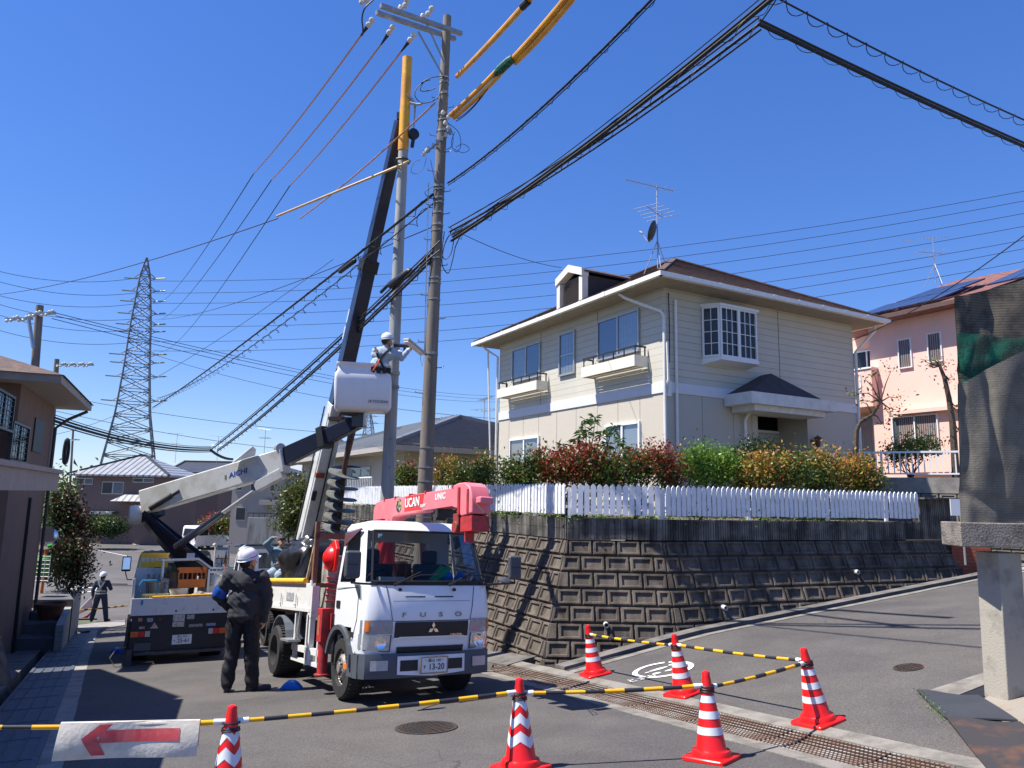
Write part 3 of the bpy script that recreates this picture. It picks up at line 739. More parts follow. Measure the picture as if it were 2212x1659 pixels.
# downpipes
def pipe_pts(mb, pts, r=.038): mb.tube(pts, r, 10)
def dp(fn): hpart(fn, gutm, 'downpipe')
sA = fL.px(*z6(1463, 700), o=.06)[0]
dp(lambda mb: pipe_pts(mb, [fL.P(sA+1.05, 5.0, .55), fL.P(sA+.9, 4.88, .5), fL.P(sA+.05, 4.42, .1), fL.P(sA, 4.3, .06), fL.P(sA, -.3, .06)]))
sB = fL.px(*z6(262, 1200), o=.06)[0]
dp(lambda mb: pipe_pts(mb, [fL.P(sB+.3, 5.0, .5), fL.P(sB+.2, 4.86, .4), fL.P(sB, 4.62, .07), fL.P(sB, -.3, .06)]))
dp(lambda mb: pipe_pts(mb, [fL.P(sB+.28, 4.9, .3), fL.P(sB+.28, -.3, .04)], .03))
sC = fR.px(*z6(1548, 700), o=.05)[0]
dp(lambda mb: pipe_pts(mb, [fR.P(sC, 4.75, .05), fR.P(sC, -.3, .05)], .035))
sD = fR.px(*z7(210, 1400), o=.1)[0]; sD2, zD2 = fR.px(*z7(335, 1245), o=.35)
dp(lambda mb: pipe_pts(mb, [fR.P(sD2, zD2+.15, .4), fR.P(sD2, zD2-.02, .38), fR.P(sD+.06, zD2-.28, .12), fR.P(sD, zD2-.42, .08), fR.P(sD, -.2, .08)], .04))
e1 = HC+fR.d*(RLEN+.45)+fR.n*.4
dp(lambda mb: pipe_pts(mb, [V(e1.x, e1.y, 5.0), V(e1.x, e1.y, 4.85), fR.P(RLEN+.06, 4.25, .03), fR.P(RLEN+.05, -.3, .03)], .04))
# service box and cable on the corner
def svc(mb):
    s, z = fR.px(*z6(1494, 1133), o=.03); fR.box(mb, s-.05, s+.05, z-.2, z+.16, 0, .09)
    mb.tube([fR.P(s, z, .05), fR.P(s-.02, z+1.1, .04)], .03, 8)
hpart(svc, gutm, 'meter_conduit')
hpart(lambda mb: mb.tube([fR.P(.12, 4.9, .03), fR.P(.14, 4.1, .03), fR.P(.12, 3.2, .03)], .012, 5), cable, 'house_cable')
# windows, left face
def win(f, tl, br, frame, back, split=(0, 1), s1o=0, **k):
    s_a, zt = f.px(*tl, o=.03); s_b, zb = f.px(*br, o=.03)
    return f.window(house, min(s_a, s_b), max(s_a, s_b), zb, zt, frame, back, split, **k)
s0, zt = fL.px(*z6(985, 660), .03); s1, zt2 = fL.px(*z6(1283, 560), .03); zb = fL.px(*z6(985, 945), .03)[1]; zt = (zt+zt2)/2
fL.window(house, s1, s0, zb, zt, alus, [curtain, screen], (0, .5, 1))
s0, a = fL.px(*z6(372, 872), .03); s1, b = fL.px(*z6(574, 803), .03); zb2 = fL.px(*z6(372, 1115), .03)[1]
fL.window(house, s1, s0, zb, zt, alus, [screen, curtain], (0, .5, 1))
s0, a = fL.px(*z6(710, 737), .03); s1, b = fL.px(*z6(822, 715), .03); zb3 = fL.px(*z6(822, 1028), .03)[1]
fL.window(house, s1, s0, zb3, zt, alus, curtaing, (0, 1), rail=(.47,))
s0, a = fL.px(*z6(353, 1500), .03); s1, b = fL.px(*z6(565, 1478), .03)
fL.window(house, s1, s0, b-1.25, b, alu, [curtain, mat('frosted_panel', (.55, .46, .36), .6, var=.05)], (0, .5, 1), fw=.06)
s0, a = fL.px(*z6(1040, 1410), .03); s1, b = fL.px(*z6(1290, 1372), .03)
fL.window(house, s1, s0, b-1.9, b, alu, [mat('shutter_grey', (.5, .5, .52), .6, var=.05), curtain], (0, .5, 1), fw=.06)
# flower-box balconies with black rails
rail_blk = mat('rail_black', (.02, .02, .022), .4, var=0)
def flowerbox(xa, xb, yb_top):
    OUT = .42
    sa = fL.px(*z6(xa, yb_top), o=OUT)[0]; sb, zt_ = fL.px(*z6(xb, yb_top), o=OUT)
    zb_ = zt_-.27; s0_, s1_ = min(sa, sb), max(sa, sb)
    def b(mb):
        fL.box(mb, s0_, s1_, zb_, zt_, OUT-.03, OUT); fL.box(mb, s0_, s0_+.03, zb_, zt_, 0, OUT-.03); fL.box(mb, s1_-.03, s1_, zb_, zt_, 0, OUT-.03)
    bo = hpart(b, trim, 'flower_box', smooth=0)
    def sl(mb):
        for i in range(9): fL.box(mb, s0_+.03, s1_-.03, zb_+.01, zb_+.03, .03+i*.042, .055+i*.042)
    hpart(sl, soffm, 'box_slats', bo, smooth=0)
    def bar_(mb): fL.box(mb, s0_+.05, s1_-.35, zb_-.1, zb_-.05, .1, .16)
    hpart(bar_, trim, 'brace', bo, smooth=0)
    def r(mb):
        fL.box(mb, s0_+.02, s1_-.03, zt_+.2, zt_+.24, OUT-.07, OUT-.03)
        for s_ in (s0_+.02, s1_-.03): fL.box(mb, s_-.015, s_+.015, zt_+.2, zt_+.24, .05, OUT-.03)
        k = 5
        for i in range(k+1): s_ = s0_+.03+(s1_-s0_-.08)*i/k; fL.box(mb, s_-.012, s_+.012, zt_-.03, zt_+.2, OUT-.06, OUT-.035)
        for s_ in (s0_+.03, s1_-.04): fL.box(mb, s_-.012, s_+.012, zt_-.03, zt_+.2, .06, .09)
    hpart(r, rail_blk, 'railing', bo, smooth=0)
flowerbox(868, 1250, 893); flowerbox(262, 545, 1078)
# right face: bay window
OB = .38
sa, za = fR.px(*z6(1862, 530), o=OB); sb, _ = fR.px(*z6(2122, 575), o=OB); zbt = fR.px(*z6(1870, 905), o=OB)[1]
sl, _ = fR.px(*z6(1735, 700), o=0)
za -= .04
bay = hpart(lambda mb: mb.hexa([fR.P(sl, zbt-.16, 0), fR.P(sb+.04, zbt-.16, 0), fR.P(sb+.04, zbt-.08, OB+.03), fR.P(sa, zbt-.08, OB+.03)], [fR.P(sl, zbt, 0), fR.P(sb+.04, zbt, 0), fR.P(sb+.04, zbt, OB+.03), fR.P(sa, zbt, OB+.03)]), alu, 'bay_window', smooth=0)
hpart(lambda mb: mb.hexa([fR.P(sl-.03, za, 0), fR.P(sb+.06, za, 0), fR.P(sb+.06, za, OB+.06), fR.P(sa-.02, za, OB+.06)], [fR.P(sl-.03, za+.09, 0), fR.P(sb+.06, za+.09, 0), fR.P(sb+.06, za+.06, OB+.06), fR.P(sa-.02, za+.06, OB+.06)]), alu, 'bay_head', bay, smooth=0)
def grid_sash(a, b, nx, nz, name='sash'):
    """a,b world points at the bottom corners; verticals up to za"""
    mb = MB(); H = za-zbt; d = (b-a); W_ = d.length; d.normalize(); n = V(d.y, -d.x, 0); fw = .045
    def bx(x0, x1, zz0, zz1, t=.03):
        q = [a+d*x0-n*.01, a+d*x1-n*.01, a+d*x1+n*t, a+d*x0+n*t]; q = [V(k.x, k.y, zbt+zz0) for k in q]; mb.hexa(q, [k+V(0, 0, zz1-zz0) for k in q])
    bx(0, fw, 0, H); bx(W_-fw, W_, 0, H); bx(fw, W_-fw, 0, fw); bx(fw, W_-fw, H-fw, H)
    for i in range(1, nx): x = fw+(W_-2*fw)*i/nx; bx(x-.008, x+.008, fw, H-fw, .015)
    for j in range(1, nz): zz = fw+(H-2*fw)*j/nz; bx(fw, W_-fw, zz-.008, zz+.008, .013)
    o = mb.build(name, alu, bay, world=True, smooth=0)
    return o
A_ = fR.P(sl, 0, .02); B_ = fR.P(sa, 0, OB); C_ = fR.P((sa+sb)/2, 0, OB); D_ = fR.P(sb, 0, OB)
grid_sash(A_, B_, 2, 4); grid_sash(B_, C_, 3, 4); grid_sash(C_, D_, 3, 4)
def bayg(mb):
    for a, b in ((A_, B_), (B_, C_), (C_, D_), (D_, fR.P(sb, 0, 0))): mb.poly([V(a.x, a.y, zbt), V(b.x, b.y, zbt), V(b.x, b.y, za), V(a.x, a.y, za)])
hpart(bayg, clearg, 'bay_pane', bay, smooth=0)
def bayc(mb):
    for a, b in ((A_, B_), (B_, D_)):
        n = 26; nn = fR.n
        pts = [a.lerp(b, i/n)-nn*(.06+(.025 if i % 2 else 0)) for i in range(n+1)]
        for p, q in zip(pts, pts[1:]): mb.poly([V(p.x, p.y, zbt+.02), V(q.x, q.y, zbt+.02), V(q.x, q.y, za-.02), V(p.x, p.y, za-.02)])
hpart(bayc, curtaing, 'curtain', bay)
# niche with door, porch canopy, lamp
fN = Face(HC-fR.n*1.0, RA, 1)
def nwin(mb):
    a, zt_ = fN.px(*z7(312, 1322)); b, zb_ = fN.px(*z7(524, 1475))
    return a, b, zb_, zt_
a, b, zb_, zt_ = nwin(None)
fN.window(house, n0, b+.1, zb_, zt_, alu, darkroom, (0, 1), fw=.07, gl=darkg)
dr = hpart(lambda mb: fN.box(mb, n0+.05, b+.1, -.3, zb_-.02, 0, .05), mat('door_white', (.55, .53, .48), .5, var=.05), 'front_door', smooth=0)
hpart(lambda mb: fN.box(mb, n0+.12, n0+.5, .3, .75, .05, .055), darkg, 'door_glass', dr, smooth=0)
sa1, zc1 = fR.px(*z7(250, 1160), o=.9); sa2, zc2 = fR.px(*z7(858, 1225), o=.9)
print('canopy', sa1, zc1, sa2, zc2)
zc = (zc1+zc2)/2
cn = hpart(lambda mb: (fR.box(mb, sa1, sa2, zc-.28, zc, .03, .9), fR.box(mb, sa1+.25, sa2-.25, zc-.42, zc-.28, .03, .75)), mat('canopy_white', (.66, .65, .62), .6, var=.12, scale=5), 'porch_canopy', smooth=0)
def cgable(mb):
    s_a, s_b = sa1+.06, sa2-.45; sm = (s_a+s_b)/2; zp = zc+.62
    A, B, C = fR.P(s_a, zc+.003, .85), fR.P(s_b, zc+.003, .85), fR.P(sm, zp, .35)
    A2, B2, C2 = fR.P(s_a, zc+.003, .03), fR.P(s_b, zc+.003, .03), fR.P(sm, zp, .03)
    i = [mb.p(q) for q in (A, B, C, A2, B2, C2)]
    mb.face((i[0], i[1], i[2])); mb.face((i[0], i[2], i[5], i[3])); mb.face((i[1], i[4], i[5], i[2])); mb.face((i[3], i[5], i[4])); mb.face((i[0], i[3], i[4], i[1]))
hpart(cgable, mat('porch_roof', (.05, .042, .045), .7, var=.2), 'porch_roof', cn, smooth=0)
ls, lz = fR.px(*z7(728, 1520), o=.18)
def lamp(mb):
    c = fR.P(ls, lz, .18)
    mb.lathe([(.001, .17), (.03, .14), (.13, .09), (.1, .085), (.085, .08), (.06, -.12), (.04, -.14), (.001, -.16)], c, n=6)
    mb.bar(fR.P(ls, lz-.05, 0), fR.P(ls, lz-.05, .14), .03, .03); fR.box(mb, ls-.06, ls+.06, lz-.14, lz+.06, 0, .03)
hpart(lamp, mat('lamp_brown', (.12, .05, .03), .5, var=.2), 'wall_lamp')
# dormer on the left slope
OD = -.02
ds0, dz0 = fL.px(*z6(690, 565), o=OD); ds1, dz1 = fL.px(*z6(873, 498), o=OD); _, dzt = fL.px(*z6(873, 320), o=OD); dsm, dzp = fL.px(*z6(768, 255), o=OD)
print('dormer', ds0, ds1, dz0, dz1, dzt, dzp)
dormer = None
zr = ZE+.13+(.62)*.46+.02
W0, W1 = min(ds0, ds1), max(ds0, ds1); WM = (W0+W1)/2
def dorm_frame(mb):
    zb_ = zr-.1
    fL.box(mb, W0, W0+.16, zb_, dzt, OD-.2, OD); fL.box(mb, W1-.16, W1, zb_, dzt, OD-.2, OD)
    for s_a, s_b in ((W0-.03, WM), (W1+.03, WM)):
        q = [fL.P(s_a, dzt-.02, OD-.2), fL.P(s_a, dzt+.2, OD-.2), fL.P(s_b, dzp, OD-.2), fL.P(s_b, dzp-.22, OD-.2)]; mb.prism(q, fL.n*.24)
dormer = hpart(dorm_frame, trim, 'dormer', smooth=0)
def louv(mb):
    fL.box(mb, W0+.16, W1-.16, zr-.1, dzt+.1, OD-.24, OD-.2)
    k = 15
    for i in range(k):
        z = zr-.05+(dzt+.06-zr)*i/k; hw = (W1-W0)/2-.16
        mb.hexa([fL.P(WM-hw, z, OD-.19), fL.P(WM+hw, z, OD-.19), fL.P(WM+hw, z-.03, OD-.12), fL.P(WM-hw, z-.03, OD-.12)], [fL.P(WM-hw, z+.012, OD-.19), fL.P(WM+hw, z+.012, OD-.19), fL.P(WM+hw, z-.018, OD-.12), fL.P(WM-hw, z-.018, OD-.12)])
louvm = mat('louvre_brown', (.13, .105, .1), .6, var=.1)
hpart(louv, louvm, 'louvre', dormer, smooth=0)
def dside(mb):
    back = -2.9
    for s_ in (W0+.05, W1-.05):
        mb.hexa([fL.P(s_-.03, zr-.1, OD-.2), fL.P(s_+.03, zr-.1, OD-.2), fL.P(s_+.03, dzt-.02, back), fL.P(s_-.03, dzt-.02, back)], [fL.P(s_-.03, dzt+.04, OD-.2), fL.P(s_+.03, dzt+.04, OD-.2), fL.P(s_+.03, dzt+.04, back), fL.P(s_-.03, dzt+.04, back)])
hpart(dside, mat('dormer_side', (.045, .035, .035), .8, var=.1), 'dormer_cheek', dormer, smooth=0)
def droof(mb):
    for s_a in (W0-.06, W1+.06):
        mb.hexa([fL.P(s_a, dzt+.1, OD-.05), fL.P(WM, dzp-.06, OD-.05), fL.P(WM, dzp-.06, -3.9), fL.P(s_a, dzt+.1, -3.2)], [fL.P(s_a, dzt+.15, OD-.05), fL.P(WM, dzp-.0, OD-.05), fL.P(WM, dzp-.0, -3.9), fL.P(s_a, dzt+.15, -3.2)])
hpart(droof, roofm, 'dormer_roof', dormer, smooth=0)
# ---- TV aerials
def aerial(name, label, base, h, ang, sz=1, dish=False, legs=True, cat='TV aerial', tilt=0):
    base = Vector(base); t = thing(name, label, cat, base)
    mb = MB(); mb.cyl((0, 0, 0), (0, 0, h), .018*sz, n=6)
    if legs:
        for a in (30, 150, 270): mb.cyl((0, 0, .75*sz), (.38*sz*math.cos(rad(a)), .38*sz*math.sin(rad(a)), -.12), .012*sz, n=5)
    mb.build('mast', steel, t)
    def yagi(z, L, n, w0, w1, a, nm='yagi', r=.006):
        mb = MB(); c, s_ = math.cos(rad(a)), math.sin(rad(a)); d = V(c, s_, tilt); x = V(-s_, c, 0)
        mb.cyl(V(0, 0, z)-d*L*.35, V(0, 0, z)+d*L*.65, .010*sz, n=5)
        for i in range(n):
            f = i/(n-1); p = V(0, 0, z)+d*(L*(-.35+f)); w_ = w0+(w1-w0)*f; mb.cyl(p-x*w_/2, p+x*w_/2, r*sz, n=4)
        mb.build(nm, steel, t)
    yagi(h-.03, 1.5*sz, 14, .34*sz, .22*sz, ang); yagi(h*.66, .95*sz, 5, .95*sz, .7*sz, ang+28, r=.008)
    if dish:
        mb = MB(); c = V(-.12, -.12, h*.42); ax = V(-.85, .35, .35).normalized(); sz *= 1
        prof = [(.001, .0), (.13, .006), (.26, .035), (.31, .06), (.315, .06), (.26, .025), (.13, -.004), (.001, -.01)]
        mb.lathe(prof, c, ax, 24, sx=.92); d = mb.build('dish', mat('dish_dark', (.05, .045, .042), .6, var=.2), t)
        mb = MB(); mb.tube([c-V(0, 0, .22), c+ax*.2-V(0, 0, .3), c+ax*.36-V(0, 0, .12)], .01, 5); mb.cyl(c+ax*.34-V(0, 0, .12), c+ax*.42-V(0, 0, .1), .03, n=8); mb.build('feed_horn', pvc, d)
    return t
ab = at(1421, 582, 19.2); aerial('tv_aerial', 'tall rooftop aerial with a dark satellite dish on the cream house', (ab.x, ab.y, 6.2), 2.35, 205, 1.05, dish=True)
# ================================================================== shrubs behind the fence
redleaf = leafmat('leaf_red', [(.23, .03, .02), (.38, .05, .03), (.32, .10, .03), (.15, .03, .015)])
darkleaf = leafmat('leaf_green', [(.05, .09, .018), (.09, .15, .025), (.15, .20, .035), (.04, .06, .015)])
limeleaf = leafmat('leaf_lime', [(.16, .30, .025), (.11, .22, .02), (.2, .34, .04), (.07, .15, .015)])
orangeleaf = leafmat('leaf_orange', [(.38, .28, .04), (.48, .20, .04), (.26, .30, .04), (.50, .12, .04), (.24, .24, .035)])
deepleaf = leafmat('leaf_deep', [(.012, .03, .008), (.022, .05, .012), (.04, .075, .018)])
bark = mat('bark', (.09, .065, .045), .9, col2=(.045, .035, .03), scale=20, bump=.4)
def shrub(label, px_blobs, n, size, mats, z0=-.35, name='shrub', seed=1, group='shrubs behind the picket fence', cat='shrub', shell=.5, aspect=2.2):
    bl = []
    for (u, v, y, rx_, rz_) in px_blobs: c = at(u, v, y); bl.append((c, (rx_, rx_*.8, rz_), rx_*rz_))
    c = bl[0][0]; z0 = z0 if z0 is not None else G(c.x, c.y); t = thing(name, label, cat, (c.x, c.y, z0), group=group)
    mb = MB(); tips = [b[0]+V(random.uniform(-.5, .5)*b[1][0], 0, random.uniform(-.2, .6)*b[1][2]) for b in bl for _ in range(3)]
    branches(mb, (c.x, c.y, z0), tips, .02+.01*bl[0][1][2], seed); mb.build('stem', bark, t, world=True)
    leaves('foliage', bl, n, size, mats, t, seed, shell=shell, aspect=aspect); return t
shrub('red tipped shrub, second from the left end of the fence row', [(1125, 1030, 15.2, .38, .36), (1165, 1010, 15.0, .3, .36), (1100, 1025, 15.6, .2, .3)], 4495, .075, [darkleaf, redleaf], seed=11)
shrub('tallest red shrub, below the leafy green plant', [(1215, 1015, 14.7, .42, .36), (1270, 1002, 14.5, .45, .38), (1310, 1020, 14.4, .38, .34)], 8060, .075, [darkleaf, redleaf], seed=12)
shrub('loose red and green shrub by the house corner', [(1370, 1012, 14.2, .42, .38), (1420, 1002, 14.1, .38, .36), (1450, 1030, 14.0, .28, .3)], 5270, .072, [darkleaf, redleaf], seed=13)
shrub('bright lime green shrub in the middle of the fence row', [(1510, 1005, 14.2, .42, .42), (1560, 1010, 14.3, .36, .38)], 7130, .06, [limeleaf], seed=14)
shrub('dark rounded bush under the porch window', [(1640, 975, 16.2, .55, .3), (1600, 990, 16.0, .3, .3)], 4030, .05, [deepleaf], seed=15)
shrub('orange tipped shrub right of the lime green one', [(1640, 1020, 14.4, .42, .36), (1700, 1015, 14.6, .45, .38), (1615, 1035, 14.2, .25, .3)], 6510, .075, [darkleaf, orangeleaf], seed=16)
shrub('yellow orange hedge shrub at the right end of the fence row', [(1770, 1022, 15.0, .5, .4), (1850, 1025, 15.4, .45, .38), (1885, 1045, 15.6, .2, .22)], 7750, .078, [darkleaf, orangeleaf], seed=17)
shrub('red and green shrub farthest left behind the two poles', [(880, 1030, 21.5, .34, .38)], 2480, .09, [darkleaf, redleaf], seed=18)
shrub('green brown shrub between the old pole and the cream house', [(1000, 1035, 17.6, .42, .28), (965, 1025, 18.2, .3, .4), (1045, 1020, 17.0, .3, .36)], 5115, .08, [darkleaf, orangeleaf], seed=19)
# leafy green plant with whorled long leaves
t = thing('leafy_plant', 'tall green plant with long drooping leaves above the red shrubs', 'plant', (at(1280, 1000, 14.9).x, 14.9, -.35))
rr = random.Random(4); tips = []
for u, v in ((1245, 945), (1262, 905), (1285, 900), (1230, 965), (1300, 930), (1325, 920), (1340, 945), (1215, 960), (1270, 930), (1310, 955), (1350, 960), (1255, 925)):
    tips.append(at(u, v, 14.9+rr.uniform(-.25, .25)))
mb = MB(); branches(mb, (tips[0].x+.2, 14.9, -.35), tips, .03, 3); mb.build('stem', bark, t, world=True)
mb = MB()
for tp in tips:
    for k in range(20):
        a = rr.uniform(0, 6.28); e = rr.uniform(-.5, .7); L = rr.uniform(.13, .22); d = V(math.cos(a)*math.cos(e), math.sin(a)*math.cos(e), math.sin(e)); x = d.cross(V(0, 0, 1)).normalized()*.018
        b0 = tp-V(0, 0, rr.uniform(0, .15)); m1 = b0+d*L*.5+V(0, 0, .01); e1_ = b0+d*L-V(0, 0, .05)
        mb.poly([b0, m1-x, e1_]); mb.poly([b0, e1_, m1+x])
mb.build('foliage', leafmat('leaf_glossy', [(.05, .12, .02), (.08, .17, .03), (.12, .2, .04)], rough=.3), t, world=True, smooth=0, fix=False)
# low greenery along the top of the wall
gb = []
for i in range(22): p = Q2+LD*(i*.55)-LN*.12; gb.append((V(p.x, p.y, -.3), (.3, .12, .07)))
for i in range(4): p = Q2+V(.2+i*.4, .12, 0); gb.append((V(p.x, p.y, -.3), (.25, .1, .06)))
for i in range(11): p = Q3+WD*(i*.45)-WN*.12; gb.append((V(p.x, p.y, -.3), (.28, .1, .06)))
tag(leaves('ground_cover', gb, 4200, .05, [limeleaf, darkleaf], None, 5), kind='stuff')
# ================================================================== pink house on the upper lot
pinkm = mat('pink_render', (.82, .52, .43), .85, var=.04, scale=2, bump=.1, bscale=120)
pinkd = mat('pink_trim', (.60, .27, .20), .7, var=.06)
redroof = mat('roof_red_brown', (.22, .085, .065), .7, col2=(.14, .06, .05), scale=5); lines(redroof, 2, .12, .015, .5, .5)
PB = at(2085, 900, 23.0); fP = Face((PB.x, PB.y), -29.3, -1)
sE = fP.px(1881, 800)[0]; PG = .55
pink = thing('pink_house', 'salmon pink two storey house with solar panels beyond the cream house', 'house', (PB.x, PB.y, PG))
def pp(fn, m, name, par=None, **k):
    mb = MB(); fn(mb); return mb.build(name, m, par or pink, world=True, **k)
zpe = fP.px(2058, 658, o=.5)[1]
print('pink', sE, zpe, fP.px(2000, 1020))
def pbody(mb):
    q = [fP.P(-6, 0), fP.P(sE, 0), fP.P(sE, 0, -1.3), fP.P(sE+5, 0, -1.3), fP.P(sE+5, 0, -8), fP.P(-6, 0, -8)]
    mb.prism([V(p.x, p.y, PG-.2) for p in q], V(0, 0, zpe-PG+.2))
pp(pbody, pinkm, 'wall', smooth=0)
def proof(mb):
    s_a, s_b, o_a, o_b = sE+1.5, -6.5, .6, -8.6; z = zpe
    e = [fP.P(s_a, z, o_a), fP.P(s_b, z, o_a), fP.P(s_b, z, o_b), fP.P(s_a, z, o_b)]; h = 1.75; m_ = (o_a+o_b)/2
    A = fP.P(s_a-3.1, z+h, m_+1.2); B = fP.P(s_b+3, z+h, m_)
    I = [mb.p(p+V(0, 0, .12)) for p in e]; J = [mb.p(p) for p in e]; a = mb.p(A); b = mb.p(B)
    mb.face((I[0], I[1], b, a)); mb.face((I[1], I[2], b)); mb.face((I[2], I[3], a, b)); mb.face((I[3], I[0], a)); mb.face(J)
    for i in range(4): mb.face((I[i], J[i], J[(i+1) % 4], I[(i+1) % 4]))
    return e, A, B
mb = MB(); e_, A_p, B_p = proof(mb); prf = mb.build('roof', redroof, pink, world=True, smooth=0)
def pfas(mb):
    mb.bar(e_[0]+V(0, 0, .05)+fP.n*.03, e_[1]+V(0, 0, .05)+fP.n*.03, .1, .14)
pp(pfas, mat('fascia_brown', (.09, .05, .04), .6), 'fascia', prf, smooth=0)
solm = mat('solar_cell', (.035, .045, .09), .25, var=.2, coat=.5); lines(solm, 2, .09, .006, 0, 1.6)
def spanel(f0, f1, g0, g1):
    mb = MB(); E0, E1 = e_[0]+V(0, 0, .12), e_[1]+V(0, 0, .12)
    def Q(f, g): return E0.lerp(E1, f).lerp(A_p.lerp(B_p, f), g)
    n = (Q(1, 0)-Q(0, 0)).cross(Q(0, 1)-Q(0, 0)).normalized()
    if n.z < 0: n = -n
    q = [Q(f0, g0), Q(f1, g0), Q(f1, g1), Q(f0, g1)]; mb.hexa([p+n*.05 for p in q], [p+n*.1 for p in q])
    mb.build('solar_panel', solm, pink, world=True, smooth=0)
for k in range(5):
    f0 = .06+k*.062; spanel(f0, f0+.058, .10, .40)
for k in range(4):
    f0 = .09+k*.062; spanel(f0, f0+.058, .42, .72)
for k in range(6): spanel(.47+k*.08, .545+k*.08, .3, .9)
def pw(u0, v0, u1, v1, split, back, **k):
    s_a, z1_ = fP.px(u0, v0, .03); s_b, z0_ = fP.px(u1, v1, .03)
    fP.window(pink, min(s_a, s_b), max(s_a, s_b), z0_, z1_, alu, back, split, fw=.035, **k)
pw(*z7(1300, 790), *z7(1410, 985), (0, 1), curtaing); pw(*z7(1510, 745), *z7(1628, 940), (0, 1), curtaing)
pw(*z7(1292, 1350), *z7(1640, 1590), (0, .5, 1), [curtaing, curtaing], o=.25)
s_a, zt_ = fP.px(*z7(1240, 1325), o=.5); s_b = fP.px(*z7(1700, 1290), o=.3)[0]
pp(lambda mb: (fP.box(mb, s_a-2.6, s_a, zt_-.02, zt_+.1, 0, .45), fP.box(mb, s_a-2.5, s_a-.15, zt_-1.95, zt_-.02, 0, .25)), pinkm, 'bay', smooth=0)
# balcony at the set-back end
s0_, zb0 = fP.px(*z7(1140, 975), o=.35); zb1 = fP.px(*z7(1140, 1262), o=.35)[1]
print('balc', s0_, zb0, zb1, sE)
bal = pp(lambda mb: fP.box(mb, sE-.25, sE+3, zb1, zb0-.06, -1.29, .35), pinkm, 'balcony', smooth=0)
pp(lambda mb: fP.box(mb, sE-.29, sE+3, zb0-.06, zb0, -1.0, .39), alu, 'balcony_rail', bal, smooth=0)
pp(lambda mb: [fP.box(mb, sE+.15+i*.12, sE+.19+i*.12, zb1+.35, zb0-.2, .35, .38) for i in range(8)], alu, 'grille', bal, smooth=0)
fB = Face(fP.P(0, 0, -1.3), -29.3, -1)
fB.window(pink, sE+.15, sE+1.6, PG+.9, PG+2.7, alu, curtain, (0, .5, 1))
fB.window(pink, sE+.3, sE+1.7, PG+3.6, PG+5.2, alu, darkroom, (0, .5, 1))
ab = at(2022, 612, 24.5); aerial('tv_aerial', 'thin rooftop aerial on the pink house', (ab.x, ab.y, ab.z), 1.65, 160, .95)
# flower bed, rail and upper retaining wall
U0 = at(2105, 1030, 18.6); fU = Face((U0.x, U0.y), -62, -1)
zU = U0.z
ru = thing('upper_retaining_wall', 'block retaining wall with smooth concrete cap below the pink house', 'retaining wall', (U0.x, U0.y, -1.2))
def upb(mb):
    fU.box(mb, -8, 9, zU-.42, zU-.02, -.3, 0)
mb = MB(); upb(mb); mb.build('cap', concrete, ru, world=True, smooth=0)
O = fU.P(0, zU-.42, 0)
mb = MB(); block_face(mb, O+fU.d*-8, fU.d, fU.n, 8, lambda v: 0, lambda v: 17, 0); mb.build('block_face', mat('upper_block', (.17, .15, .125), .9, col2=(.1, .088, .075), scale=3, bump=.4), ru, world=True, smooth=0)
mb = MB(); q = [fU.P(-8, zU-.05, -.1), fU.P(9, zU-.05, -.1), fU.P(9, zU-.05, -1.5)+V(8, 14, 0), fU.P(-8, zU-.05, -1)+V(14, 14, 0)]; mb.hexa([p-V(0, 0, 2.6) for p in q], q)
tag(mb.build('upper_lot', soil, smooth=0), kind='structure')
rl = thing('white_railing', 'white metal railing on the concrete cap in front of the pink house', 'railing', (U0.x, U0.y, zU-.02))
mb = MB(); fU.box(mb, -8, 9, zU+.62, zU+.67, -.17, -.12); fU.box(mb, -8, 9, zU+.06, zU+.10, -.16, -.13); mb.build('rail', white, rl, world=True, smooth=0)
mb = MB()
for i in range(120): fU.box(mb, -7.9+i*.14, -7.87+i*.14, zU+.10, zU+.62, -.155, -.135)
mb.build('balusters', white, rl, world=True, smooth=0)
for i in range(9):
    mb = MB(); fU.box(mb, -7.95+i*2.0, -7.9+i*2.0, zU-.03, zU+.62, -.19, -.14); mb.build('post', white, rl, world=True, smooth=0)
shrub('rounded green bush behind the white railing of the pink house', [(1965, 968, 20.5, .65, .28), (2000, 960, 20.8, .45, .2), (1940, 985, 20.3, .3, .2)], 1900, .09, [darkleaf, limeleaf], z0=zU-.05, group=None, seed=31)
# bare trees
def baretree(label, base, segs, r, seed, tipu, group='bare pruned trees in front of the pink house'):
    t = thing('bare_tree', label, 'tree', base, group=group); mb = MB(); rr = random.Random(seed)
    pts = [Vector(base)]+[Vector(p) for p in segs]; mb.tube(pts, [r*(1-.6*i/(len(pts)-1)) for i in range(len(pts))], 7)
    tw = []
    for (pu, pv, py) in tipu:
        e = at(pu, pv, py); s = min(pts, key=lambda q: (q-e).length); m_ = s.lerp(e, .5)+V(0, 0, rr.uniform(-.05, .12)); mb.tube([s, m_, e], [r*.28, r*.2, r*.08], 5); tw.append(e)
    mb.build('trunk', bark, t, world=True)
    leaves('foliage', [(e, (.13, .1, .09)) for e in tw], 26*len(tw), .085, [leafmat('leaf_young', [(.2, .17, .06), (.12, .14, .04), (.25, .16, .08)])], t, seed, shell=.8); return t
yb = 19.8
baretree('crooked bare trunk with a tuft of young leaves against the pink wall', (at(2062, 985, yb).x, yb, zU-.05), [at(2058, 915, yb), at(2050, 860, yb), at(2040, 815, yb), at(2030, 790, yb)], .1, 3,
         [(2000, 782, yb), (2015, 778, yb), (2035, 785, yb), (2050, 820, yb), (2070, 930, yb), (2066, 880, yb), (2005, 790, yb)])
yb = 17.9
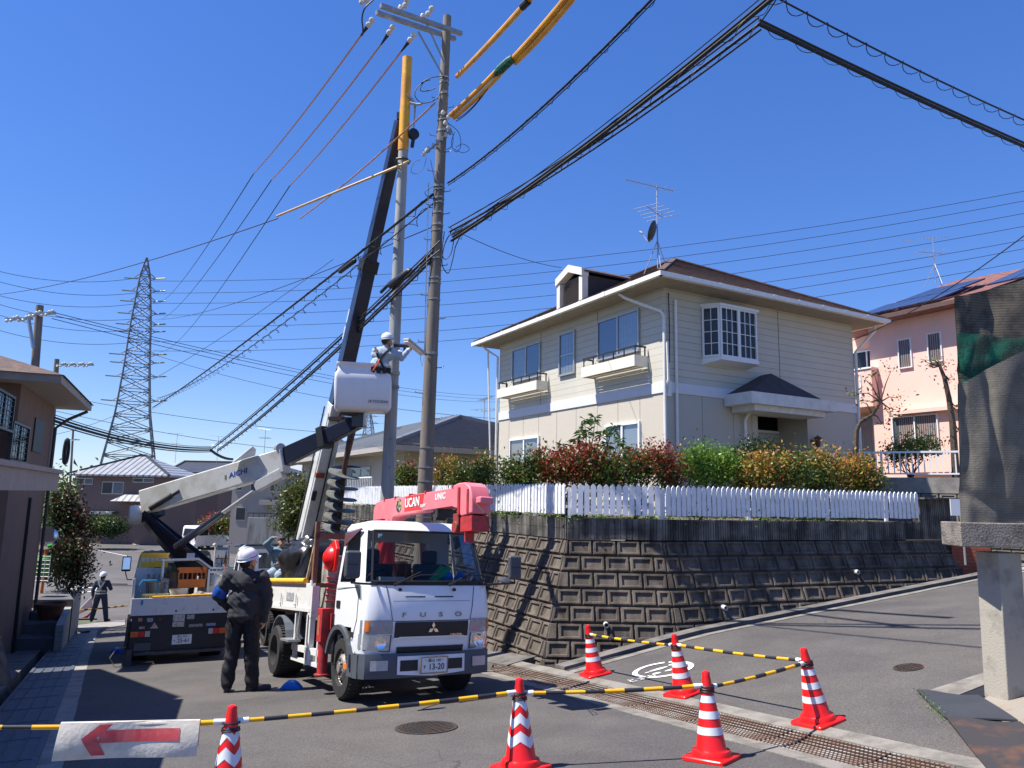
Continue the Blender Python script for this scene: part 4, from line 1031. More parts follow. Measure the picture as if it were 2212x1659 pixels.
baretree('bare spreading branches beside the cream house corner', (at(1838, 1000, yb).x, yb, -.35), [at(1850, 930, yb), at(1858, 912, yb), at(1885, 895, yb), at(1902, 868, yb)], .07, 5,
         [(1925, 800, yb), (1940, 860, yb), (1918, 892, yb), (1860, 868, yb), (1870, 820, yb), (1888, 806, yb), (1935, 885, yb), (1880, 868, yb), (1850, 850, yb), (1905, 915, yb)])
# brick planter and small sign
pl = ong(2100, 1238); brick = mat('red_brick', (.24, .065, .035), .8, var=.2, scale=15); lines(brick, 2, .07, .01, .6, 1.7)
th = thing('brick_planter', 'low red brick planter at the end of the retaining wall', 'planter', gz(pl))
R = Matrix.Rotation(rad(-10), 3, 'Z'); mb = MB(); c = V(pl.x+.1, pl.y+.35, G(pl.x, pl.y)+.22); mb.box(c, (.72, .6, .62), R); mb.build('brick_box', brick, th, world=True, smooth=0)
mb = MB(); mb.box(c+V(0, 0, .32), (.62, .5, .03), R); mb.build('planter_soil', soil, th, world=True, smooth=0)
sp = thing('small_sign', 'small blank white sign board on a thin post by the upper wall', 'sign', (at(2075, 1150, 14.6).x, 14.6, -1.3))
mb = MB(); p = at(2073, 1096, 14.6); mb.box(p, (.36, .02, .32)); mb.build('board', white, sp, world=True, smooth=0)
mb = MB(); mb.cyl(p+V(.05, .03, .15), p+V(.05, .03, -1.1), .02, n=8); mb.build('post', steel, sp, world=True)
# ================================================================== shade-net structure at the right edge
YN = 6.9
frameT = thing('concrete_frame', 'weathered concrete post and beam at the right edge under the shade net', 'concrete frame', (at(2170, 1512, YN).x, YN, G(4.6, YN)-.05))
postm = mat('post_concrete', (.36, .33, .27), .8, col2=(.16, .145, .12), c2lo=.5, c2hi=.72, scale=3.2, bump=.25, bscale=60)
beamm = mat('beam_concrete', (.23, .20, .17), .9, col2=(.13, .115, .1), scale=8, bump=.6, bscale=60)
def colseg(u0, v0, u1, v1, du):  # square post turned so an edge faces the camera
    a = at(u0, v0, YN); b = at(u1, v1, YN); return a, b
top = at(2156, 1192, YN); bot = at(2176, 1520, YN)
mb = MB(); sx_, sy_ = .125, .125
R = Matrix.Rotation(rad(13), 3, 'Z')
def sq(c, z, s=1.0): return [V(c.x, c.y, z)+R @ V(i*sx_*s, j*sy_*s, 0) for i, j in ((-1, -1), (1, -1), (1, 1), (-1, 1))]
mb.hexa(sq(bot, bot.z-.3), sq(top, top.z)); mb.build('post', postm, frameT, world=True, smooth=0, bevel=.012)
mb = MB(); a = at(2076, 1157, YN); d = azv(100)
BL = at(2079, 1155, YN-.2)
mb.box(BL+V(1.6, .1, 0), (3.2, .34, .215), Matrix.Rotation(rad(-3), 3, 'Z')); mb.build('beam', beamm, frameT, world=True, smooth=0, bevel=.01)
mb = MB(); mb.box(BL+V(2.9, 1.5, -.02), (.25, 3.2, .2)); mb.build('side_beam', beamm, frameT, world=True, smooth=0, bevel=.01)
mb = MB(); p2 = at(2300, 1350, YN+.1); mb.bb(p2.x+.6, p2.x+.85, YN, YN+.25, -2, -.6); mb.build('post', postm, frameT, world=True, smooth=0)
# nets
def netmat(name, col, col2, fine, alpha, bump=.15):
    m = mat(name, col, .9, col2=col2, scale=5, bump=bump, bscale=fine); N, L, P = nodesof(m)
    tc = N.new('ShaderNodeTexCoord'); mp = N.new('ShaderNodeMapping'); mp.inputs['Scale'].default_value = (1, 1, 2.2); L.new(tc.outputs['Object'], mp.inputs[0])
    v = N.new('ShaderNodeTexVoronoi'); v.inputs['Scale'].default_value = fine; v.feature = 'DISTANCE_TO_EDGE'; L.new(mp.outputs[0], v.inputs['Vector'])
    a = mth(N, L, 'LESS_THAN', v.outputs['Distance'], alpha)
    if alpha < 1: L.new(a, P.inputs['Alpha'])
    return m
cloth1 = lines(netmat('shade_cloth', (.19, .17, .135), (.14, .125, .10), 60, 2), 2, .022, .007, .15, .78)
cloth2 = lines(netmat('dark_net', (.14, .115, .085), (.07, .06, .045), 70, 2), 2, .03, .01, .3, .6)
greennet = netmat('green_net', (.0, .16, .09), (.01, .07, .05), 55, .09)
def cloth(name, label, poly_top, poly_bot, y, m, amp, seed, n=40, cat='shade net', thick=.012):
    """poly_top/bot: pixel polylines from left to right; hung at depth y with folds"""
    rr = random.Random(seed); ph = [rr.uniform(0, 6) for _ in range(8)]
    def ip(pl, f):
        t = f*(len(pl)-1); i = min(int(t), len(pl)-2); t -= i; return pl[i][0]*(1-t)+pl[i+1][0]*t, pl[i][1]*(1-t)+pl[i+1][1]*t
    def fold(f, g):
        z = math.sin(9*f+ph[0]+2.2*g)*.5+math.sin(21*f+ph[1]-3*g)*.25+math.sin(4*g+ph[2]+5*f)*.4+math.sin(15*(f+.6*g)+ph[3])*.3
        e = math.exp(-((f-.42-.12*g)**2)/.0012)*1.4+math.exp(-((g-.78-.2*f)**2)/.002)*.9
        return (z+e)*amp
    def P(f, g):
        a = ip(poly_top, f); b = ip(poly_bot, f); yy = y+fold(f, g); u, v = a[0]*(1-g)+b[0]*g, a[1]*(1-g)+b[1]*g; p = at(u, v, y); return V(p.x, yy, p.z)
    mb = MB(); mb.grid(P, n, n); mb.grid(lambda f, g: P(f, g)+V(0, thick, 0), n, n)
    c = P(.3, 1); return solo(mb, name, m, label, cat, c, smooth=60, fix=False)
cloth('shade_net', 'grey brown shade cloth hanging in folds above the concrete beam', [(2070, 828), (2092, 822), (2150, 788), (2212, 757), (2420, 690)], [(2078, 1131), (2110, 1128), (2160, 1138), (2212, 1134), (2440, 1128)], YN-.12, cloth1, .016, 2, 70)
cloth('dark_net', 'dark brown net at the top right corner above the green net', [(2060, 642), (2100, 634), (2212, 604), (2420, 560)], [(2074, 842), (2100, 842), (2212, 800), (2420, 790)], YN+.9, cloth2, .02, 5, 30)
cloth('green_net', 'bright green mesh net below the dark net at the right edge', [(2068, 719), (2120, 722), (2180, 730), (2420, 722)], [(2078, 845), (2110, 835), (2212, 800), (2420, 780)], YN+.7, greennet, .02, 9, 36)
# ditch edge, apron, rubber mats
mb = MB()
e0, e1, e2, e3 = ong(1992, 1499), ong(2135, 1452), ong(2400, 1380), ong(2030, 1512)
q = [ong(1992, 1499), ong(2062, 1508), ong(2138, 1478), ong(2136, 1453)]; mb.hexa([gz(p, -.4) for p in q], [gz(p, .012) for p in q])
tag(mb.build('ditch_edge', mat('edging_concrete', (.2, .2, .2)), smooth=0), kind='structure')
mb = MB(); q = [ong(2115, 1524), ong(2212, 1600), ong(2500, 1700), ong(2500, 1490), ong(2142, 1502)]; mb.hexa([gz(p, -.4) for p in q], [gz(p, .014) for p in q])
tag(mb.build('concrete_apron', mat('pale_concrete', (.27, .235, .19), .85, col2=(.24, .16, .09), c2lo=.5, c2hi=.65, scale=4, bump=.3)), kind='structure')
mb = MB(); q = [ong(2064, 1507), ong(2116, 1510), ong(2180, 1488), ong(2138, 1479)]; mb.hexa([gz(p, .004) for p in q], [gz(p, .008) for p in q])
tag(mb.build('ditch_dark', black, smooth=0), kind='structure')  # flat black sheet at ground level, the ditch's shade put in as colour
def rmat(q, m, label, th=.012, warp=.015):
    P_ = [ong(*p) for p in q]; mb = MB()
    def f(a, b): 
        p = P_[0].lerp(P_[1], a).lerp(P_[3].lerp(P_[2], a), b); return gz(p, .03+warp*math.sin(5*a+1)*math.sin(4*b+2))
    mb.grid(f, 12, 12); mb.grid(lambda a, b: f(a, b)-V(0, 0, th), 12, 12, True)
    for k in range(12):
        for A, B in (((k/12, 0), ((k+1)/12, 0)), ((k/12, 1), ((k+1)/12, 1)), ((0, k/12), (0, (k+1)/12)), ((1, k/12), (1, (k+1)/12))):
            p, r = f(*A), f(*B); mb.poly([p, r, r-V(0, 0, th), p-V(0, 0, th)])
    solo(mb, 'rubber_mat', m, label, 'rubber mat', f(.5, .5), smooth=40)
rmat([(1981, 1500), (2113, 1507), (2200, 1566), (2044, 1557)], mat('mat_rubber', (.035, .038, .045), .65, var=.15, scale=3), 'blue grey rubber ramp mat next to the concrete post')
rmat([(2044, 1559), (2204, 1567), (2380, 1700), (2160, 1700)], mat('mat_rusty', (.04, .035, .035), .6, col2=(.13, .06, .03), c2lo=.5, c2hi=.7, scale=3), 'dark mat with rust stain in the bottom right corner')
gg = [(gz(ong(u, v), .02), (.05, .05, .03)) for u, v in ((2020, 1540), (2032, 1552), (2012, 1530), (2038, 1560), (1996, 1512))]
tag(leaves('weeds', gg, 260, .022, [limeleaf], None, 8, up=1.5, aspect=5), kind='stuff')
# ================================================================== utility poles
polem = mat('pole_concrete', (.235, .20, .165), .85, col2=(.135, .115, .095), c2lo=.35, c2hi=.7, scale=2, bump=.3, bscale=50, stretch=(4, 4, .35))
polenew = mat('pole_new', (.36, .36, .345), .75, col2=(.27, .275, .27), scale=2, bump=.1, stretch=(4, 4, .4))
bandst = mat('band_steel', (.27, .27, .26), .5, .6, var=.2)
insul = mat('insulator', (.62, .60, .56), .25, var=.1)
Y1, Y2 = 13.1, 15.0
p1b = at(905, 1290, Y1); p1b.z = G(p1b.x, p1b.y)-.1; p1t = at(966, 36, Y1)
p2b = at(826, 1290, Y2); p2b.z = G(p2b.x, p2b.y)-.1; p2t = at(880, 130, Y2)
oldp = thing('utility_pole', 'old weathered concrete pole with crossarms and many steel bands', 'utility pole', p1b)
mb = MB(); mb.tube([p1b.lerp(p1t, i/12) for i in range(13)], [.148-.068*i/12 for i in range(13)], 24); mb.build('shaft', polem, oldp, world=True)
def on1(v):  # point on old pole axis at image row v
    lo, hi = 0., 1.
    for _ in range(30):
        m_ = (lo+hi)/2; q = CM.inverted() @ p1b.lerp(p1t, m_); vv = 829.5-FP*q.y/-q.z
        if vv > v: lo = m_
        else: hi = m_
    return p1b.lerp(p1t, lo), .148-.068*lo, lo
def on2(v):
    lo, hi = 0., 1.
    for _ in range(30):
        m_ = (lo+hi)/2; q = CM.inverted() @ p2b.lerp(p2t, m_); vv = 829.5-FP*q.y/-q.z
        if vv > v: lo = m_
        else: hi = m_
    return p2b.lerp(p2t, lo), .145-.05*lo, lo
for v in (172, 182, 205, 250, 262, 285, 405, 412, 430, 440, 462, 487, 500, 560, 602, 612, 648, 765, 968, 1010, 1040):
    c, r, _ = on1(v); mb = MB(); h = .035 if v % 2 else .022
    mb.lathe([(r+.001, -h/2), (r+.008, -h/2), (r+.008, h/2), (r+.001, h/2)], c, n=20); mb.box(c+V(.05, -r-.015, 0), (.06, .03, h*1.4)); mb.build('steel_band', bandst, oldp, world=True)
rr = random.Random(2)
for i, v in enumerate((215, 235, 296, 330, 372, 416, 445, 464, 520, 575, 640, 690, 740, 795, 850, 905, 960)):
    c, r, _ = on1(v); sdir = 1 if i % 2 else -1; a = rad(20 if sdir > 0 else 160); d = V(math.cos(a), -abs(math.sin(a)), 0)
    mb = MB(); mb.tube([c+d*r, c+d*(r+.13), c+d*(r+.135)+V(0, 0, .03)], .009, 6); mb.build('step_bolt', bandst, oldp, world=True)
# crossarms
armm = mat('arm_steel', (.33, .35, .37), .45, .4, var=.12)
def arm(u0, v0, u1, v1, y0, y1, w=.075):
    a = at(u0, v0, y0); b = at(u1, v1, y1); mb = MB(); mb.bar(a, b, w, w); 
    for k in range(1, 9): mb.box(a.lerp(b, k/9)-V(0, w/2+.001, 0), (.05, .004, .014))
    mb.build('crossarm', armm, oldp, world=True, smooth=0, bevel=.006); return a, b
aA = arm(813, 27, 983, 84, Y1-1.0, Y1+.25); aB = arm(822, 12, 997, 73, Y1-1.2, Y1+.02)
for u0, v0, u1, v1 in ((903, 68, 956, 162), (920, 48, 962, 140)):
    mb = MB(); mb.bar(at(u0, v0, Y1-.45), at(u1, v1, Y1-.12), .02, .03); mb.build('arm_brace', armm, oldp, world=True, smooth=0)
def insulator(p, d, n=2, par=oldp, s=1.0):
    mb = MB(); d = Vector(d).normalized(); prof = []
    for k in range(n):
        h = k*.13*s; prof += [(.012*s, h), (.045*s, h+.02*s), (.055*s, h+.05*s), (.045*s, h+.085*s), (.015*s, h+.10*s), (.012*s, h+.12*s)]
    mb.lathe(prof, p, d, 12); mb.build('insulator', insul, par, world=True); return p+d*(n*.13*s)
deadends = []
for (u, v, y, u2, v2) in ((806, 40, Y1-1.0, 783, 72), (851, 55, Y1-.75, 826, 92), (897, 72, Y1-.5, 869, 108)):
    p = at(u, v, y); q = at(u2, v2, y+.35); e = insulator(p, q-p); mb = MB(); mb.tube([e, e+(q-p).normalized()*.25], [.035, .014], 8); mb.build('dead_end_clamp', cable, oldp, world=True); deadends.append(e+(q-p).normalized()*.22)
for (u, v, y, u2, v2) in ((874, 10, Y1-.9, 882, -8), (922, 28, Y1-.6, 940, 8), (790, -2, Y1-1.3, 800, -20)):
    p = at(u, v+6, y); q = at(u2, v2, y-.25); insulator(p, q-p)
    insulator(at(u-9, v+12, y), (0, 0, 1), 1, s=.9)
def loop(pts, r, m=cable, name='jumper_cable', par=oldp):
    P_ = [at(*p) for p in pts]; out = []
    n = len(P_)
    for i in range(n-1):
        p0, p1, p2, p3 = P_[max(i-1, 0)], P_[i], P_[i+1], P_[min(i+2, n-1)]
        for k in range(6):
            t = k/6; out.append(.5*((2*p1)+(p2-p0)*t+(2*p0-5*p1+4*p2-p3)*t*t+(3*p1-p0-3*p2+p3)*t**3))
    out.append(P_[-1]); mb = MB(); mb.tube(out, r, 6); return mb.build(name, m, par, world=True)
y_ = Y1-.1
loop([(806, 0, 12), (788, 18, 12), (782, 40, 12.2), (784, 62, 12.3), (783, 76, 12.5)], .014)
loop([(960, 165, y_), (930, 168, y_), (905, 185, y_), (896, 205, y_), (910, 222, y_), (935, 218, y_), (950, 205, y_)], .009)
loop([(930, 172, y_), (915, 178, y_), (908, 195, y_), (925, 196, y_), (940, 190, y_)], .009)
loop([(962, 262, y_), (990, 285, y_), (995, 315, y_), (985, 328, y_), (975, 310, y_), (982, 285, y_)], .006)
loop([(966, 262, y_), (978, 290, y_), (976, 315, y_), (960, 325, y_)], .006)
loop([(985, 318, y_), (1000, 311, y_), (1014, 322, y_), (1000, 330, y_), (982, 322, y_)], .005)
loop([(921, 340, y_), (915, 362, y_), (900, 375, y_), (888, 370, y_), (895, 350, y_), (908, 345, y_)], .005)
loop([(930, 345, y_), (936, 375, y_), (940, 395, y_)], .005)
loop([(948, 400, y_), (930, 405, y_), (918, 415, y_), (925, 425, y_), (945, 430, y_)], .007)
loop([(975, 500, y_), (960, 530, y_), (955, 570, y_), (968, 590, y_), (978, 560, y_), (985, 530, y_), (1005, 490, y_)], .01)
loop([(960, 500, y_), (955, 545, y_), (962, 560, y_), (975, 545, y_), (982, 505, y_)], .009)
loop([(950, 520, y_), (930, 540, y_), (915, 560, y_), (905, 570, y_)], .012)
loop([(950, 540, y_), (925, 560, y_), (905, 578, y_)], .012)
# low-voltage rack and connectors
mb = MB()
for i in range(7):
    t = i/6; p = at(972-55*t, 285+45*t, y_-.05); mb.box(p, (.05, .06, .09))
mb.bar(at(975, 280, y_), at(922, 330, y_-.1), .03, .03); mb.build('cable_rack', bandst, oldp, world=True)
for u, v in ((922, 322), (915, 330), (962, 262), (968, 272), (968, 250), (957, 240)): insulator(at(u, v+8, y_-.08), (0, 0, 1), 1, s=.8)
mb = MB(); mb.bar(at(926, 395, Y1-.05), at(917, 760, Y1-.05), .02, .02); mb.build('cable_guard', steel, oldp, world=True)
lampT = thing('street_lamp', 'grey fluorescent street lamp bracketed to the old pole', 'street lamp', at(918, 765, Y1-.2))
mb = MB(); a, b = at(877, 733, Y1-.9), at(912, 762, Y1-.3); mb.bar(a, b, .11, .05); mb.build('lamp_housing', mat('lamp_grey', (.42, .40, .34), .5, var=.1), lampT, world=True, bevel=.01)
mb = MB(); mb.bar(a-V(0, 0, .035), b-V(0, 0, .035), .08, .02); mb.build('lamp_tube', mat('lamp_tube', (.8, .8, .78), .3, var=0), lampT, world=True)
mb = MB(); mb.bar(b, at(921, 766, Y1-.12), .03, .03); mb.tube([at(912, 752, Y1-.3), at(908, 775, Y1-.3), at(912, 790, Y1-.25), at(916, 770, Y1-.2)], .005, 5); mb.build('bracket', bandst, lampT, world=True)
# new pole hanging from the crane
newp = thing('utility_pole', 'new pale concrete pole with a yellow sheath on its top', 'utility pole', p2b)
mb = MB(); mb.tube([p2b.lerp(p2t, i/10) for i in range(11)], [.145-.05*i/10 for i in range(11)], 24); mb.build('shaft', polenew, newp, world=True)
c, r, t0 = on2(330); mb = MB(); n = 10
mb.tube([p2b.lerp(p2t+(p2t-p2b)*.004, t0+(1-t0)*i/n) for i in range(n+1)], [(.145-.05*(t0+(1-t0)*i/n))+.012+.002*math.sin(i*2) for i in range(n+1)], 20); mb.build('sheath', mat('sheath_orange', (.82, .40, .02), .45, col2=(.7, .3, .02), scale=3, bump=.2, bscale=10), newp, world=True)
for v in (345, 808, 838):
    c, r, _ = on2(v); mb = MB(); mb.lathe([(r+.002, -.02), (r+.012, -.02), (r+.012, .02), (r+.002, .02)], c, n=20)
    if v > 400: mb.box(c+V(.1, -r, .0), (.12, .05, .07))
    mb.build('steel_band', bandst, newp, world=True)
mb = MB()
for v in (350, 520, 640, 950, 1010): c, r, _ = on2(v); mb.cyl(c+V(.3*r, -r*.97, 0), c+V(.3*r, -r*.97-.01, 0), .012, n=8)
mb.build('bolt_holes', black, newp, world=True)
# ================================================================== overhead lines
def sagpts(a, b, sag, n=16):
    a = Vector(a); b = Vector(b); return [a.lerp(b, i/n)-V(0, 0, 4*sag*(i/n)*(1-i/n)) for i in range(n+1)]
def wire(label, a, b, sag, r=.012, m=cable, name='overhead_wire', cat='overhead wire', group=None, n=16, spiral=0, helix=.05, pitch=.45, extra=None):
    P_ = sagpts(a, b, sag, n); mb = MB(); mb.tube(P_, r, 6)
    if spiral:
        L = (P_[0]-P_[-1]).length; k = int(L/pitch*8); pts = []
        for i in range(k+1):
            f = i/k; j = min(int(f*n), n-1); p = P_[j].lerp(P_[j+1], f*n-j); d = (P_[j+1]-P_[j]).normalized(); x = d.cross(V(0, 0, 1)).normalized(); y = x.cross(d); ang = 2*math.pi*i/8
            pts.append(p+x*helix*math.cos(ang)+y*(helix*math.sin(ang)-helix*.9))
        mb.tube(pts, spiral, 4)
    if extra:
        for (dz, rr_, dx) in extra: mb.tube([p+V(dx, 0, dz) for p in P_], rr_, 5)
    c = P_[0]; return solo(mb, name, m, label, cat, c, group)
copper = mat('copper_cover', (.42, .20, .12), .5, var=.15)
FAR = [(548, 375, 24), (587, 388, 24), (627, 400, 24)]
for k, ((u, v, y), de, f) in enumerate(zip(FAR, deadends, ('leftmost', 'middle', 'rightmost'))):
    b = at(u, v, y); wire(f'orange sleeved high voltage line, {f} of three, running down from the crossarm', de, b, .12, .019, mat('orange_sleeve', (.55, .25, .10), .5, var=.15), name='sleeved_wire', group='orange sleeved lines from the old pole')
    mb = MB(); j = [(650, 248), (645, 325), (740, 265)][k]; q = de.lerp(b, .42 if k < 2 else .35)
    e = at([330, 335, 345][k], [655, 690, 760][k], 110)
    wire(f'thin dark line continuing from the {f} orange sleeve to the pylon side', b, e, 1.5, .018, group='dark lines running down the street')
# orange insulated poles and tubes
def tubeobj(label, pts, r, m, name, cat, bands=None):
    P_ = [at(*p) for p in pts]; mb = MB(); mb.tube(P_, r, 12); o = solo(mb, name, m, label, cat, P_[0]); return o
tubeobj('pale bamboo-coloured insulated rod sticking out from the new pole', [(598, 467, 17.5), (870, 355, Y2-.25), (884, 348, Y2-.2)], .027, mat('rod_tan', (.62, .40, .16), .45, var=.1), 'insulated_rod', 'rod')
wire('thin orange sleeved line crossing in front of the new pole top', at(940, 222, Y1-.1), at(648, 472, 20), .1, .017, mat('orange_sleeve', (.5, .2, .1)), name='sleeved_wire')
yt = mat('sleeve_yellow', (.80, .40, .03), .4, col2=(.66, .30, .03), scale=4, stretch=(1, 1, 1))
def cover_tube(label, a, b, r, double=False):
    A, B = at(*a), at(*b); mb = MB(); mb.tube(sagpts(A, B, .03, 8), r, 10)
    if double: x = V(.07, 0, -.05); mb.tube([p+x for p in sagpts(A, B, .05, 8)], r*.9, 10)
    return solo(mb, 'insulating_tube', yt, label, 'insulating tube', A)
cover_tube('single orange insulating tube on the wire left of the pair at the top', (988, 165, Y1-.2), (1165, -25, 9.5), .045)
cover_tube('thick pair of orange insulating tubes running off the top edge', (1105, 130, 11.9), (1240, -25, 9.9), .05, True)
cover_tube('thinner pair of yellow insulating tubes meeting the old pole', (972, 250, Y1-.1), (1090, 135, 12), .042, True)
mb = MB(); A, B = at(1070, 160, 12.15), at(1108, 125, 11.8); mb.tube([A, A.lerp(B, .3), A.lerp(B, .8), B], [.05, .085, .08, .06], 10); solo(mb, 'joint_wrap', mat('wrap_green', (.01, .05, .04), .6, col2=(.0, .2, .13), scale=18), 'black and green taped joint between the orange tubes', 'cable joint', A)
mb = MB(); A, B = at(1128, 15, 9.95), at(1141, 2, 9.8); mb.tube([A, B], .058, 10); solo(mb, 'tape_band', cable, 'black tape band round the single orange tube', 'tape', A)
wire('pair of thin cables hanging below the yellow tubes to the old pole', at(985, 262, Y1-.1), at(1070, 165, 12.2), .12, .008, extra=[(.05, .008, .02)])
# main cable bundles right of the old pole
wire('spiral hung cable rising to the top edge, nearest the old pole top', at(968, 395, Y1-.1), at(1440, -35, 7.2), .16, .017, spiral=.0045, helix=.035, extra=[(-.05, .008, 0)])
K1 = at(1640, 52, 8.2)
wire('upper of the two thick cable bundles from the old pole to the top right', at(972, 500, Y1-.1), K1, .14, .02, spiral=.0045, helix=.045, extra=[(.09, .012, 0), (-.07, .014, .02)])
wire('lower thick cable bundle from the old pole to the top right', at(975, 520, Y1-.1), at(1690, -20, 7.6), .12, .025, spiral=.005, helix=.045, extra=[(.07, .02, .02), (.13, .008, 0)])
wire('thick cable bundle from the top right knot down to the right edge', K1, at(2900, 560, 15), .3, .024, spiral=.0045, helix=.04, extra=[(.06, .018, 0)])
wire('thin spiral hung cable sagging across the top right corner', at(1640, -25, 7.9), at(2900, 480, 15.5), .5, .012, spiral=.006, helix=.055, pitch=.35)
wire('thin steel wire from the knot to the top edge', K1, at(1700, -40, 7.6), .02, .009)
wire('thin service wire sloping from the old pole to the dormer', at(968, 490, Y1), at(1212, 578, 18.5), .12, .007)
wire('thin service wire from the right edge to the cream house eave', at(2300, 440, 14), at(1842, 735, 20.9), .25, .012)
# left side bundles
wire('black cable bundle left of the old pole, upper, with a splice case', at(935, 420, Y1-.1), at(330, 880, 46), .2, .028, spiral=.008, helix=.07, pitch=1.0, n=24)
wire('thin spiral hung cable below the upper left bundle', at(935, 440, Y1), at(340, 860, 46), .6, .012, spiral=.008, helix=.09, pitch=.9, n=24)
K2 = at(455, 972, 33)
wire('thick black cable bundle descending from the old pole, second from top', at(935, 545, Y1-.1), K2, .16, .026, spiral=.007, helix=.05, pitch=.8, extra=[(.08, .015, 0)], n=24)
wire('lowest thick black cable bundle descending from the old pole', at(930, 565, Y1-.1), K2+V(.3, 0, -.05), .22, .026, spiral=.007, helix=.05, pitch=.8, extra=[(.07, .02, 0)], n=24)
def case(label, a, b, r):
    A, B = at(*a), at(*b); d = (B-A); mb = MB(); mb.tube([A, A+d*.06, A+d*.94, B], [r*.6, r, r, r*.6], 10); solo(mb, 'splice_case', black, label, 'cable splice case', A)
case('small black splice case on the upper left cable', (733, 588, 16.6), (768, 562, 16.0), .055)
case('larger black splice case hanging between the two poles', (842, 618, 14.6), (888, 585, 14.0), .085)
case('slim black joint case left of the larger splice case', (822, 632, 14.9), (842, 612, 14.6), .035)
wire('thick cable bundle sagging from the street pole knot to the left edge', K2, at(105, 905, 19.5), .25, .04, extra=[(.09, .03, 0), (-.08, .02, 0), (.16, .012, 0)], n=20)
wire('cable from the street knot to behind the white boom', K2, at(502, 992, 36), .1, .06, n=6)
# long thin lines of the pylon
n_ = 0
PYT = [(140, 590), (215, 628), (300, 690), (375, 745)]
hv = mat('hv_wire', (.05, .06, .085), .9, var=0, spec=0)
def hv_l(v0, u0, v1, u1=300, y=165, y2=200, lab='left', k=0, r=.05, sag=3, tgt=None):
    a, b = at(u0, v0, y2), at(u1, v1, y); wire(f'faint high voltage conductor {lab} of the tall pylon, {ORD[k]} from the top', a, b, sag, r, hv, group=f'high voltage conductors {lab} of the pylon', n=20)
for k, (v0, v1) in enumerate(((576, 600), (597, 632), (628, 655), (645, 688), (668, 712), (702, 738))): hv_l(v0, -40, v1, 300, 165, 150, 'left', k, .055, 2)
for k, (v0, v1) in enumerate(((404, 607), (425, 633), (452, 655), (480, 680), (510, 705), (528, 738), (556, 758))): hv_l(v0, 2260, v1, 330, 165, 120, 'right', k, .05, 4.5)
for k, (a, b, s_) in enumerate((((-40, 640, 60), (600, 472, 30), .6), ((120, 676, 27), (1080, 855, 80), .8), ((120, 682, 27), (1080, 862, 80), .8), ((112, 688, 27), (1080, 868, 80), .9), ((330, 765, 70), (1080, 905, 60), 1.0), ((112, 852, 38), (1080, 940, 50), .8), ((112, 886, 38), (860, 985, 45), .5), ((112, 940, 50), (330, 855, 60), .4), ((350, 690, 100), (935, 490, 30), .8), ((330, 820, 80), (720, 560, 60), .4))):
    wire('thin distribution line left of the poles, '+ORD[k]+' from the top', at(*a), at(*b), s_, .022 if a[2] > 50 else .014, hv if k != 0 else cable, group='thin distribution lines across the left sky')
# ================================================================== front truck with folded pink crane
T1M = frameM((-1.47, 10.113, -2.523), (.515, -.857, .102), (-.857, -.515, .045))
# frameM uses x right-handed with y: X=lat, Y=fwd, Z=X x Y must point up
if (T1M.to_3x3() @ V(0, 0, 1)).z < 0: raise Exception('frame')
t1 = thing('crane_truck', 'white cab truck with folded pink crane facing the camera', 'crane truck', M=T1M)
cabw = mat('cab_white', (.80, .81, .82), .3, col2=(.66, .64, .60), c2lo=.55, c2hi=.85, scale=2.2, coat=.4, stretch=(1, 1, .5))
pinkc = mat('crane_pink', (.80, .20, .23), .5, col2=(.74, .27, .27), c2lo=.5, c2hi=.8, scale=4, bump=.05)
redc = mat('crane_red', (.50, .03, .035), .45, col2=(.30, .03, .03), scale=8, bump=.1)
bluegrey = mat('bumper_grey', (.075, .085, .10), .5, var=.08, bump=.05, bscale=200)
def P1(fn, m, name, par=None, **k):
    mb = MB(); fn(mb); return mb.build(name, m, par or t1, **k)
def wheel(parent, x, y, r, w, side, rim=steel, dual=False, name='wheel', holes=8):
    s = side; c = V(x, y, r); mb = MB()
    ax = (s, 0, 0)
    mb.lathe([(r*.60, -w/2), (r*.93, -w/2), (r*.985, -w*.38), (r, -w*.25), (r, w*.25), (r*.985, w*.38), (r*.93, w/2), (r*.60, w/2), (r*.56, w*.3), (r*.56, -w*.3), (r*.60, -w/2)], c, ax, 32)
    for i in range(40):
        a = 2*math.pi*i/40; p = c+V(0, math.cos(a), math.sin(a))*(r*1.001); mb.box(p, (w*.8, .012, .012), Matrix.Rotation(-a if False else a, 3, 'X'))
    wh = mb.build(name, rubber, parent)
    mb = MB()
    if dual: prof = [(.001, -.05), (r*.22, -.05), (r*.24, -.02), (r*.26, -.1), (r*.36, -.12), (r*.52, -.05), (r*.60, w/2*.85), (r*.62, w/2*.9), (r*.62, -w/2)]
    else: prof = [(.001, w*.62), (r*.15, w*.62), (r*.17, w*.5), (r*.27, w*.48), (r*.33, w*.5), (r*.43, w*.36), (r*.5, w*.18), (r*.56, w*.3), (r*.62, w*.48), (r*.62, w*.1)]
    mb.lathe(prof, c, ax, 28); rm = mb.build('rim', rim, wh)
    mb = MB()
    for i in range(holes):
        a = 2*math.pi*i/holes; p = c+V(s*(w*.33 if not dual else -.045), math.cos(a)*r*.45, math.sin(a)*r*.45); mb.cyl(p, p+V(s*.012, 0, 0), r*.055, n=10)
    mb.build('rim_holes', black, rm)
    mb = MB()
    for i in range(6):
        a = 2*math.pi*(i+.5)/6; rr_ = r*.23; p = c+V(s*w*.48 if not dual else -s*.1, math.cos(a)*rr_, math.sin(a)*rr_); mb.cyl(p, p+V(s*.03, 0, 0), .014, n=6)
    mb.build('wheel_nuts', dsteel, rm); return wh
rimg = mat('rim_grey', (.30, .27, .25), .5, .3, col2=(.2, .13, .09), c2lo=.5, c2hi=.7, scale=12)
rimw = mat('rim_white', (.62, .60, .56), .5, col2=(.35, .25, .17), c2lo=.55, c2hi=.75, scale=9)
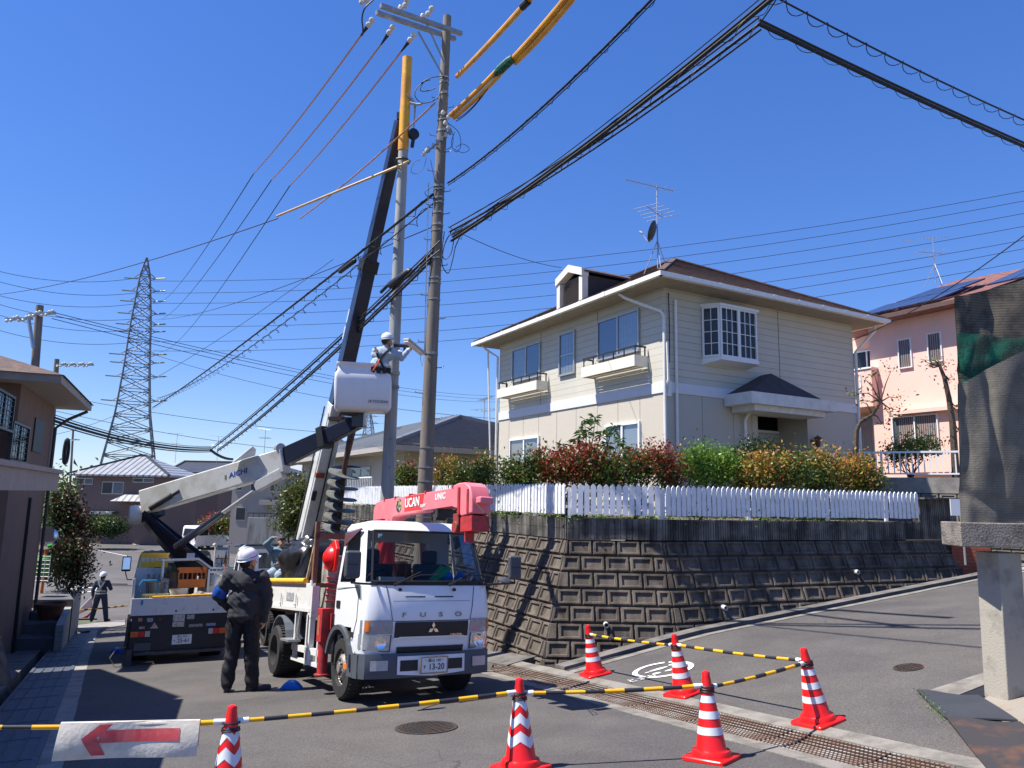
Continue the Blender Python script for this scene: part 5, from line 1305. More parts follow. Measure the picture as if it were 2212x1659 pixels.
for s in (-1, 1):
    wheel(t1, s*.73, .28, .365, .21, s, rimg); wheel(t1, s*.74, -2.57, .365, .40, s, rimw, dual=True)
# cab shell with real openings
def cabshell(parent, rings, xs_f, ys_side, wz, mat_, rear=True, name='cab', side_open=True, ws_open=True, arch=False):
    """rings: (z, halfwidth, front y, rear y); xs_f: (frac, setback); ys_side list; wz=(zi0, zi1) ring index range for openings"""
    pts = []
    for (z, w_, f, r_) in rings:
        row = []
        for y in ys_side[0:]: row.append((w_, min(y, f-.30), z))
        for fr, sb in xs_f: row.append((w_*fr, f-sb, z))
        row2 = [(-x, y, z_) for x, y, z_ in row[::-1]]
        full = row+row2[1:] if xs_f[-1][0] == 0 else row+row2
        pts.append(full)
    ns = len(ys_side); nf = len(xs_f); mb = MB(); I = [[mb.p(p) for p in row] for row in pts]; W = len(I[0])
    def is_open(i, j):
        if not (wz[0] <= i < wz[1]): return None
        jj = j if j < W//2 else W-2-j
        if side_open and 1 <= jj <= ns-3: return 'side'
        if ws_open and jj >= ns+1: return 'ws'
        return None
    for i in range(len(I)-1):
        for j in range(W-1):
            if is_open(i, j): continue
            jj = j if j < W//2 else W-2-j
            if arch and i < 2 and jj <= 2: continue
            mb.face((I[i][j], I[i+1][j], I[i+1][j+1], I[i][j+1]))
    mb.face([I[-1][j] for j in range(W)])
    if not arch: mb.face([I[0][j] for j in range(W)][::-1])
    # rear wall with window
    z0, z1 = rings[wz[0]][0]+.08, rings[wz[1]][0]-.1
    ry = ys_side[0]
    o = mb.build(name, mat_, parent, smooth=40)
    m2 = MB(); wmx = rings[0][1]
    m2.bb(-wmx+.012, wmx-.012, ry, ry+.02, rings[0][0], z0); m2.bb(-rings[-3][1]+.03, rings[-3][1]-.03, ry, ry+.02, z1, rings[-3][0])
    wb = rings[wz[1]][1]-.02
    m2.bb(-wb, -.42, ry+.001, ry+.019, z0, z1); m2.bb(.42, wb, ry+.001, ry+.019, z0, z1); m2.build('cab_rear_wall', mat_, o, smooth=0)
    # panes follow the shell
    def pane(sel, nm, gm, off=-.006):
        mg = MB()
        for i in range(wz[0], wz[1]):
            for j in range(W-1):
                if is_open(i, j) == sel[0] and (sel[1] is None or (j < W//2) == sel[1]):
                    q = [Vector(pts[a][b]) for a, b in ((i, j), (i+1, j), (i+1, j+1), (i, j+1))]; c = V(0, (ys_side[0]+rings[0][2])/2, q[0].z)
                    mg.poly([p+(V(c.x, c.y, p.z)-p).normalized()*-off*-1 for p in q])
        return mg.build(nm, gm, o, smooth=40)
    return o, pts, pane
rings = [(.50, .83, 1.06, 0), (.66, .85, 1.10, 0), (.85, .855, 1.13, 0), (.95, .855, 1.135, 0), (1.08, .855, 1.135, 0), (1.22, .85, 1.11, 0), (1.32, .845, 1.09, 0), (1.38, .835, 1.07, 0), (1.60, .81, 1.00, 0), (1.80, .785, .93, 0), (2.00, .76, .86, 0), (2.06, .745, .82, 0), (2.115, .70, .72, 0), (2.14, .6, .6, 0)]
xf = [(.995, .22), (.97, .13), (.92, .08), (.80, .045), (.6, .02), (.35, .006), (0, 0)]
cab, cpts, pane = cabshell(t1, rings, xf, [0.0, .10, .35, .66, .80], (7, 10), cabw, name='cab', arch=True)
wsg = glass('windscreen_glass', (.55, .60, .62), .985)
pane(('ws', None), 'windscreen', wsg); pane(('side', True), 'side_window', darkg); pane(('side', False), 'side_window', darkg)
mb = MB()
# black windscreen frame, drawn as a thin gasket
def on_shell(fr, z):
    for a, b in zip(rings, rings[1:]):
        if a[0] <= z <= b[0]:
            t = (z-a[0])/(b[0]-a[0]); w_ = a[1]*(1-t)+b[1]*t; f = a[2]*(1-t)+b[2]*t; break
    af = min(abs(fr), .9949)
    for p, q in zip(xf, xf[1:]):
        if q[0] <= af <= p[0]: t = (af-q[0])/(p[0]-q[0]); sb = q[1]*(1-t)+p[1]*t; break
    return V(w_*fr, f-sb, z)
ga = [on_shell(f/20, 1.385)+V(0, .006, 0) for f in range(-18, 19, 3)]; gb_ = [on_shell(f/20, 1.995)+V(0, .006, 0) for f in range(-18, 19, 3)]
for g in (ga, gb_): mb.tube(g, .016, 6)
for s in (-1, 1): mb.tube([on_shell(s*.9, z)+V(0, .006, 0) for z in (1.385, 1.6, 1.8, 1.995)], .016, 6)
mb.build('windscreen_gasket', black, cab)
def strip_on(z0, z1, f0, f1, off, n=12, flip=False):
    def fn(mb):
        mb.grid(lambda a, b: on_shell(f0+(f1-f0)*a, z0+(z1-z0)*b)+V(0, off, 0), n, 3)
        mb.grid(lambda a, b: on_shell(f0+(f1-f0)*a, z0+(z1-z0)*b)+V(0, off-.02, 0), n, 3)
    return fn
P1(strip_on(1.34, 1.372, -.92, .92, .008, 20), black, 'cowl_panel', cab)
# side window frame and door groove, handle, visor
for s in (1, -1):
    def dg(mb, s=s):
        x = s*.857
        for a, b in (((x, .03, .55), (s*.765, .03, 2.02)), ((s*.765, .03, 2.02), (s*.765, .60, 2.03)), ((x, .86, 1.30), (x, .84, .95)), ((x, .84, .95), (x, .70, .70)), ((s*.845, .80, 1.32), (x, .03, 1.30))): mb.bar(a, b, .006, .006)
    P1(dg, darkpl, 'door_seam', cab)
    P1(lambda mb, s=s: (mb.poly([(s*.856, .66, 1.37), (s*.856, .88, 1.37), (s*.858, .93, 1.19), (s*.858, .86, 1.19)])), darkg, 'quarter_window', cab, smooth=0)
    P1(lambda mb, s=s: mb.bb(s*.856, s*.866, .07, .21, 1.06, 1.15), black, 'door_handle', cab, bevel=.01)
    P1(lambda mb, s=s: mb.prism([(s*.775, .05, 2.0), (s*.80, .1, 1.82), (s*.80, .55, 1.96), (s*.775, .66, 2.02)], (s*.02, 0, 0)), mat('visor_smoke', (.09, .015, .02), .2, var=0), 'window_visor', cab, smooth=0)
P1(lambda mb: mb.bb(-.7, .7, .4, .9, .9, 1.33), mat('dash_dark', (.03, .03, .033), .7, var=.1), 'dashboard', cab, bevel=.03)
for x in (-.42, .42):
    P1(lambda mb, x=x: (mb.bb(x-.24, x+.24, .02, .13, 1.0, 1.62), mb.bb(x-.11, x+.11, .02, .1, 1.62, 1.8)), darkpl, 'seat', cab, bevel=.03)
P1(lambda mb: mb.tube([V(.42+.19*math.cos(a/12*6.283), .42+.04*math.sin(a/12*6.283), 1.38+.15*math.sin(a/12*6.283)) for a in range(13)], .016, 6), black, 'steering_wheel', cab)
P1(lambda mb: (mb.bb(.3, .62, .8, .93, 1.37, 1.44), ), mat('paper', (.55, .62, .6), .7, var=.05), 'dash_paper', cab, smooth=0)
P1(lambda mb: mb.bb(.18, .42, .55, .85, 1.33, 1.60), mat('toolbox_black', (.02, .022, .025), .5, var=0), 'dash_box', cab, bevel=.01)
bluep = mat('blue_plastic', (.0, .18, .75), .35, var=.1); greenp = mat('green_plastic', (.0, .42, .12), .35, var=.1)
P1(lambda mb: (mb.lathe([(.001, 0), (.06, .02), (.085, .07), (.06, .12), (.02, .14)], (-.30, .86, 1.38), (0, 0, 1), 14), mb.lathe([(.03, 0), (.07, .12), (.02, .14)], (-.44, .84, 1.40), (-.3, .2, .3), 12)), bluep, 'blue_chock', cab)
P1(lambda mb: (mb.tube([(-.06, .88, 1.40), (-.2, .84, 1.50), (-.26, .82, 1.56)], [.018, .045, .04], 12), mb.tube([(-.10, .9, 1.39), (-.26, .88, 1.49), (-.33, .86, 1.56)], [.018, .045, .04], 12)), greenp, 'green_chock', cab)
# nose details
nose = P1(strip_on(.735, .92, -.57, .57, .012, 24), black, 'upper_grille', cab)
for s in (-1, 1):
    P1(lambda mb, s=s: mb.poly([on_shell(s*f, z)+V(0, .013, 0) for f, z in ((.57, .93), (.60, .93), (.57, .72), (.42, .725))]), cabw, 'grille_corner', cab, smooth=0)
P1(lambda mb: (strip_on(.735, .755, -.5, .5, .02, 18)(mb)), cabw, 'grille_lip', cab)
P1(strip_on(.56, .64, -.52, .52, .012, 20), black, 'lower_grille', cab)
P1(strip_on(.925, .935, -.62, .62, .004, 24), darkpl, 'panel_gap', cab)
P1(strip_on(1.155, 1.162, -.60, .60, .003, 24), mat('seam_grey', (.3, .31, .33), .5, var=0), 'panel_gap', cab)
for x in (-.33, .12): P1(strip_on(1.20, 1.215, x, x+.3, .004, 10), black, 'vent_slot', cab)
for s in (-1, 1):
    P1(lambda mb, s=s: mb.tube([on_shell(s*.60, .93)+V(0, .004, 0), on_shell(s*.64, 1.1)+V(0, .004, 0), on_shell(s*.70, 1.33)+V(0, .004, 0)], .005, 5), darkpl, 'panel_gap', cab)
    hl = P1(lambda mb, s=s: mb.grid(lambda a, b: on_shell(s*(.62+.375*a), .60+.17*b+.02*a)+V(s*.004*a, .014, 0), 8, 3), mat('lamp_clear', (.62, .64, .66), .12, .5, var=.1, scale=12), 'headlight', cab)
    P1(lambda mb, s=s: mb.lathe([(.001, 0), (.05, .004), (.07, .012), (.072, .016), (.05, .010), (.001, .006)], on_shell(s*.76, .69)+V(0, .016, 0), (0, 1, 0), 16), chrome, 'reflector', hl)
    P1(lambda mb, s=s: (mb.bar(on_shell(s*.625, .595)+V(0, .02, 0), on_shell(s*.97, .615)+V(0, .02, 0), .012, .012), mb.bar(on_shell(s*.625, .595)+V(0, .02, 0), on_shell(s*.615, .78)+V(0, .02, 0), .012, .012)), bluegrey, 'lamp_bezel', hl)
    P1(lambda mb, s=s: mb.grid(lambda a, b: on_shell(s*(.60+.39*a), .79+.155*b)+V(s*.004*a, .013, 0), 8, 3), mat('lamp_ribbed', (.33, .34, .37), .25, .3, var=.15, scale=25), 'upper_lamp', cab)
    P1(lambda mb, s=s: mb.grid(lambda a, b: on_shell(s*(.90+.06*a), .82+.11*b)+V(s*.004, .018, 0), 3, 3), mat('amber', (.75, .18, .02), .25, var=.1), 'indicator', cab)
chx = lambda x: V(-x, 0, 0)
# lettering on the nose
for ch, x in zip('FUSO', (.38, .14, -.10, -.34)):
    p = on_shell(x/.855, 1.0)+V(0, .012, 0); text('nose_letter', ch, .075, plateM(p, (-1, 0, 0), (0, 0, 1)), mat('letter_grey', (.22, .22, .24), .3, .6, var=0), cab, ext=.004, sx=1.6, bold=.001)
p = on_shell(-.36, .765)+V(0, .03, 0); text('model_lettering', 'CANTER', .032, plateM(p, (-1, 0, 0), (0, 0, 1)), chrome, cab, ext=.001, sx=1.3, shear=.2)
def emblem(mb):
    c = on_shell(0, .84)+V(0, .022, 0)
    for a in (90, 210, 330):
        d = V(-math.cos(rad(a)), 0, math.sin(rad(a))); n = V(-d.z, 0, d.x); L = .075
        q = [c, c+d*L*.5+n*L*.29, c+d*L, c+d*L*.5-n*L*.29]; mb.prism(q, (0, .008, 0))
P1(emblem, chrome, 'emblem', cab, smooth=0)
# bumper
def bump(mb):
    n = 28
    def f(a, b):
        fr = -1+2*a; z = .30+.27*b; p = on_shell(max(-.999, min(.999, fr)), .62); return V(p.x*1.03, p.y+.05*(1-.25*abs(2*b-1)**2), z)
    mb.grid(f, n, 5); mb.grid(lambda a, b: f(a, b)-V(0, .12, 0), n, 5)
    mb.grid(lambda a, b: f(a, 1)-V(0, .12*b, 0), n, 1); mb.grid(lambda a, b: f(a, 0)-V(0, .12*b, 0), n, 1)
    for s in (-1, 1): mb.bb(s*.84, s*.865, .60, .95, .30, .56)
bp = P1(bump, bluegrey, 'bumper')
P1(lambda mb: mb.grid(lambda a, b: V(*(on_shell(-.52+1.04*a, .62)+V(0, .058, 0)).xy, .31+.23*b+(.03*abs(2*a-1) if b == 0 else 0)), 16, 2), cabw, 'bumper_centre', bp)
for s in (-1, 1):
    P1(lambda mb, s=s: mb.grid(lambda a, b: V(*(on_shell(s*(.22+.26*a), .62)+V(0, .062, 0)).xy, .375+.12*b), 4, 1), black, 'bumper_slot', bp, smooth=0)
    P1(lambda mb, s=s: mb.grid(lambda a, b: V(*(on_shell(s*(.64+.24*a), .62)+V(s*.012, .062, 0)).xy, .39+.11*b), 6, 1), mat('fog_lens', (.45, .45, .45), .3, .2, var=.1, scale=30), 'fog_lamp', bp, smooth=0)
    P1(lambda mb, s=s: mb.bb(s*.845, s*.86, .46, .60, .37, .43), mat('amber', (.75, .18, .02)), 'side_marker', bp, smooth=0)
def jplate(parent, c, xd, upd, top, kana, num, w_=.33, h_=.165, frame=True, wld=False):
    M = plateM(c, xd, upd); R3 = M.to_3x3()
    mb = MB(M); mb.box((0, 0, 0), (w_, h_, .004)); pl_ = mb.build('number_plate', mat('plate_white', (.74, .75, .74), .5, var=.03), parent, smooth=0)
    pg = mat('plate_green', (.0, .03, .02), .5, var=0)
    if frame:
        mb = MB(M)
        for s in (-1, 1): mb.box((s*(w_/2+.006), 0, 0), (.012, h_+.024, .014)); mb.box((0, s*(h_/2+.006), 0), (w_, .012, .014))
        mb.build('plate_frame', mat('plate_frame', (.35, .25, .15), .4, .6, var=.1), pl_, smooth=0)
    text('plate_text', top, .045, M @ Matrix.Translation((0, .05, .004)), pg, pl_, ext=.001)
    text('plate_text', kana, .045, M @ Matrix.Translation((-.125, -.022, .004)), pg, pl_, ext=.001)
    text('plate_text', num, .095, M @ Matrix.Translation((.028, -.022, .004)), pg, pl_, ext=.001, sx=.95, bold=.0012)
jplate(bp, (0, 1.205, .435), (-1, 0, .0), (0, .05, 1), '・福山 100・', 'す', '13-20')
# wipers, stickers, mirrors
for x in (.44, -.28):
    P1(lambda mb, x=x: (mb.tube([(x+.08, 1.14, 1.345), (x+.0, 1.12, 1.375), (x-.28, 1.085, 1.50)], [.02, .014, .007], 6), mb.tube([(x+.03, 1.13, 1.36), (x-.25, 1.10, 1.46), (x-.55, 1.08, 1.47)], .007, 5), mb.lathe([(.02, 0), (.02, .03)], (x+.0, 1.11, 1.29), (0, 1, 0), 10)), black, 'wiper', cab)
P1(lambda mb: mb.box(on_shell(.80, 1.93)+V(0, .004, 0), (.05, .003, .05)), mat('sticker_pale', (.5, .7, .65), .5, var=0), 'sticker', cab, smooth=0)
P1(lambda mb: mb.lathe([(.001, .004), (.028, .004), (.028, 0)], on_shell(-.84, 1.9)+V(0, .008, 0), (0, 1, 0), 16), mat('sticker_red', (.65, .12, .08), .5, var=0), 'sticker', cab, smooth=0)
for (x, y, z, s) in ((1.10, 1.28, 1.57, 1), (-1.22, 1.02, 1.57, -1)):
    arm_ = P1(lambda mb, x=x, y=y, z=z, s=s: mb.tube([(s*.70, 1.03, 1.36), (s*.80, 1.08, 1.355), (s*.95, (y+1.05)/2, 1.36), (x, y, 1.37), (x, y, 1.46)], .013, 8), black, 'mirror_arm', cab)
    P1(lambda mb, x=x, y=y, z=z: mb.box((x, y, z), (.19, .075, .31)), darkpl, 'mirror', arm_, bevel=.035, seg=3)
    P1(lambda mb, x=x, y=y, z=z: mb.box((x, y+.038, z-.0), (.13, .012, .006)), black, 'mirror_gap', arm_, smooth=0)
P1(lambda mb: mb.lathe([(.001, .012), (.05, .006), (.085, -.006), (.08, -.02), (.001, -.02)], (-1.02, 1.1, 1.42), (0, .6, .8), 16, sx=1.1, sy=.7), darkpl, 'under_mirror', cab)
# arches, sill, step
def arch(mb, s):
    pts = [V(s*.87, .28+.47*math.cos(a), .36+.50*math.sin(a)) for a in [math.pi*(-.02+.62*i/14) for i in range(15)]]
    pts = [V(s*.87, .72, .40), V(s*.87, .71, .5)]+[V(s*.87, .28+.45*math.cos(rad(a)), .38+.46*math.sin(rad(a))) for a in range(20, 171, 12)]
    for a, b in zip(pts, pts[1:]): mb.bar(a, b+(b-a)*.05, .05, .055)
for s in (-1, 1):
    P1(lambda mb, s=s: arch(mb, s), bluegrey, 'wheel_arch', smooth=50)
    P1(lambda mb, s=s: mb.bb(s*.60, s*.855, -.0, .75, .74, .80), black, 'arch_liner', smooth=0); P1(lambda mb, s=s: (mb.bb(s*.56, s*.60, -.02, .8, .5, .80), mb.bb(s*.60, s*.84, .78, .80, .5, .84)), black, 'arch_liner', smooth=0)
    P1(lambda mb, s=s: (mb.bb(s*.80, s*.86, -.02, .02, .40, .98)), black, 'cab_flap', smooth=0)
# chassis, crane base, outriggers
P1(lambda mb: (mb.bb(-.38, -.30, -3.95, .9, .55, .75), mb.bb(.30, .38, -3.95, .9, .55, .75), [mb.bb(-.3, .3, y, y+.08, .58, .72) for y in (-3.9, -3.0, -2.2, -1.3, .2)], mb.bb(-.25, .25, -.9, -.3, .3, .6)), dsteel, 'chassis', smooth=0)
P1(lambda mb: mb.cyl((-.6, -2.57, .365), (.6, -2.57, .365), .09), dsteel, 'rear_axle')
P1(lambda mb: mb.bb(-.82, .82, -.62, -.22, .78, .98), redc, 'crane_base', smooth=0)
for s in (-1, 1):
    og = P1(lambda mb, s=s: (mb.bb(s*.77, s*.93, -.47, -.28, .62, 1.04), mb.cyl((s*.85, -.38, .22), (s*.85, -.38, .72), .065), mb.cyl((s*.85, -.38, .2), (s*.85, -.38, .23), .10)), redc, 'outrigger', bevel=.008)
    P1(lambda mb, s=s: (mb.bb(s*.931, s*.934, -.44, -.34, .7, .95),), mat('warning_label', (.42, .12, .06), .5, var=.3, scale=30), 'warning_label', og, smooth=0)
col = P1(lambda mb: (mb.cyl((0, -.48, .95), (0, -.48, 2.1), .135, .12, 20), mb.bb(-.16, .16, -.62, -.32, 1.98, 2.24)), redc, 'crane_column')
P1(lambda mb: (mb.cyl((.2, -.45, 1.3), (.1, -.1, 2.2), .05), mb.bb(-.35, -.2, -.6, -.3, 1.0, 1.5)), redc, 'crane_cylinder')
# lever rack at the side
for k in range(5):
    P1(lambda mb, k=k: (mb.tube([(.62, -.42, 1.12+k*.07), (.86, -.30, 1.13+k*.075)], .009, 5), mb.lathe([(.001, 0), (.018, .01), (.02, .04), (.001, .055)], (.86, -.30, 1.13+k*.075), (.5, .5, .1), 8)), [redc, redc][0], 'control_lever')
def boomb(mb):
    prof = [(-.80, 2.20), (-.80, 2.42), (-.70, 2.50), (-.45, 2.515), (1.9, 2.455), (1.9, 2.235), (.15, 2.265), (-.05, 2.24), (-.12, 2.14), (-.55, 2.12)]
    mb.prism([V(.105, y, z) for y, z in prof], (-.21, 0, 0))
bm_ = P1(boomb, pinkc, 'crane_boom', bevel=.012)
P1(lambda mb: (mb.prism([V(.125, y, z) for y, z in ((1.82, 2.22), (1.83, 2.48), (1.95, 2.495), (2.12, 2.485), (2.24, 2.43), (2.30, 2.32), (2.31, 2.12), (2.05, 2.10), (1.95, 2.2))], (-.25, 0, 0)), mb.bb(-.09, .09, 2.33, 2.44, 2.22, 2.30)), pinkc, 'boom_head', bm_, bevel=.02)
P1(lambda mb: (mb.bb(.1255, .14, 1.98, 2.03, 2.12, 2.44), mb.bb(.1255, .137, 2.2, 2.24, 2.13, 2.40), mb.bb(-.115, .115, 2.02, 2.30, 1.93, 2.10), mb.bb(-.05, .05, 2.0, 2.06, 1.82, 1.93)), redc, 'head_rib', bm_, bevel=.004)
P1(lambda mb: (mb.bb(-.06, .06, 1.72, 1.86, 1.96, 2.16), mb.cyl((-.08, 1.79, 2.0), (.08, 1.79, 2.0), .07)), mat('hook_red', (.33, .035, .03), .6, col2=(.15, .05, .03), scale=20), 'hook_block', bm_, bevel=.01)
P1(lambda mb: mb.tube([(0.11, 2.3, 2.27), (.13, 2.62, 2.1), (.05, 2.66, 1.86), (-.05, 2.5, 1.84), (-.1, 2.25, 1.95)], .006, 5), cable, 'head_cable', bm_)
P1(lambda mb: (mb.tube([(.0, .25, 2.22), (0, 1.7, 2.14), (0, 1.75, 2.05)], .006, 5), mb.bb(-.07, .07, 1.2, 1.28, 2.12, 2.24), mb.bb(-.12, .12, 1.35, 1.42, 2.14, 2.24)), dsteel, 'winch_rope', bm_)
for y in (-.4, .0, .5, 1.0, 1.78): P1(lambda mb, y=y: mb.bb(-.112, .112, y, y+.035, 2.495-.02*(y+.45), 2.53-.02*(y+.45)), redc, 'boom_lug', bm_, smooth=0)
BX = .108
P1(lambda mb: mb.lathe([(.001, .003), (.09, .003), (.09, 0)], (BX, .17, 2.385), (1, 0, 0), 28), mat('badge_dark', (.02, .035, .08), .5, col2=(.5, .45, .1), c2lo=.5, c2hi=.56, scale=22), 'round_badge', bm_, smooth=0)
def side_text(s, size, y, z, m, sx=1, bold=0, shear=0, nm='boom_lettering', x=BX): return text(nm, s, size, plateM((x, y, z), (0, 1, -.02), (0, 0, 1)), m, bm_, ext=.001, sx=sx, bold=bold, shear=shear)
P1(lambda mb: mb.poly([(BX, .36, 2.285), (BX, .93, 2.275), (BX, .98, 2.47), (BX, .38, 2.485)]), mat('badge_red', (.62, .04, .04), .5, var=.1), 'lettering_panel', bm_, smooth=0)
wt = mat('lettering_white', (.78, .76, .74), .5, var=0); bk = mat('lettering_black', (.03, .02, .02), .5, var=0)
side_text('UCAN', .165, .62, 2.385, bk, 1.0, .010, x=BX+.001); side_text('UCAN', .165, .62, 2.385, wt, 1.0, .004, x=BX+.003); side_text('super', .075, .96, 2.325, wt, 1.0, .001, .3, x=BX+.002)
side_text('UNIC', .105, 1.46, 2.385, wt, 1.15, .004)
# bed with sides, posts, rails
bedw = whitedirty
bed = P1(lambda mb: mb.bb(-.84, .84, -3.85, -.95, .93, .99), rust, 'bed_floor', smooth=0)
for s in (-1, 1):
    sp_ = P1(lambda mb, s=s: mb.bb(s*.82, s*.86, -3.85, -1.02, .99, 1.36), bedw, 'side_panel', bed, smooth=0, bevel=.005)
    P1(lambda mb, s=s: (mb.bb(s*.86, s*.885, -3.85, -1.0, .97, 1.02), mb.bb(s*.86, s*.88, -3.86, -3.80, .99, 1.38), mb.bb(s*.86, s*.88, -1.10, -1.02, .93, 1.40)), bedw, 'side_rail', sp_, smooth=0)
    for y in (-3.4, -2.6, -1.75): P1(lambda mb, s=s, y=y: (mb.bb(s*.88, s*.895, y, y+.03, 1.02, 1.20), mb.cyl((s*.9, y-.02, 1.06), (s*.9, y+.05, 1.06), .012, n=6)), bedw, 'latch', sp_)
    P1(lambda mb, s=s: mb.cyl((s*.87, -3.42, 1.395), (s*.87, -1.35, 1.39), .04, n=12), mat('foam_yellow', (.85, .42, .03), .7, var=.15), 'foam_pad', sp_)
    P1(lambda mb, s=s: (mb.bb(s*.78, s*.88, -1.02, -.94, .90, 1.32), mb.bb(s*.80, s*.87, -1.04, -.98, .3, .93)), bedw, 'front_post', bed, smooth=0)
P1(lambda mb: (mb.bb(.862, .866, -2.35, -1.95, 1.10, 1.22),), mat('sign_panel', (.55, .55, .56), .5, col2=(.2, .2, .22), c2lo=.48, c2hi=.5, scale=45), 'side_sign', bed, smooth=0)
rk = P1(lambda mb: ([mb.bb(s*.80, s*.86, -1.12, -1.05, .95, 2.22) for s in (-1, 1)], mb.bb(-.86, .86, -1.12, -1.05, 1.98, 2.06), mb.bb(-.80, .80, -1.11, -1.06, 1.30, 1.36)), rust, 'front_rack', smooth=0)
P1(lambda mb: mb.bar((.83, -1.12, 1.95), (.83, -1.65, 1.02), .035, .035), mat('rack_yellow', (.55, .42, .2), .6, col2=(.3, .2, .12), scale=10), 'rack_brace', rk)
P1(lambda mb: (mb.bb(-.3, .2, -1.9, -1.2, .99, 1.55), mb.bb(.25, .6, -1.5, -1.2, 1.0, 1.75), mb.bb(-.7, -.4, -2.2, -1.3, 1.0, 1.7)), mat('gear_grey', (.33, .34, .30), .7, col2=(.12, .10, .08), scale=6), 'stowed_boxes', bed, bevel=.01)
P1(lambda mb: [mb.cyl((-.75+.1*i, -1.2, 1.05+.02*i), (-.75+.1*i, -3.7, 1.05+.02*i), .035, n=8) for i in range(5)], mat('pipe_brown', (.35, .16, .06), .6, var=.3), 'stowed_pipes', bed)
# fender, ladder rail, mudguard, tool step
for s in (-1, 1):
    P1(lambda mb, s=s: [mb.bar(V(s*.72, -2.57+.50*math.cos(rad(a)), .37+.50*math.sin(rad(a))), V(s*.72, -2.57+.50*math.cos(rad(a+16)), .37+.50*math.sin(rad(a+16))), .33, .02) for a in (20, 36, 52, 68, 84, 100, 116, 132, 148)], mat('fender_grey', (.12, .14, .17), .5, var=.15), 'rear_fender')
    P1(lambda mb, s=s: (mb.bb(s*.80, s*.86, -1.87, -.58, .42, .50), mb.bb(s*.80, s*.86, -1.87, -.58, .28, .33), [mb.bb(s*.80, s*.86, y, y+.05, .33, .95) for y in (-1.8, -1.2, -.66)]), [bedw][0], 'side_guard', smooth=0)
P1(lambda mb: (mb.bb(.82, 1.0, -2.0, -1.55, .545, .575), mb.bar((.88, -1.62, .57), (.86, -1.5, .95), .03, .03), mb.bar((.88, -1.45, .98), (.88, -1.5, .6), .03, .03)), steel, 'fold_step', smooth=0)
P1(lambda mb: (mb.bb(-.7, .7, -3.92, -3.87, .4, .52),), dsteel, 'rear_guard', smooth=0)
P1(lambda mb: (mb.cyl((.45, -1.5, .55), (.45, -.8, .55), .17), mb.bb(-.7, -.4, -1.7, -.9, .35, .75)), black, 'tank')
P1(lambda mb: (mb.bb(.42, .72, -.25, -.2, .9, 1.3), mb.bb(-.8, .8, -.24, -.18, .5, .9)), black, 'crane_valves', smooth=0)
P1(lambda mb: [mb.tube([(.3+.1*i, -.3, 1.0), (.5+.05*i, -.55, .8-.03*i), (.6, -1.0, .72+.04*i), (.3, -1.4, .7)], .014, 5) for i in range(4)], black, 'hydraulic_hoses')
# loose things on the truck: things of their own
W1 = lambda x, y, z: T1M @ V(x, y, z)
mb = MB(T1M); mb.prism([V(.80, y, z) for y, z in ((-.20, 1.92), (-.42, 1.86), (-.62, 1.56), (-.32, 1.50), (-.16, 1.52), (-.1, 1.8))], (.05, 0, 0)); mb.lathe([(.001, .11), (.07, .09), (.14, .04), (.16, .0)], (.85, -.32, 1.69), (1, 0, 0), 18)
solo(mb, 'red_cone_base', mat('cone_red', (.78, .012, .012), .35, var=.06), 'bright red plastic cone base stowed behind the cab of the crane truck', 'traffic cone', W1(.82, -.35, 1.5), bevel=.01)
def lumpy(o, amp, sc_, seed=0):
    me = o.data; import mathutils
    for v in me.vertices:
        n = mathutils.noise.noise_vector(v.co*sc_+V(seed, 0, 0)); v.co += n*amp
def sack(name, label, cat, c, d, m, seed, amp=.09, M=T1M, sub=3, sc_=4):
    mb = MB(M); n = 12
    def f(a, b):
        th = 2*math.pi*a; ph = math.pi*(b-.5); cs = lambda t, e: math.copysign(abs(math.cos(t))**e, math.cos(t)); sn = lambda t, e: math.copysign(abs(math.sin(t))**e, math.sin(t))
        return V(c[0]+d[0]*cs(ph, .5)*cs(th, .6), c[1]+d[1]*cs(ph, .5)*sn(th, .6), c[2]+d[2]*sn(ph, .6))
    mb.grid(f, 36, 20); o = mb.build(name, m, None, smooth=80, fix=True); lumpy(o, amp, sc_, seed); lumpy(o, amp*.35, sc_*3.2, seed)
    return tag(recenter(o, M @ V(c[0], c[1], c[2]-d[2])), label, cat)
blackbag = mat('black_sheet', (.018, .018, .02), .28, var=.3, bump=.3, bscale=12)
sack('black_sheet_bundle', 'heap covered with shiny black plastic sheet on the crane truck bed', 'tarpaulin', (.22, -2.95, 1.56), (.52, .62, .50), blackbag, 3, .16)
# ================================================================== rear truck: aerial work platform seen from behind
T2M = frameM((-6.01, 14.04, -3.10), (-.446, .895, -.102), (.895, .446, -.01))
t2 = thing('bucket_truck', 'white bucket truck seen from behind with crates of tools on its bed', 'bucket truck', M=T2M)
P2_ = lambda fn, m, name, par=None, **k: P1(fn, m, name, par or t2, **k)
for s in (-1, 1): wheel(t2, s*.66, 3.9, .36, .21, s, rimg, holes=6); wheel(t2, s*.66, 1.15, .36, .38, s, rimw, dual=True, holes=6)
P2_(lambda mb: (mb.bb(-.36, -.28, .1, 4.6, .52, .72), mb.bb(.28, .36, .1, 4.6, .52, .72), mb.cyl((-.55, 1.15, .36), (.55, 1.15, .36), .09), mb.bb(-.6, .6, 1.9, 2.9, .35, .7)), dsteel, 'chassis', smooth=0)
rings = [(.50, .80, 1.0, 0), (.9, .83, 1.05, 0), (1.15, .83, 1.02, 0), (1.25, .82, 1.0, 0), (1.55, .79, .92, 0), (1.85, .75, .82, 0), (1.93, .72, .72, 0), (1.97, .66, .6, 0)]
ck2 = thing  # keep name short
def shift(parent, dy):
    e = None
    return e
_off = Matrix.Translation((0, 3.55, .16))
r_b = rings; xf_b = xf
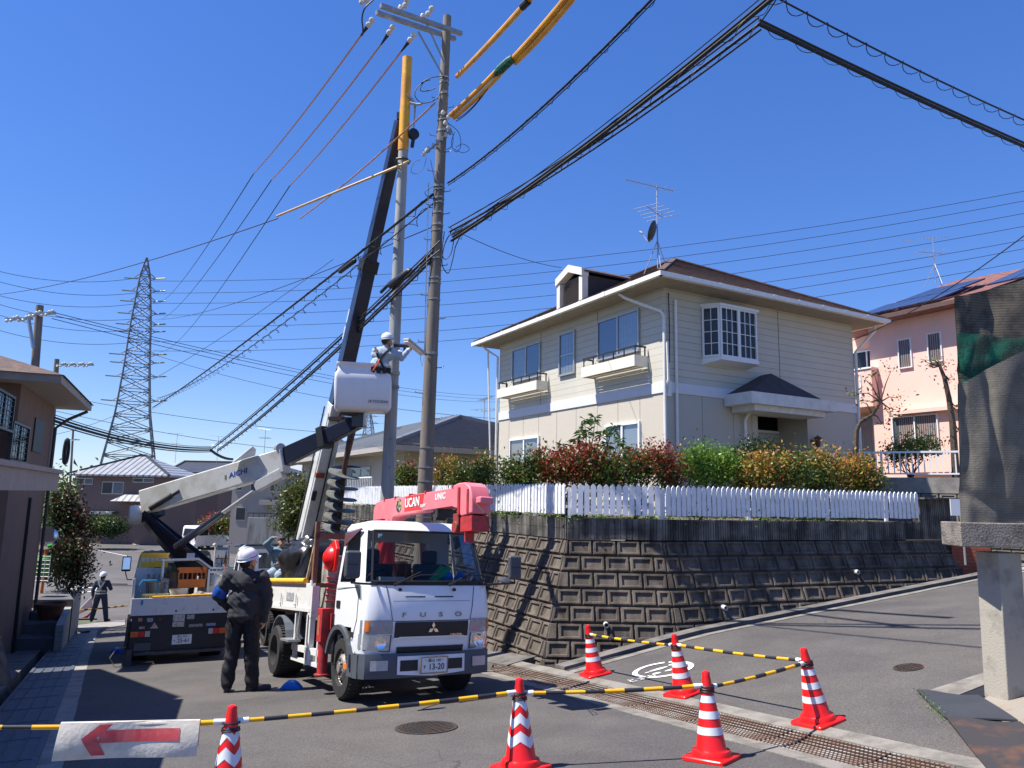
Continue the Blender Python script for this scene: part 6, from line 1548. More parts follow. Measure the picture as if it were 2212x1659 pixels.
# second cab is built in place, shifted forward along the truck
class _S: pass
def cab_at(parent, off, nm):
    before = set(o.name for o in bpy.data.objects)
    o, pts, pn = cabshell(parent, r_b, xf_b, [0.0, .10, .35, .55, .70], (3, 5), cabw, name=nm)
    pn(('ws', None), 'windscreen', darkg); pn(('side', True), 'side_window', darkg); pn(('side', False), 'side_window', darkg)
    for ob in [q for q in bpy.data.objects if q.name not in before]: ob.data.transform(off)
    return o
cab2 = cab_at(t2, _off, 'cab')
P2_(lambda mb: (mb.bb(-.43, .43, 3.53, 3.545, 1.50, 1.86)), darkg, 'rear_window', cab2, smooth=0)
for k in range(6): P2_(lambda mb, k=k: mb.bb(-.55+k*.2, -.47+k*.2, 3.6, 4.25, 2.13, 2.15), cabw, 'roof_rib', cab2, bevel=.008)
for s, zz in ((-1, 0), (1, -.05)):
    ma = P2_(lambda mb, s=s: mb.tube([(s*.78, 4.5, 1.5), (s*.95, 4.55, 1.5), (s*1.0, 4.5, 1.65), (s*1.0, 4.5, 2.05)], .013, 6), black, 'mirror_arm', cab2)
    P2_(lambda mb, s=s, zz=zz: mb.box((s*1.0, 4.46, 1.86+zz), (.19, .07, .34)), black, 'mirror', ma, bevel=.02)
    P2_(lambda mb, s=s, zz=zz: mb.box((s*1.0, 4.422, 1.87+zz), (.15, .004, .27)), chrome, 'mirror_glass', ma, smooth=0)
# tail
tail = P2_(lambda mb: mb.bb(-.83, .83, -.0, .06, .87, 1.17), whitedirty, 'tailgate', smooth=0, bevel=.005)
P2_(lambda mb: mb.cyl((-.5, .0, 1.19), (.70, .0, 1.21), .018, n=10), mat('foam_yellow', (.85, .42, .03)), 'foam_strip', tail)
for x in (-.08, .56): P2_(lambda mb, x=x: mb.lathe([(.001, .008), (.018, .008), (.018, 0)], (x, 0, .93), (0, -1, 0), 12), black, 'rubber_stop', tail)
P2_(lambda mb: mb.lathe([(.001, .004), (.05, .004), (.05, 0)], (-.66, -.001, 1.10), (0, -1, 0), 20, sx=1, sy=.45), mat('badge_blue', (.05, .25, .4), .4, var=.3, scale=30), 'oval_badge', tail, smooth=0)
for s in (-1, 1): P2_(lambda mb, s=s: mb.bb(s*.80, s*.85, .06, 1.7, .87, 1.17+.35*(1)), whitedirty, 'side_panel', smooth=0, bevel=.005)
P2_(lambda mb: mb.bb(-.82, .82, .06, 3.3, .84, .88), dsteel, 'bed_floor', smooth=0)
rb = P2_(lambda mb: mb.bb(-.80, .83, .03, .10, .22, .87), mat('rear_black', (.012, .012, .014), .45, var=.2), 'rear_panel', smooth=0)
lampm = mat('tail_red', (.55, .01, .01), .2, var=.1); lampo = mat('tail_orange', (.65, .12, .02), .2, var=.1); lampw = mat('tail_white', (.45, .45, .45), .2, var=.1)
for s in (-1, 1):
    x0 = -.80 if s < 0 else .50
    xs3 = (x0, x0+.13, x0+.24, x0+.32) if s < 0 else (x0+.32, x0+.19, x0+.08, x0)
    for (a, b, mm, nn) in ((xs3[0], xs3[1], lampo, 'indicator'), (xs3[1], xs3[2], lampm, 'brake_light'), (xs3[2], xs3[3], lampw, 'reversing_light')):
        P2_(lambda mb, a=a, b=b: mb.bb(min(a, b), max(a, b), -.02, .03, .50, .60), mm, nn, rb, bevel=.006)
P2_(lambda mb: (mb.bb(-.72, .85, -.06, .04, .19, .245),), dsteel, 'rear_bumper', smooth=0, bevel=.005)
P2_(lambda mb: mb.bb(-.72, -.45, -.04, .04, .27, .40), darkpl, 'bumper_box', smooth=0)
jplate(rb, (.06, -.008+.03, .425), (1, 0, 0), (0, 0, 1), '・福山 800・', 'す', '25-61', frame=False)
st = [(-.66, .80, .07, .06, (.6, .25, .2)), (-.50, .79, .10, .07, (.4, .4, .4)), (-.33, .79, .05, .04, (.3, .02, .02)), (-.02, .80, .20, .13, (.6, .6, .58)), (-.02, .70, .20, .10, (.6, .55, .45)), (.18, .815, .13, .08, (.45, .48, .45)), (-.62, .66, .09, .04, (.6, .4, .38)), (.28, .66, .24, .05, (.35, .3, .28)), (.54, .665, .17, .05, (.25, .32, .5))]
for i, (x, z, w_, h_, c_) in enumerate(st): P2_(lambda mb, x=x, z=z, w_=w_, h_=h_: mb.bb(x-w_/2, x+w_/2, .022, .029, z-h_/2, z+h_/2), mat(f'sticker{i}', c_, .5, col2=tuple(q*.45 for q in c_), c2lo=.5, c2hi=.52, scale=60), 'sticker', rb, smooth=0)
P2_(lambda mb: mb.prism([(-.49, .022, .64), (-.35, .022, .64), (-.42, .022, .74)], (0, .006, 0)), mat('sticker_tri', (.55, .5, .5), .5, col2=(.5, .1, .08), scale=50), 'sticker', rb, smooth=0)
for s in (-1,):
    P2_(lambda mb, s=s: (mb.bar((s*.86, -.02, .0), (s*.84, .03, .90), .045, .05), mb.bb(s*.95, s*.70, -.12, .0, .0, .03), mb.bb(s*.84, s*.74, -.06, .02, .03, .3)), dsteel, 'outrigger', smooth=0)
P2_(lambda mb: mb.tube([(-.84, -.02, .35), (-1.0, -.08, .33), (-1.08, -.1, .18), (-1.0, -.14, .05), (-.86, -.16, .0)], .008, 5), mat('hose_tan', (.2, .18, .12), .6, var=0), 'hose')
P2_(lambda mb: (mb.bb(-.80, -.3, 1.3, 1.9, .9, 1.72), mb.bb(.35, .80, 1.2, 2.2, .9, 1.55)), whitedirty, 'locker', smooth=0, bevel=.01)
P2_(lambda mb: (mb.bb(-.36, -.32, .75, 1.35, 1.18, 1.86), mb.bb(.48, .52, .75, 1.35, 1.18, 1.68), mb.hexa([(-.36, .7, 1.84), (.28, .7, 1.86), (.28, 1.4, 1.86), (-.36, 1.4, 1.84)], [(-.36, .7, 1.88), (.28, .7, 1.90), (.28, 1.4, 1.90), (-.36, 1.4, 1.88)]), mb.hexa([(.28, .7, 1.86), (.52, .7, 1.68), (.52, 1.4, 1.68), (.28, 1.4, 1.86)], [(.28, .7, 1.90), (.53, .7, 1.72), (.53, 1.4, 1.72), (.28, 1.4, 1.90)])), mat('deck_white', (.66, .67, .63), .5, var=.1), 'deck_arch', smooth=0)
# turret, posts
P2_(lambda mb: (mb.lathe([(.001, 0), (.42, 0), (.42, .1), (.36, .14), (.36, .3), (.001, .3)], (.15, 2.6, .88), n=28)), black, 'turntable')
P2_(lambda mb: ([mb.cyl((.78+.3*i, 2.9, 1.5), (.78+.3*i, 2.9, 2.24), .02, n=8) for i in (0, 1)], mb.bb(.74, 1.12, 2.6, 3.2, 2.23, 2.27)), whitedirty, 'canopy_frame', smooth=0)
P2_(lambda mb: mb.hexa([(.76, 2.9, 1.8), (1.08, 2.9, 1.8), (1.08, 2.91, 1.8), (.76, 2.91, 1.8)], [(.76, 2.9, 2.2), (1.08, 2.9, 2.2), (1.08, 2.91, 2.2), (.76, 2.91, 2.2)]), glass('acrylic', (.8, .8, .8), .9), 'clear_screen', smooth=0)
mb = MB(T2M); c = V(.72, 3.05, 1.55); mb.lathe([(.12, 0), (.11, .02), (.035, .04), (.012, .5)], c+V(.22, 0, .1), (0, 0, 1), 14)
# boom: from turret up-left to the elbow, then telescopes to the bucket
yE, yTip = 16.35, 14.75
def bw(u, v, y): return at(u, v, y)
elbow = bw(300, 1110, yE)
def M2(fn, m, name, par=None, **k):
    mb = MB(); fn(mb); return mb.build(name, m, par or t2, world=True, **k)
navy = mat('boom_navy', (.012, .016, .035), .35, var=.15, coat=.3); boomw = mat('boom_white', (.62, .62, .58), .4, col2=(.52, .50, .44), scale=3, coat=.2)
tb = T2M @ V(.15, 2.6, 1.2)
q = [(295, 1122), (330, 1115), (452, 1232), (456, 1300), (420, 1300), (395, 1255)]
yT = tb.y
def mast(mb):
    a = [bw(u, v, yE) if i < 2 else bw(u, v, (T2M @ V(.15, 2.6, 1.2)).y) for i, (u, v) in enumerate([(298, 1120), (318, 1108), (450, 1212), (452, 1290), (412, 1290), (398, 1240)])]
    mb.prism([p-V(.1, -.15, 0) for p in a], V(.24, -.2, 0))
tw = M2(mast, navy, 'lower_boom', bevel=.02)
M2(lambda mb: mb.bar(bw(310, 1105, yE)+V(.1, -.2, 0), bw(455, 1230, yT)+V(.1, -.2, 0), .05, .08), navy, 'boom_flange', tw)
M2(lambda mb: (mb.lathe([(.001, -.12), (.19, -.12), (.21, .0), (.19, .12), (.001, .12)], bw(292, 1112, yE), (.85, .5, 0), 20),), mat('elbow_white', (.6, .6, .58), .4, var=.1), 'elbow_cover', tw)
M2(lambda mb: mb.prism([bw(u, v, yE) for u, v in ((283, 1110), (290, 1098), (330, 1080), (332, 1112), (300, 1128), (285, 1122))], V(.2, .12, 0)), navy, 'elbow_joint', tw)
M2(lambda mb: mb.bar(bw(392, 1208, yT+.1), bw(434, 1286, yT), .42, .1), black, 'hose_hood', tw)
M2(lambda mb: mb.box(T2M @ V(.22, 2.1, 1.95), (.16, .01, .16), Matrix.Rotation(rad(27), 3, 'Z')), mat('sticker_w', (.55, .58, .65), .5, var=0), 'notice_plate', tw, smooth=0)
def segbar(mb, a, b, h0, h1, w_): mb.bar(a, b, w_, h0, w2=w_, h2=h1)
ub_a, ub_b = bw(312, 1085, yE), bw(618, 995, 15.5)
ub = M2(lambda mb: segbar(mb, ub_a, ub_b, .52, .50, .30), boomw, 'upper_boom', bevel=.03, seg=3)
M2(lambda mb: mb.bar(bw(555, 1052, 15.55), bw(612, 1022, 15.45), .22, .2), boomw, 'boom_under_box', ub, bevel=.01)
M2(lambda mb: mb.prism([bw(u, v, 15.6) for u, v in ((500, 1000), (543, 965), (550, 972), (548, 985))], V(.1, -.2, 0)), boomw, 'boom_bracket', ub)
M2(lambda mb: mb.lathe([(.001, -.1), (.1, -.1), (.1, .1), (.001, .1)], bw(604, 968, 15.5), (.5, -.86, 0), 16), steel, 'boom_roller', ub)
ib_a, ib_b = bw(610, 990, 15.55), bw(782, 908, 14.85)
inb = M2(lambda mb: segbar(mb, ib_a, ib_b, .38, .26, .2), navy, 'inner_boom', ub, bevel=.015)
M2(lambda mb: mb.bar(bw(695, 948, 15.2), bw(708, 942, 15.1), .30, .44), black, 'boom_collar', ub, bevel=.02)
M2(lambda mb: (mb.box(bw(775, 908, 14.82), (.24, .3, .3)), mb.box(bw(757, 893, 14.8), (.35, .35, .1))), navy, 'bucket_mount', ub, bevel=.02)
cyA, cyB = bw(362, 1195, yT-.1), bw(478, 1100, 15.75)
M2(lambda mb: (mb.cyl(bw(380, 1182, 16.0), bw(482, 1108, 15.6), .075)), navy, 'lift_cylinder', ub)
M2(lambda mb: (mb.cyl(bw(482, 1108, 15.6), bw(548, 1062, 15.4), .045)), steel, 'cylinder_rod', ub)
M2(lambda mb: (mb.cyl(bw(325, 1098, yE-.25), bw(372, 1070, yE-.35), .06), mb.cyl(bw(372, 1070, yE-.35), bw(388, 1060, yE-.4), .035)), dsteel, 'level_cylinder', ub)
# lettering on the boom side
A_, B_b = ub_a, ub_b; dB = (B_b-A_).normalized(); vis = V(0, -1, 0); sx_ = dB.cross(V(0, 0, 1)).normalized(); upv = sx_.cross(dB)
if sx_.y > 0: sx_ = -sx_
bc = A_.lerp(B_b, .70)+sx_*.153
blu = mat('lettering_blue', (.02, .06, .35), .5, var=0)
text('boom_lettering', 'AICHI', .15, plateM(bc, dB, upv), blu, ub, ext=.001, world=True, sx=1.15, bold=.003, shear=.15)
for k, c_ in enumerate(((.7, .25, .05), (.05, .4, .1))):
    M2(lambda mb, k=k: mb.bar(bc-dB*(.33-.03*k)-upv*.05, bc-dB*(.31-.03*k)+upv*.05, .012, .004), mat(f'stripe{k}', c_, .5, var=0), 'lettering_stripe', ub)
# bucket
yB = 14.55
def bpt(u, v, dy): return at(u, v, yB+dy)
bucket_m = mat('bucket_white', (.78, .78, .80), .35, var=.03, coat=.2)
bc0 = at(782, 840, yB); uR = at(840, 840, yB)-at(722, 840, yB); Wb = uR.length
def ringb(cu, v, hw, hd, rc, n=6):
    c = at(cu, v, yB); out = []
    for (sx1, sy1, a0) in ((1, -1, -90), (1, 1, 0), (-1, 1, 90), (-1, -1, 180)):
        for i in range(n+1):
            a = rad(a0+90*i/n); out.append(V(c.x+sx1*(hw-rc)+rc*math.cos(a), c.y+sy1*(hd-rc)+rc*math.sin(a), c.z))
    return out
def bkt(mb):
    rot = Matrix.Rotation(rad(14), 3, 'Z'); rows = []
    spec = [(784, 890, .46, .28, .05), (783, 886, .52, .335, .06), (783, 880, .54, .36, .06), (783, 825, .55, .37, .06), (783, 814, .54, .36, .06), (784, 806, .50, .33, .08), (785, 796, .495, .325, .08), (785, 793, .525, .355, .06), (785, 790, .525, .355, .06), (785, 790, .485, .315, .06), (785, 815, .48, .31, .06), (784, 880, .45, .28, .06)]
    for s_ in spec:
        r_ = ringb(*s_[:2], *s_[2:]); c = at(s_[0], s_[1], yB); rows.append([mb.p(c+rot @ (p-c)) for p in r_])
    for A, B in zip(rows, rows[1:]):
        n = len(A)
        for i in range(n): mb.face((A[i], A[(i+1) % n], B[(i+1) % n], B[i]))
    mb.face(rows[0][::-1]); mb.face(rows[-1])
bk_ = M2(bkt, bucket_m, 'bucket', smooth=50)
rot14 = Matrix.Rotation(rad(14), 3, 'Z'); bcc = at(783, 866, yB)
text('bucket_lettering', 'SKYOCEAN', .075, plateM(at(800, 872, yB)+rot14 @ V(.12, -.378, .0), rot14 @ V(1, 0, 0), (0, 0, 1)), bk, bk_, ext=.001, world=True, shear=.3, bold=.001)
# ================================================================== digger derrick behind, its boom holding the new pole
FT = at(655, 1200, 18.2); TIP = at(866, 262, 15.25)
o3 = V(FT.x-.05, FT.y+.1, G(FT.x, FT.y))
T3M = frameM(o3, (-.5, .866, -.1), (.866, .5, 0))
t3 = thing('pole_setting_truck', 'white pole setting truck behind, its tall boom holding the new pole', 'crane truck', M=T3M)
def P3_(fn, m, name, par=None, **k): return P1(fn, m, name, par or t3, **k)
def M3_(fn, m, name, par=None, **k):
    mb = MB(); fn(mb); return mb.build(name, m, par or t3, world=True, **k)
for s in (-1, 1): wheel(t3, s*.80, 3.3, .38, .22, s, rimg, holes=6); wheel(t3, s*.78, -.9, .38, .42, s, rimw, dual=True, holes=6)
P3_(lambda mb: (mb.bb(-.40, -.30, -2, 4.2, .55, .78), mb.bb(.30, .40, -2, 4.2, .55, .78), mb.bb(-.95, .95, -2, 2.2, .86, .92)), dsteel, 'chassis', smooth=0)
before = set(o.name for o in bpy.data.objects)
cab3, _p, pn = cabshell(t3, [(z+.2, w_*1.15, f, r_) for z, w_, f, r_ in r_b], xf_b, [0.0, .10, .35, .55, .70], (3, 5), cabw, name='cab')
pn(('ws', None), 'windscreen', darkg); pn(('side', True), 'side_window', darkg); pn(('side', False), 'side_window', darkg)
for ob in [q for q in bpy.data.objects if q.name not in before]: ob.data.transform(Matrix.Translation((0, 2.7, .15)))
P3_(lambda mb: mb.bb(-.86, .86, 3.0, 3.9, 2.30, 2.36), mat('roof_box_dark', (.03, .05, .08), .4, var=.1), 'roof_cover', cab3, bevel=.02)
ma = P3_(lambda mb: mb.tube([(-.88, 3.75, 1.5), (-1.12, 3.75, 1.45), (-1.12, 3.7, 1.62)], .014, 6), black, 'mirror_arm', cab3)
P3_(lambda mb: mb.box((-1.12, 3.68, 1.82), (.2, .08, .36)), black, 'mirror', ma, bevel=.02); P3_(lambda mb: mb.box((-1.12, 3.638, 1.82), (.16, .004, .3)), chrome, 'mirror_glass', ma, smooth=0)
P3_(lambda mb: (mb.bb(-.95, -.91, -2, 1.6, .92, 1.35), mb.bb(.91, .95, -2, 1.6, .92, 1.35)), whitedirty, 'side_panel', smooth=0)
P3_(lambda mb: (mb.bb(-.9, -.5, .4, 1.5, .92, 1.5), mb.cyl((-.75, -.9, 1.1), (-.75, 1.2, 1.1), .16, n=14)), mat('gear_orange', (.5, .17, .03), .6, col2=(.16, .07, .03), scale=5), 'stowed_gear')
P3_(lambda mb: mb.lathe([(.001, 0), (.5, 0), (.5, .12), (.38, .2), (.34, .5), (.001, .5)], (0, 0, .92), n=24), white, 'turntable')
P3_(lambda mb: (mb.bb(-.24, .24, -.3, .3, 1.35, 2.0)), white, 'boom_base', smooth=0, bevel=.03)
bd = (TIP-FT)
def bv(v):
    lo, hi = 0., 1.
    for _ in range(30):
        m_ = (lo+hi)/2; q = CM.inverted() @ (FT+bd*m_); vv = 829.5-FP*q.y/-q.z
        if vv > v: lo = m_
        else: hi = m_
    return FT+bd*lo
bside = V(.866, .5, 0)
def bbar(mb, v0, v1, w0, h0, w1=None, h1=None, off=V(0, 0, 0)): mb.bar(bv(v0)+off, bv(v1)+off, h0, w0, up=(.866, .5, 0), w2=h1 or h0, h2=w1 or w0)
bo3 = M3_(lambda mb: bbar(mb, 1215, 872, .40, .46, .36, .42), boomw, 'outer_boom', bevel=.03)
M3_(lambda mb: (bbar(mb, 1190, 880, .02, .05, off=V(-.24, -.16, 0)), bbar(mb, 1190, 880, .02, .04, off=V(.18, -.22, 0))), black, 'boom_rail', bo3, smooth=0)
M3_(lambda mb: (bbar(mb, 1080, 1060, .1, .1, off=V(.0, -.27, 0)),), black, 'boom_lamp', bo3, bevel=.01)
M3_(lambda mb: (bbar(mb, 1032, 1022, .2, .08, off=V(.03, -.25, 0)),), mat('reflector_red', (.3, .06, .03), .4, var=.2), 'reflector', bo3, smooth=0)
mid = M3_(lambda mb: bbar(mb, 900, 560, .34, .36, .30, .32), navy, 'middle_boom', bo3, bevel=.015)
M3_(lambda mb: bbar(mb, 588, 562, .36, .38), black, 'boom_collar', mid, smooth=0)
M3_(lambda mb: (bbar(mb, 700, 672, .006, .07, off=V(-.17, -.15, 0)), bbar(mb, 735, 708, .006, .08, off=V(-.175, -.15, 0))), mat('label_pale', (.5, .52, .55), .5, var=.2, scale=20), 'boom_label', mid, smooth=0)
inn = M3_(lambda mb: bbar(mb, 600, 258, .27, .28, .23, .24), navy, 'inner_boom', bo3, bevel=.012)
M3_(lambda mb: (mb.box(TIP+V(.05, -.02, .05), (.24, .3, .16)),), dsteel, 'boom_head', inn, smooth=0)
hc = at(889, 215, 15.0)
M3_(lambda mb: (mb.tube([at(880, 205, 14.9), at(890, 215, 14.95), at(897, 225, 15.0), at(895, 260, 15.0), at(893, 290, 15.0)], [.03, .035, .03, .015, .015], 8), mb.tube([at(885, 222, 14.9), at(902, 226, 14.9), at(912, 224, 14.9)], .03, 8)), steel, 'pole_claw', inn)
M3_(lambda mb: (mb.lathe([(.001, -.05), (.12, -.05), (.12, .05), (.001, .05)], at(893, 290, 15.0), (.5, -.8, 0), 16), mb.tube([at(893, 300, 15.0), at(890, 318, 15.0)], .04, 8)), black, 'hook_sheave', inn)
M3_(lambda mb: [mb.tube([V(*(p2b.lerp(p2t, on2(v)[2])))+V(.16*math.cos(a/8*6.283), .16*math.sin(a/8*6.283), 0) for a in range(9)], .018, 6) for v in (348,)], black, 'sling', inn)
# auger stowed beside the boom
aT, aM, aB = at(762, 925, 16.9), at(745, 1005, 17.1), at(728, 1160, 17.5)
aug = M3_(lambda mb: (mb.tube([at(768, 905, 16.9), aT, aM, aB], [.08, .09, .06, .06], 12), mb.box(at(750, 885, 16.9), (.4, .3, .12)), mb.box(at(735, 905, 16.9), (.5, .2, .08))), mat('auger_rust', (.045, .035, .032), .6, col2=(.14, .05, .03), scale=8), 'auger_shaft')
def helic(mb):
    T = 6.5; n = 150; d = (aB-aM); L = d.length; d.normalize(); x = d.cross(V(0, 1, 0)).normalized(); y = x.cross(d); pr = None
    for i in range(n+1):
        a = T*2*math.pi*i/n; c = aM+d*(L*i/n); u = x*math.cos(a)+y*math.sin(a); q = [mb.p(c+u*.05), mb.p(c+u*.36), mb.p(c+u*.36+d*.02), mb.p(c+u*.05+d*.02)]
        if pr: [mb.face((pr[k], pr[(k+1) % 4], q[(k+1) % 4], q[k])) for k in range(4)]
        pr = q
M3_(helic, mat('auger_steel', (.16, .17, .16), .6, .3, col2=(.09, .08, .07), scale=4, bump=.3), 'auger_blade', aug, smooth=30)
M3_(lambda mb: (mb.tube([at(648, 1195, 17.6), at(643, 1170, 17.6), at(650, 1150, 17.7)], .02, 6), mb.box(at(652, 1175, 17.6), (.12, .1, .3))), steel, 'boom_winch')
P3_(lambda mb: (mb.bb(-.75, -.4, -1.0, -.85, .92, 1.45), mb.bb(-.6, -.55, -1.1, -1.05, 1.2, 1.65), mb.bb(-.45, -.40, -1.1, -1.05, 1.2, 1.6)), white, 'control_console', smooth=0)
# ================================================================== people
def ell(mb, c, r, R=None, n=14, m_=10):
    c = Vector(c)
    def f(a, b):
        th = 2*math.pi*a; ph = math.pi*(b-.5); v = V(r[0]*math.cos(ph)*math.cos(th), r[1]*math.cos(ph)*math.sin(th), r[2]*math.sin(ph)); return c+(R @ v if R else v)
    mb.grid(f, n, m_)
def cap(mb, a, b, ra, rb, n=12):
    a = Vector(a); b = Vector(b); d = (b-a); L = d.length
    if L < 1e-5: return
    d.normalize(); pts = []; rr_ = []
    for k in range(4): t = math.pi/2*(1-k/4); pts.append(a-d*ra*math.sin(t)); rr_.append(max(.001, ra*math.cos(t)))
    for k in range(5): pts.append(a.lerp(b, k/4)); rr_.append(ra+(rb-ra)*k/4)
    for k in range(1, 5): t = math.pi/2*k/4; pts.append(b+d*rb*math.sin(t)); rr_.append(max(.001, rb*math.cos(t)))
    mb.tube(pts, rr_, n)
def soft(name, fn, m, parent, voxel=.012, smooth_it=4, wr=0, seed=0, wscale=9):
    mb = MB(); fn(mb); o = mb.build('tmp_soft', m, None, fix=True)
    md = o.modifiers.new('r', 'REMESH'); md.mode = 'VOXEL'; md.voxel_size = voxel
    ms = o.modifiers.new('s', 'SMOOTH'); ms.factor = .5; ms.iterations = smooth_it
    bpy.context.view_layer.update(); dg = bpy.context.evaluated_depsgraph_get(); me = bpy.data.meshes.new_from_object(o.evaluated_get(dg)); bpy.data.objects.remove(o)
    if wr:
        import mathutils
        for v in me.vertices:
            p = v.co; n = mathutils.noise.noise(V(p.x*wscale+seed, p.y*wscale, p.z*wscale*1.5)); n2 = abs(mathutils.noise.noise(V(p.x*4+seed, p.y*4+3, p.z*11+p.x*8)))
            v.co = p+v.normal*wr*(n*.6-n2*1.3+.25)
    me.name = name; me.shade_smooth(); me.materials.clear(); me.materials.append(m)
    o = bpy.data.objects.new(name, me); sc.collection.objects.link(o); o.parent = parent; PM[o.name] = PM[parent.name]; return o
skin = mat('skin', (.46, .27, .18), .5, var=.06, scale=20); hairm = mat('hair_black', (.012, .01, .009), .5, var=.2, scale=60)
helm = mat('helmet_white', (.80, .81, .84), .25, var=.02, coat=.6)
def hand(mb, w_, d, palm_n, curl=.5, s=.92):
    """w_: wrist, d: direction along the hand, palm_n: palm normal; five separate fingers"""
    w_ = Vector(w_); d = Vector(d).normalized(); n = Vector(palm_n); n = (n-d*n.dot(d)).normalized(); x = d.cross(n)
    for k in (-1, 0, 1): cap(mb, w_+x*k*.018*s, w_+d*.085*s+x*k*.026*s, .018*s, .015*s, 8)
    for k, L in ((-1.5, .075), (-.5, .085), (.5, .08), (1.5, .062)):
        b0 = w_+d*.09*s+x*k*.0215*s; a1 = b0+(d*math.cos(curl*.5)+n*math.sin(curl*.5))*L*.5*s; a2 = a1+(d*math.cos(curl*1.6)+n*math.sin(curl*1.6))*L*.5*s
        cap(mb, b0, a1, .0105*s, .0095*s, 8); cap(mb, a1, a2, .0095*s, .0085*s, 8)
    t0 = w_+d*.025*s+x*-.03*s; t1_ = t0+(d*.6-x*.6+n*.35)*.05*s; cap(mb, t0, t1_, .014*s, .0115*s, 8); cap(mb, t1_, t1_+(d*.8+n*.5)*.035*s, .0115*s, .009*s, 8)
def person(label, M, J, jm_, pm_, shoe=black, jw=.012, hat='helmet', hatm=None, seed=1, gloves=None, hn=None, head_dir=(0, 1, 0), up=(0, 0, 1), vox=.011, curl=.6, sleeve=1.0, bulk=1.0):
    t = thing('person', label, 'person', M=M)
    D = dict(pel=(0, 0, .96), wai=(0, 0, 1.10), che=(0, .0, 1.30), nek=(0, .0, 1.46), hed=(0, .02, 1.61), sL=(-.19, 0, 1.41), sR=(.19, 0, 1.41), eL=(-.25, -.02, 1.13), eR=(.25, -.02, 1.13), wL=(-.24, .06, .89), wR=(.24, .06, .89),
             hL=(-.10, 0, .93), hR=(.10, 0, .93), kL=(-.12, .02, .51), kR=(.12, .02, .51), aL=(-.13, -.02, .09), aR=(.13, -.02, .09), fL=(-.15, .16, .035), fR=(.15, .16, .035)); D.update(J); D = {k: Vector(v) for k, v in D.items()}
    F = Vector(head_dir).normalized(); U = Vector(up); X = F.cross(U).normalized(); U = X.cross(F); H = D['hed']; RH_ = Matrix((X, F, U)).transposed()
    hn = hn or {}
    def body(mb):
        ell(mb, H, (.076, .095, .115), RH_); ell(mb, H+F*.03-U*.06, (.055, .06, .055), RH_)   # skull, jaw
        cap(mb, H+F*.088-U*.005, H+F*.108-U*.035, .011, .015, 8)                         # nose
        for s in (-1, 1): ell(mb, H+X*s*.078-U*.01, (.012, .02, .032), RH_, 8, 6)
        ell(mb, H+F*.088-U*.062, (.024, .012, .007), RH_, 8, 6)
        for s in (-1, 1): ell(mb, H+F*.078+X*s*.032+U*.012, (.018, .012, .008), RH_, 8, 6)
        cap(mb, D['nek']-V(0, 0, .05), H-U*.05-F*.015, .058, .055)
        cap(mb, D['che'], D['pel'], .11, .11); cap(mb, D['sL'], D['sR'], .05, .05)
        for s in 'LR':
            cap(mb, D['s'+s], D['e'+s], .048, .038); cap(mb, D['e'+s], D['w'+s], .038, .026)
            dd, pn_ = hn.get(s, (D['w'+s]-D['e'+s], (1 if s == 'L' else -1, 0, 0))); hand(mb, D['w'+s], dd, pn_, curl)
            cap(mb, D['h'+s], D['k'+s], .075, .05); cap(mb, D['k'+s], D['a'+s], .05, .035); cap(mb, D['a'+s], D['f'+s], .035, .03)
    b = soft('body', body, skin, t, voxel=.0085 if seed == 3 else .0105, smooth_it=2)
    for s in (-1, 1):
        mb = MB(); ell(mb, H+F*.088+X*s*.032+U*.012, (.010, .005, .005), RH_, 8, 6); mb.build('eye', black, b)
    def jacket(mb):
        k = bulk
        Rt = None
        ell(mb, D['che'].lerp(D['nek'], .25), (.205*k, .125*k, .16)); ell(mb, D['wai'], (.198*k, .138*k, .20)); ell(mb, D['wai'].lerp(D['pel'], .8), (.185*k, .14*k, .16)); ell(mb, D['pel']-V(0, 0, .03), (.188*k, .145*k, .09))
        cap(mb, D['nek']-V(0, 0, .06), D['nek']+V(0, 0, .0), .085, .07)
        for s in 'LR':
            cap(mb, D['nek']-V(0, 0, .05), D['s'+s], .075, .082*k); cap(mb, D['s'+s], D['e'+s], .084*k, .068*k); w_ = D['e'+s].lerp(D['w'+s], sleeve*.97); cap(mb, D['e'+s], w_, .068*k, .05*k)
            cap(mb, D['che'], D['s'+s]-V(0, 0, .07), .12, .09)
    j = soft('jacket', jacket, jm_, t, voxel=vox, wr=jw, seed=seed)
    def trous(mb):
        ell(mb, D['pel'], (.165, .125, .12))
        for s in 'LR': cap(mb, D['h'+s], D['k'+s], .115, .095); cap(mb, D['k'+s], D['a'+s]+V(0, 0, .02), .095, .082); cap(mb, D['a'+s]+V(0, 0, .06), D['a'+s]+(D['f'+s]-D['a'+s])*.15+V(0, 0, -.02), .075, .06)
    soft('trousers', trous, pm_, t, voxel=vox, wr=jw*1.0, seed=seed+4, wscale=7)
    for s in 'LR':
        def sh(mb, s=s):
            a = D['a'+s]; f = D['f'+s]; d = (f-a); d.z = 0; d.normalize()
            cap(mb, V(a.x, a.y, a.z-.045)-d*.03, V(f.x, f.y, a.z-.05)+d*.03, .042, .038); cap(mb, V(a.x, a.y, a.z-.01), V(a.x, a.y, a.z-.04)+d*.06, .045, .04)
            mb.bar(V(a.x, a.y, a.z-.078)-d*.06, V(f.x, f.y, a.z-.078)+d*.06, .075, .02)
        soft('shoe', sh, shoe, t, voxel=.009, smooth_it=2)
    mb = MB()
    ell(mb, H-F*.012+U*.02, (.083, .098, .105), RH_); hr = mb.build('hair', hairm, t)
    hr.data.transform(Matrix.Translation(-F*.012))
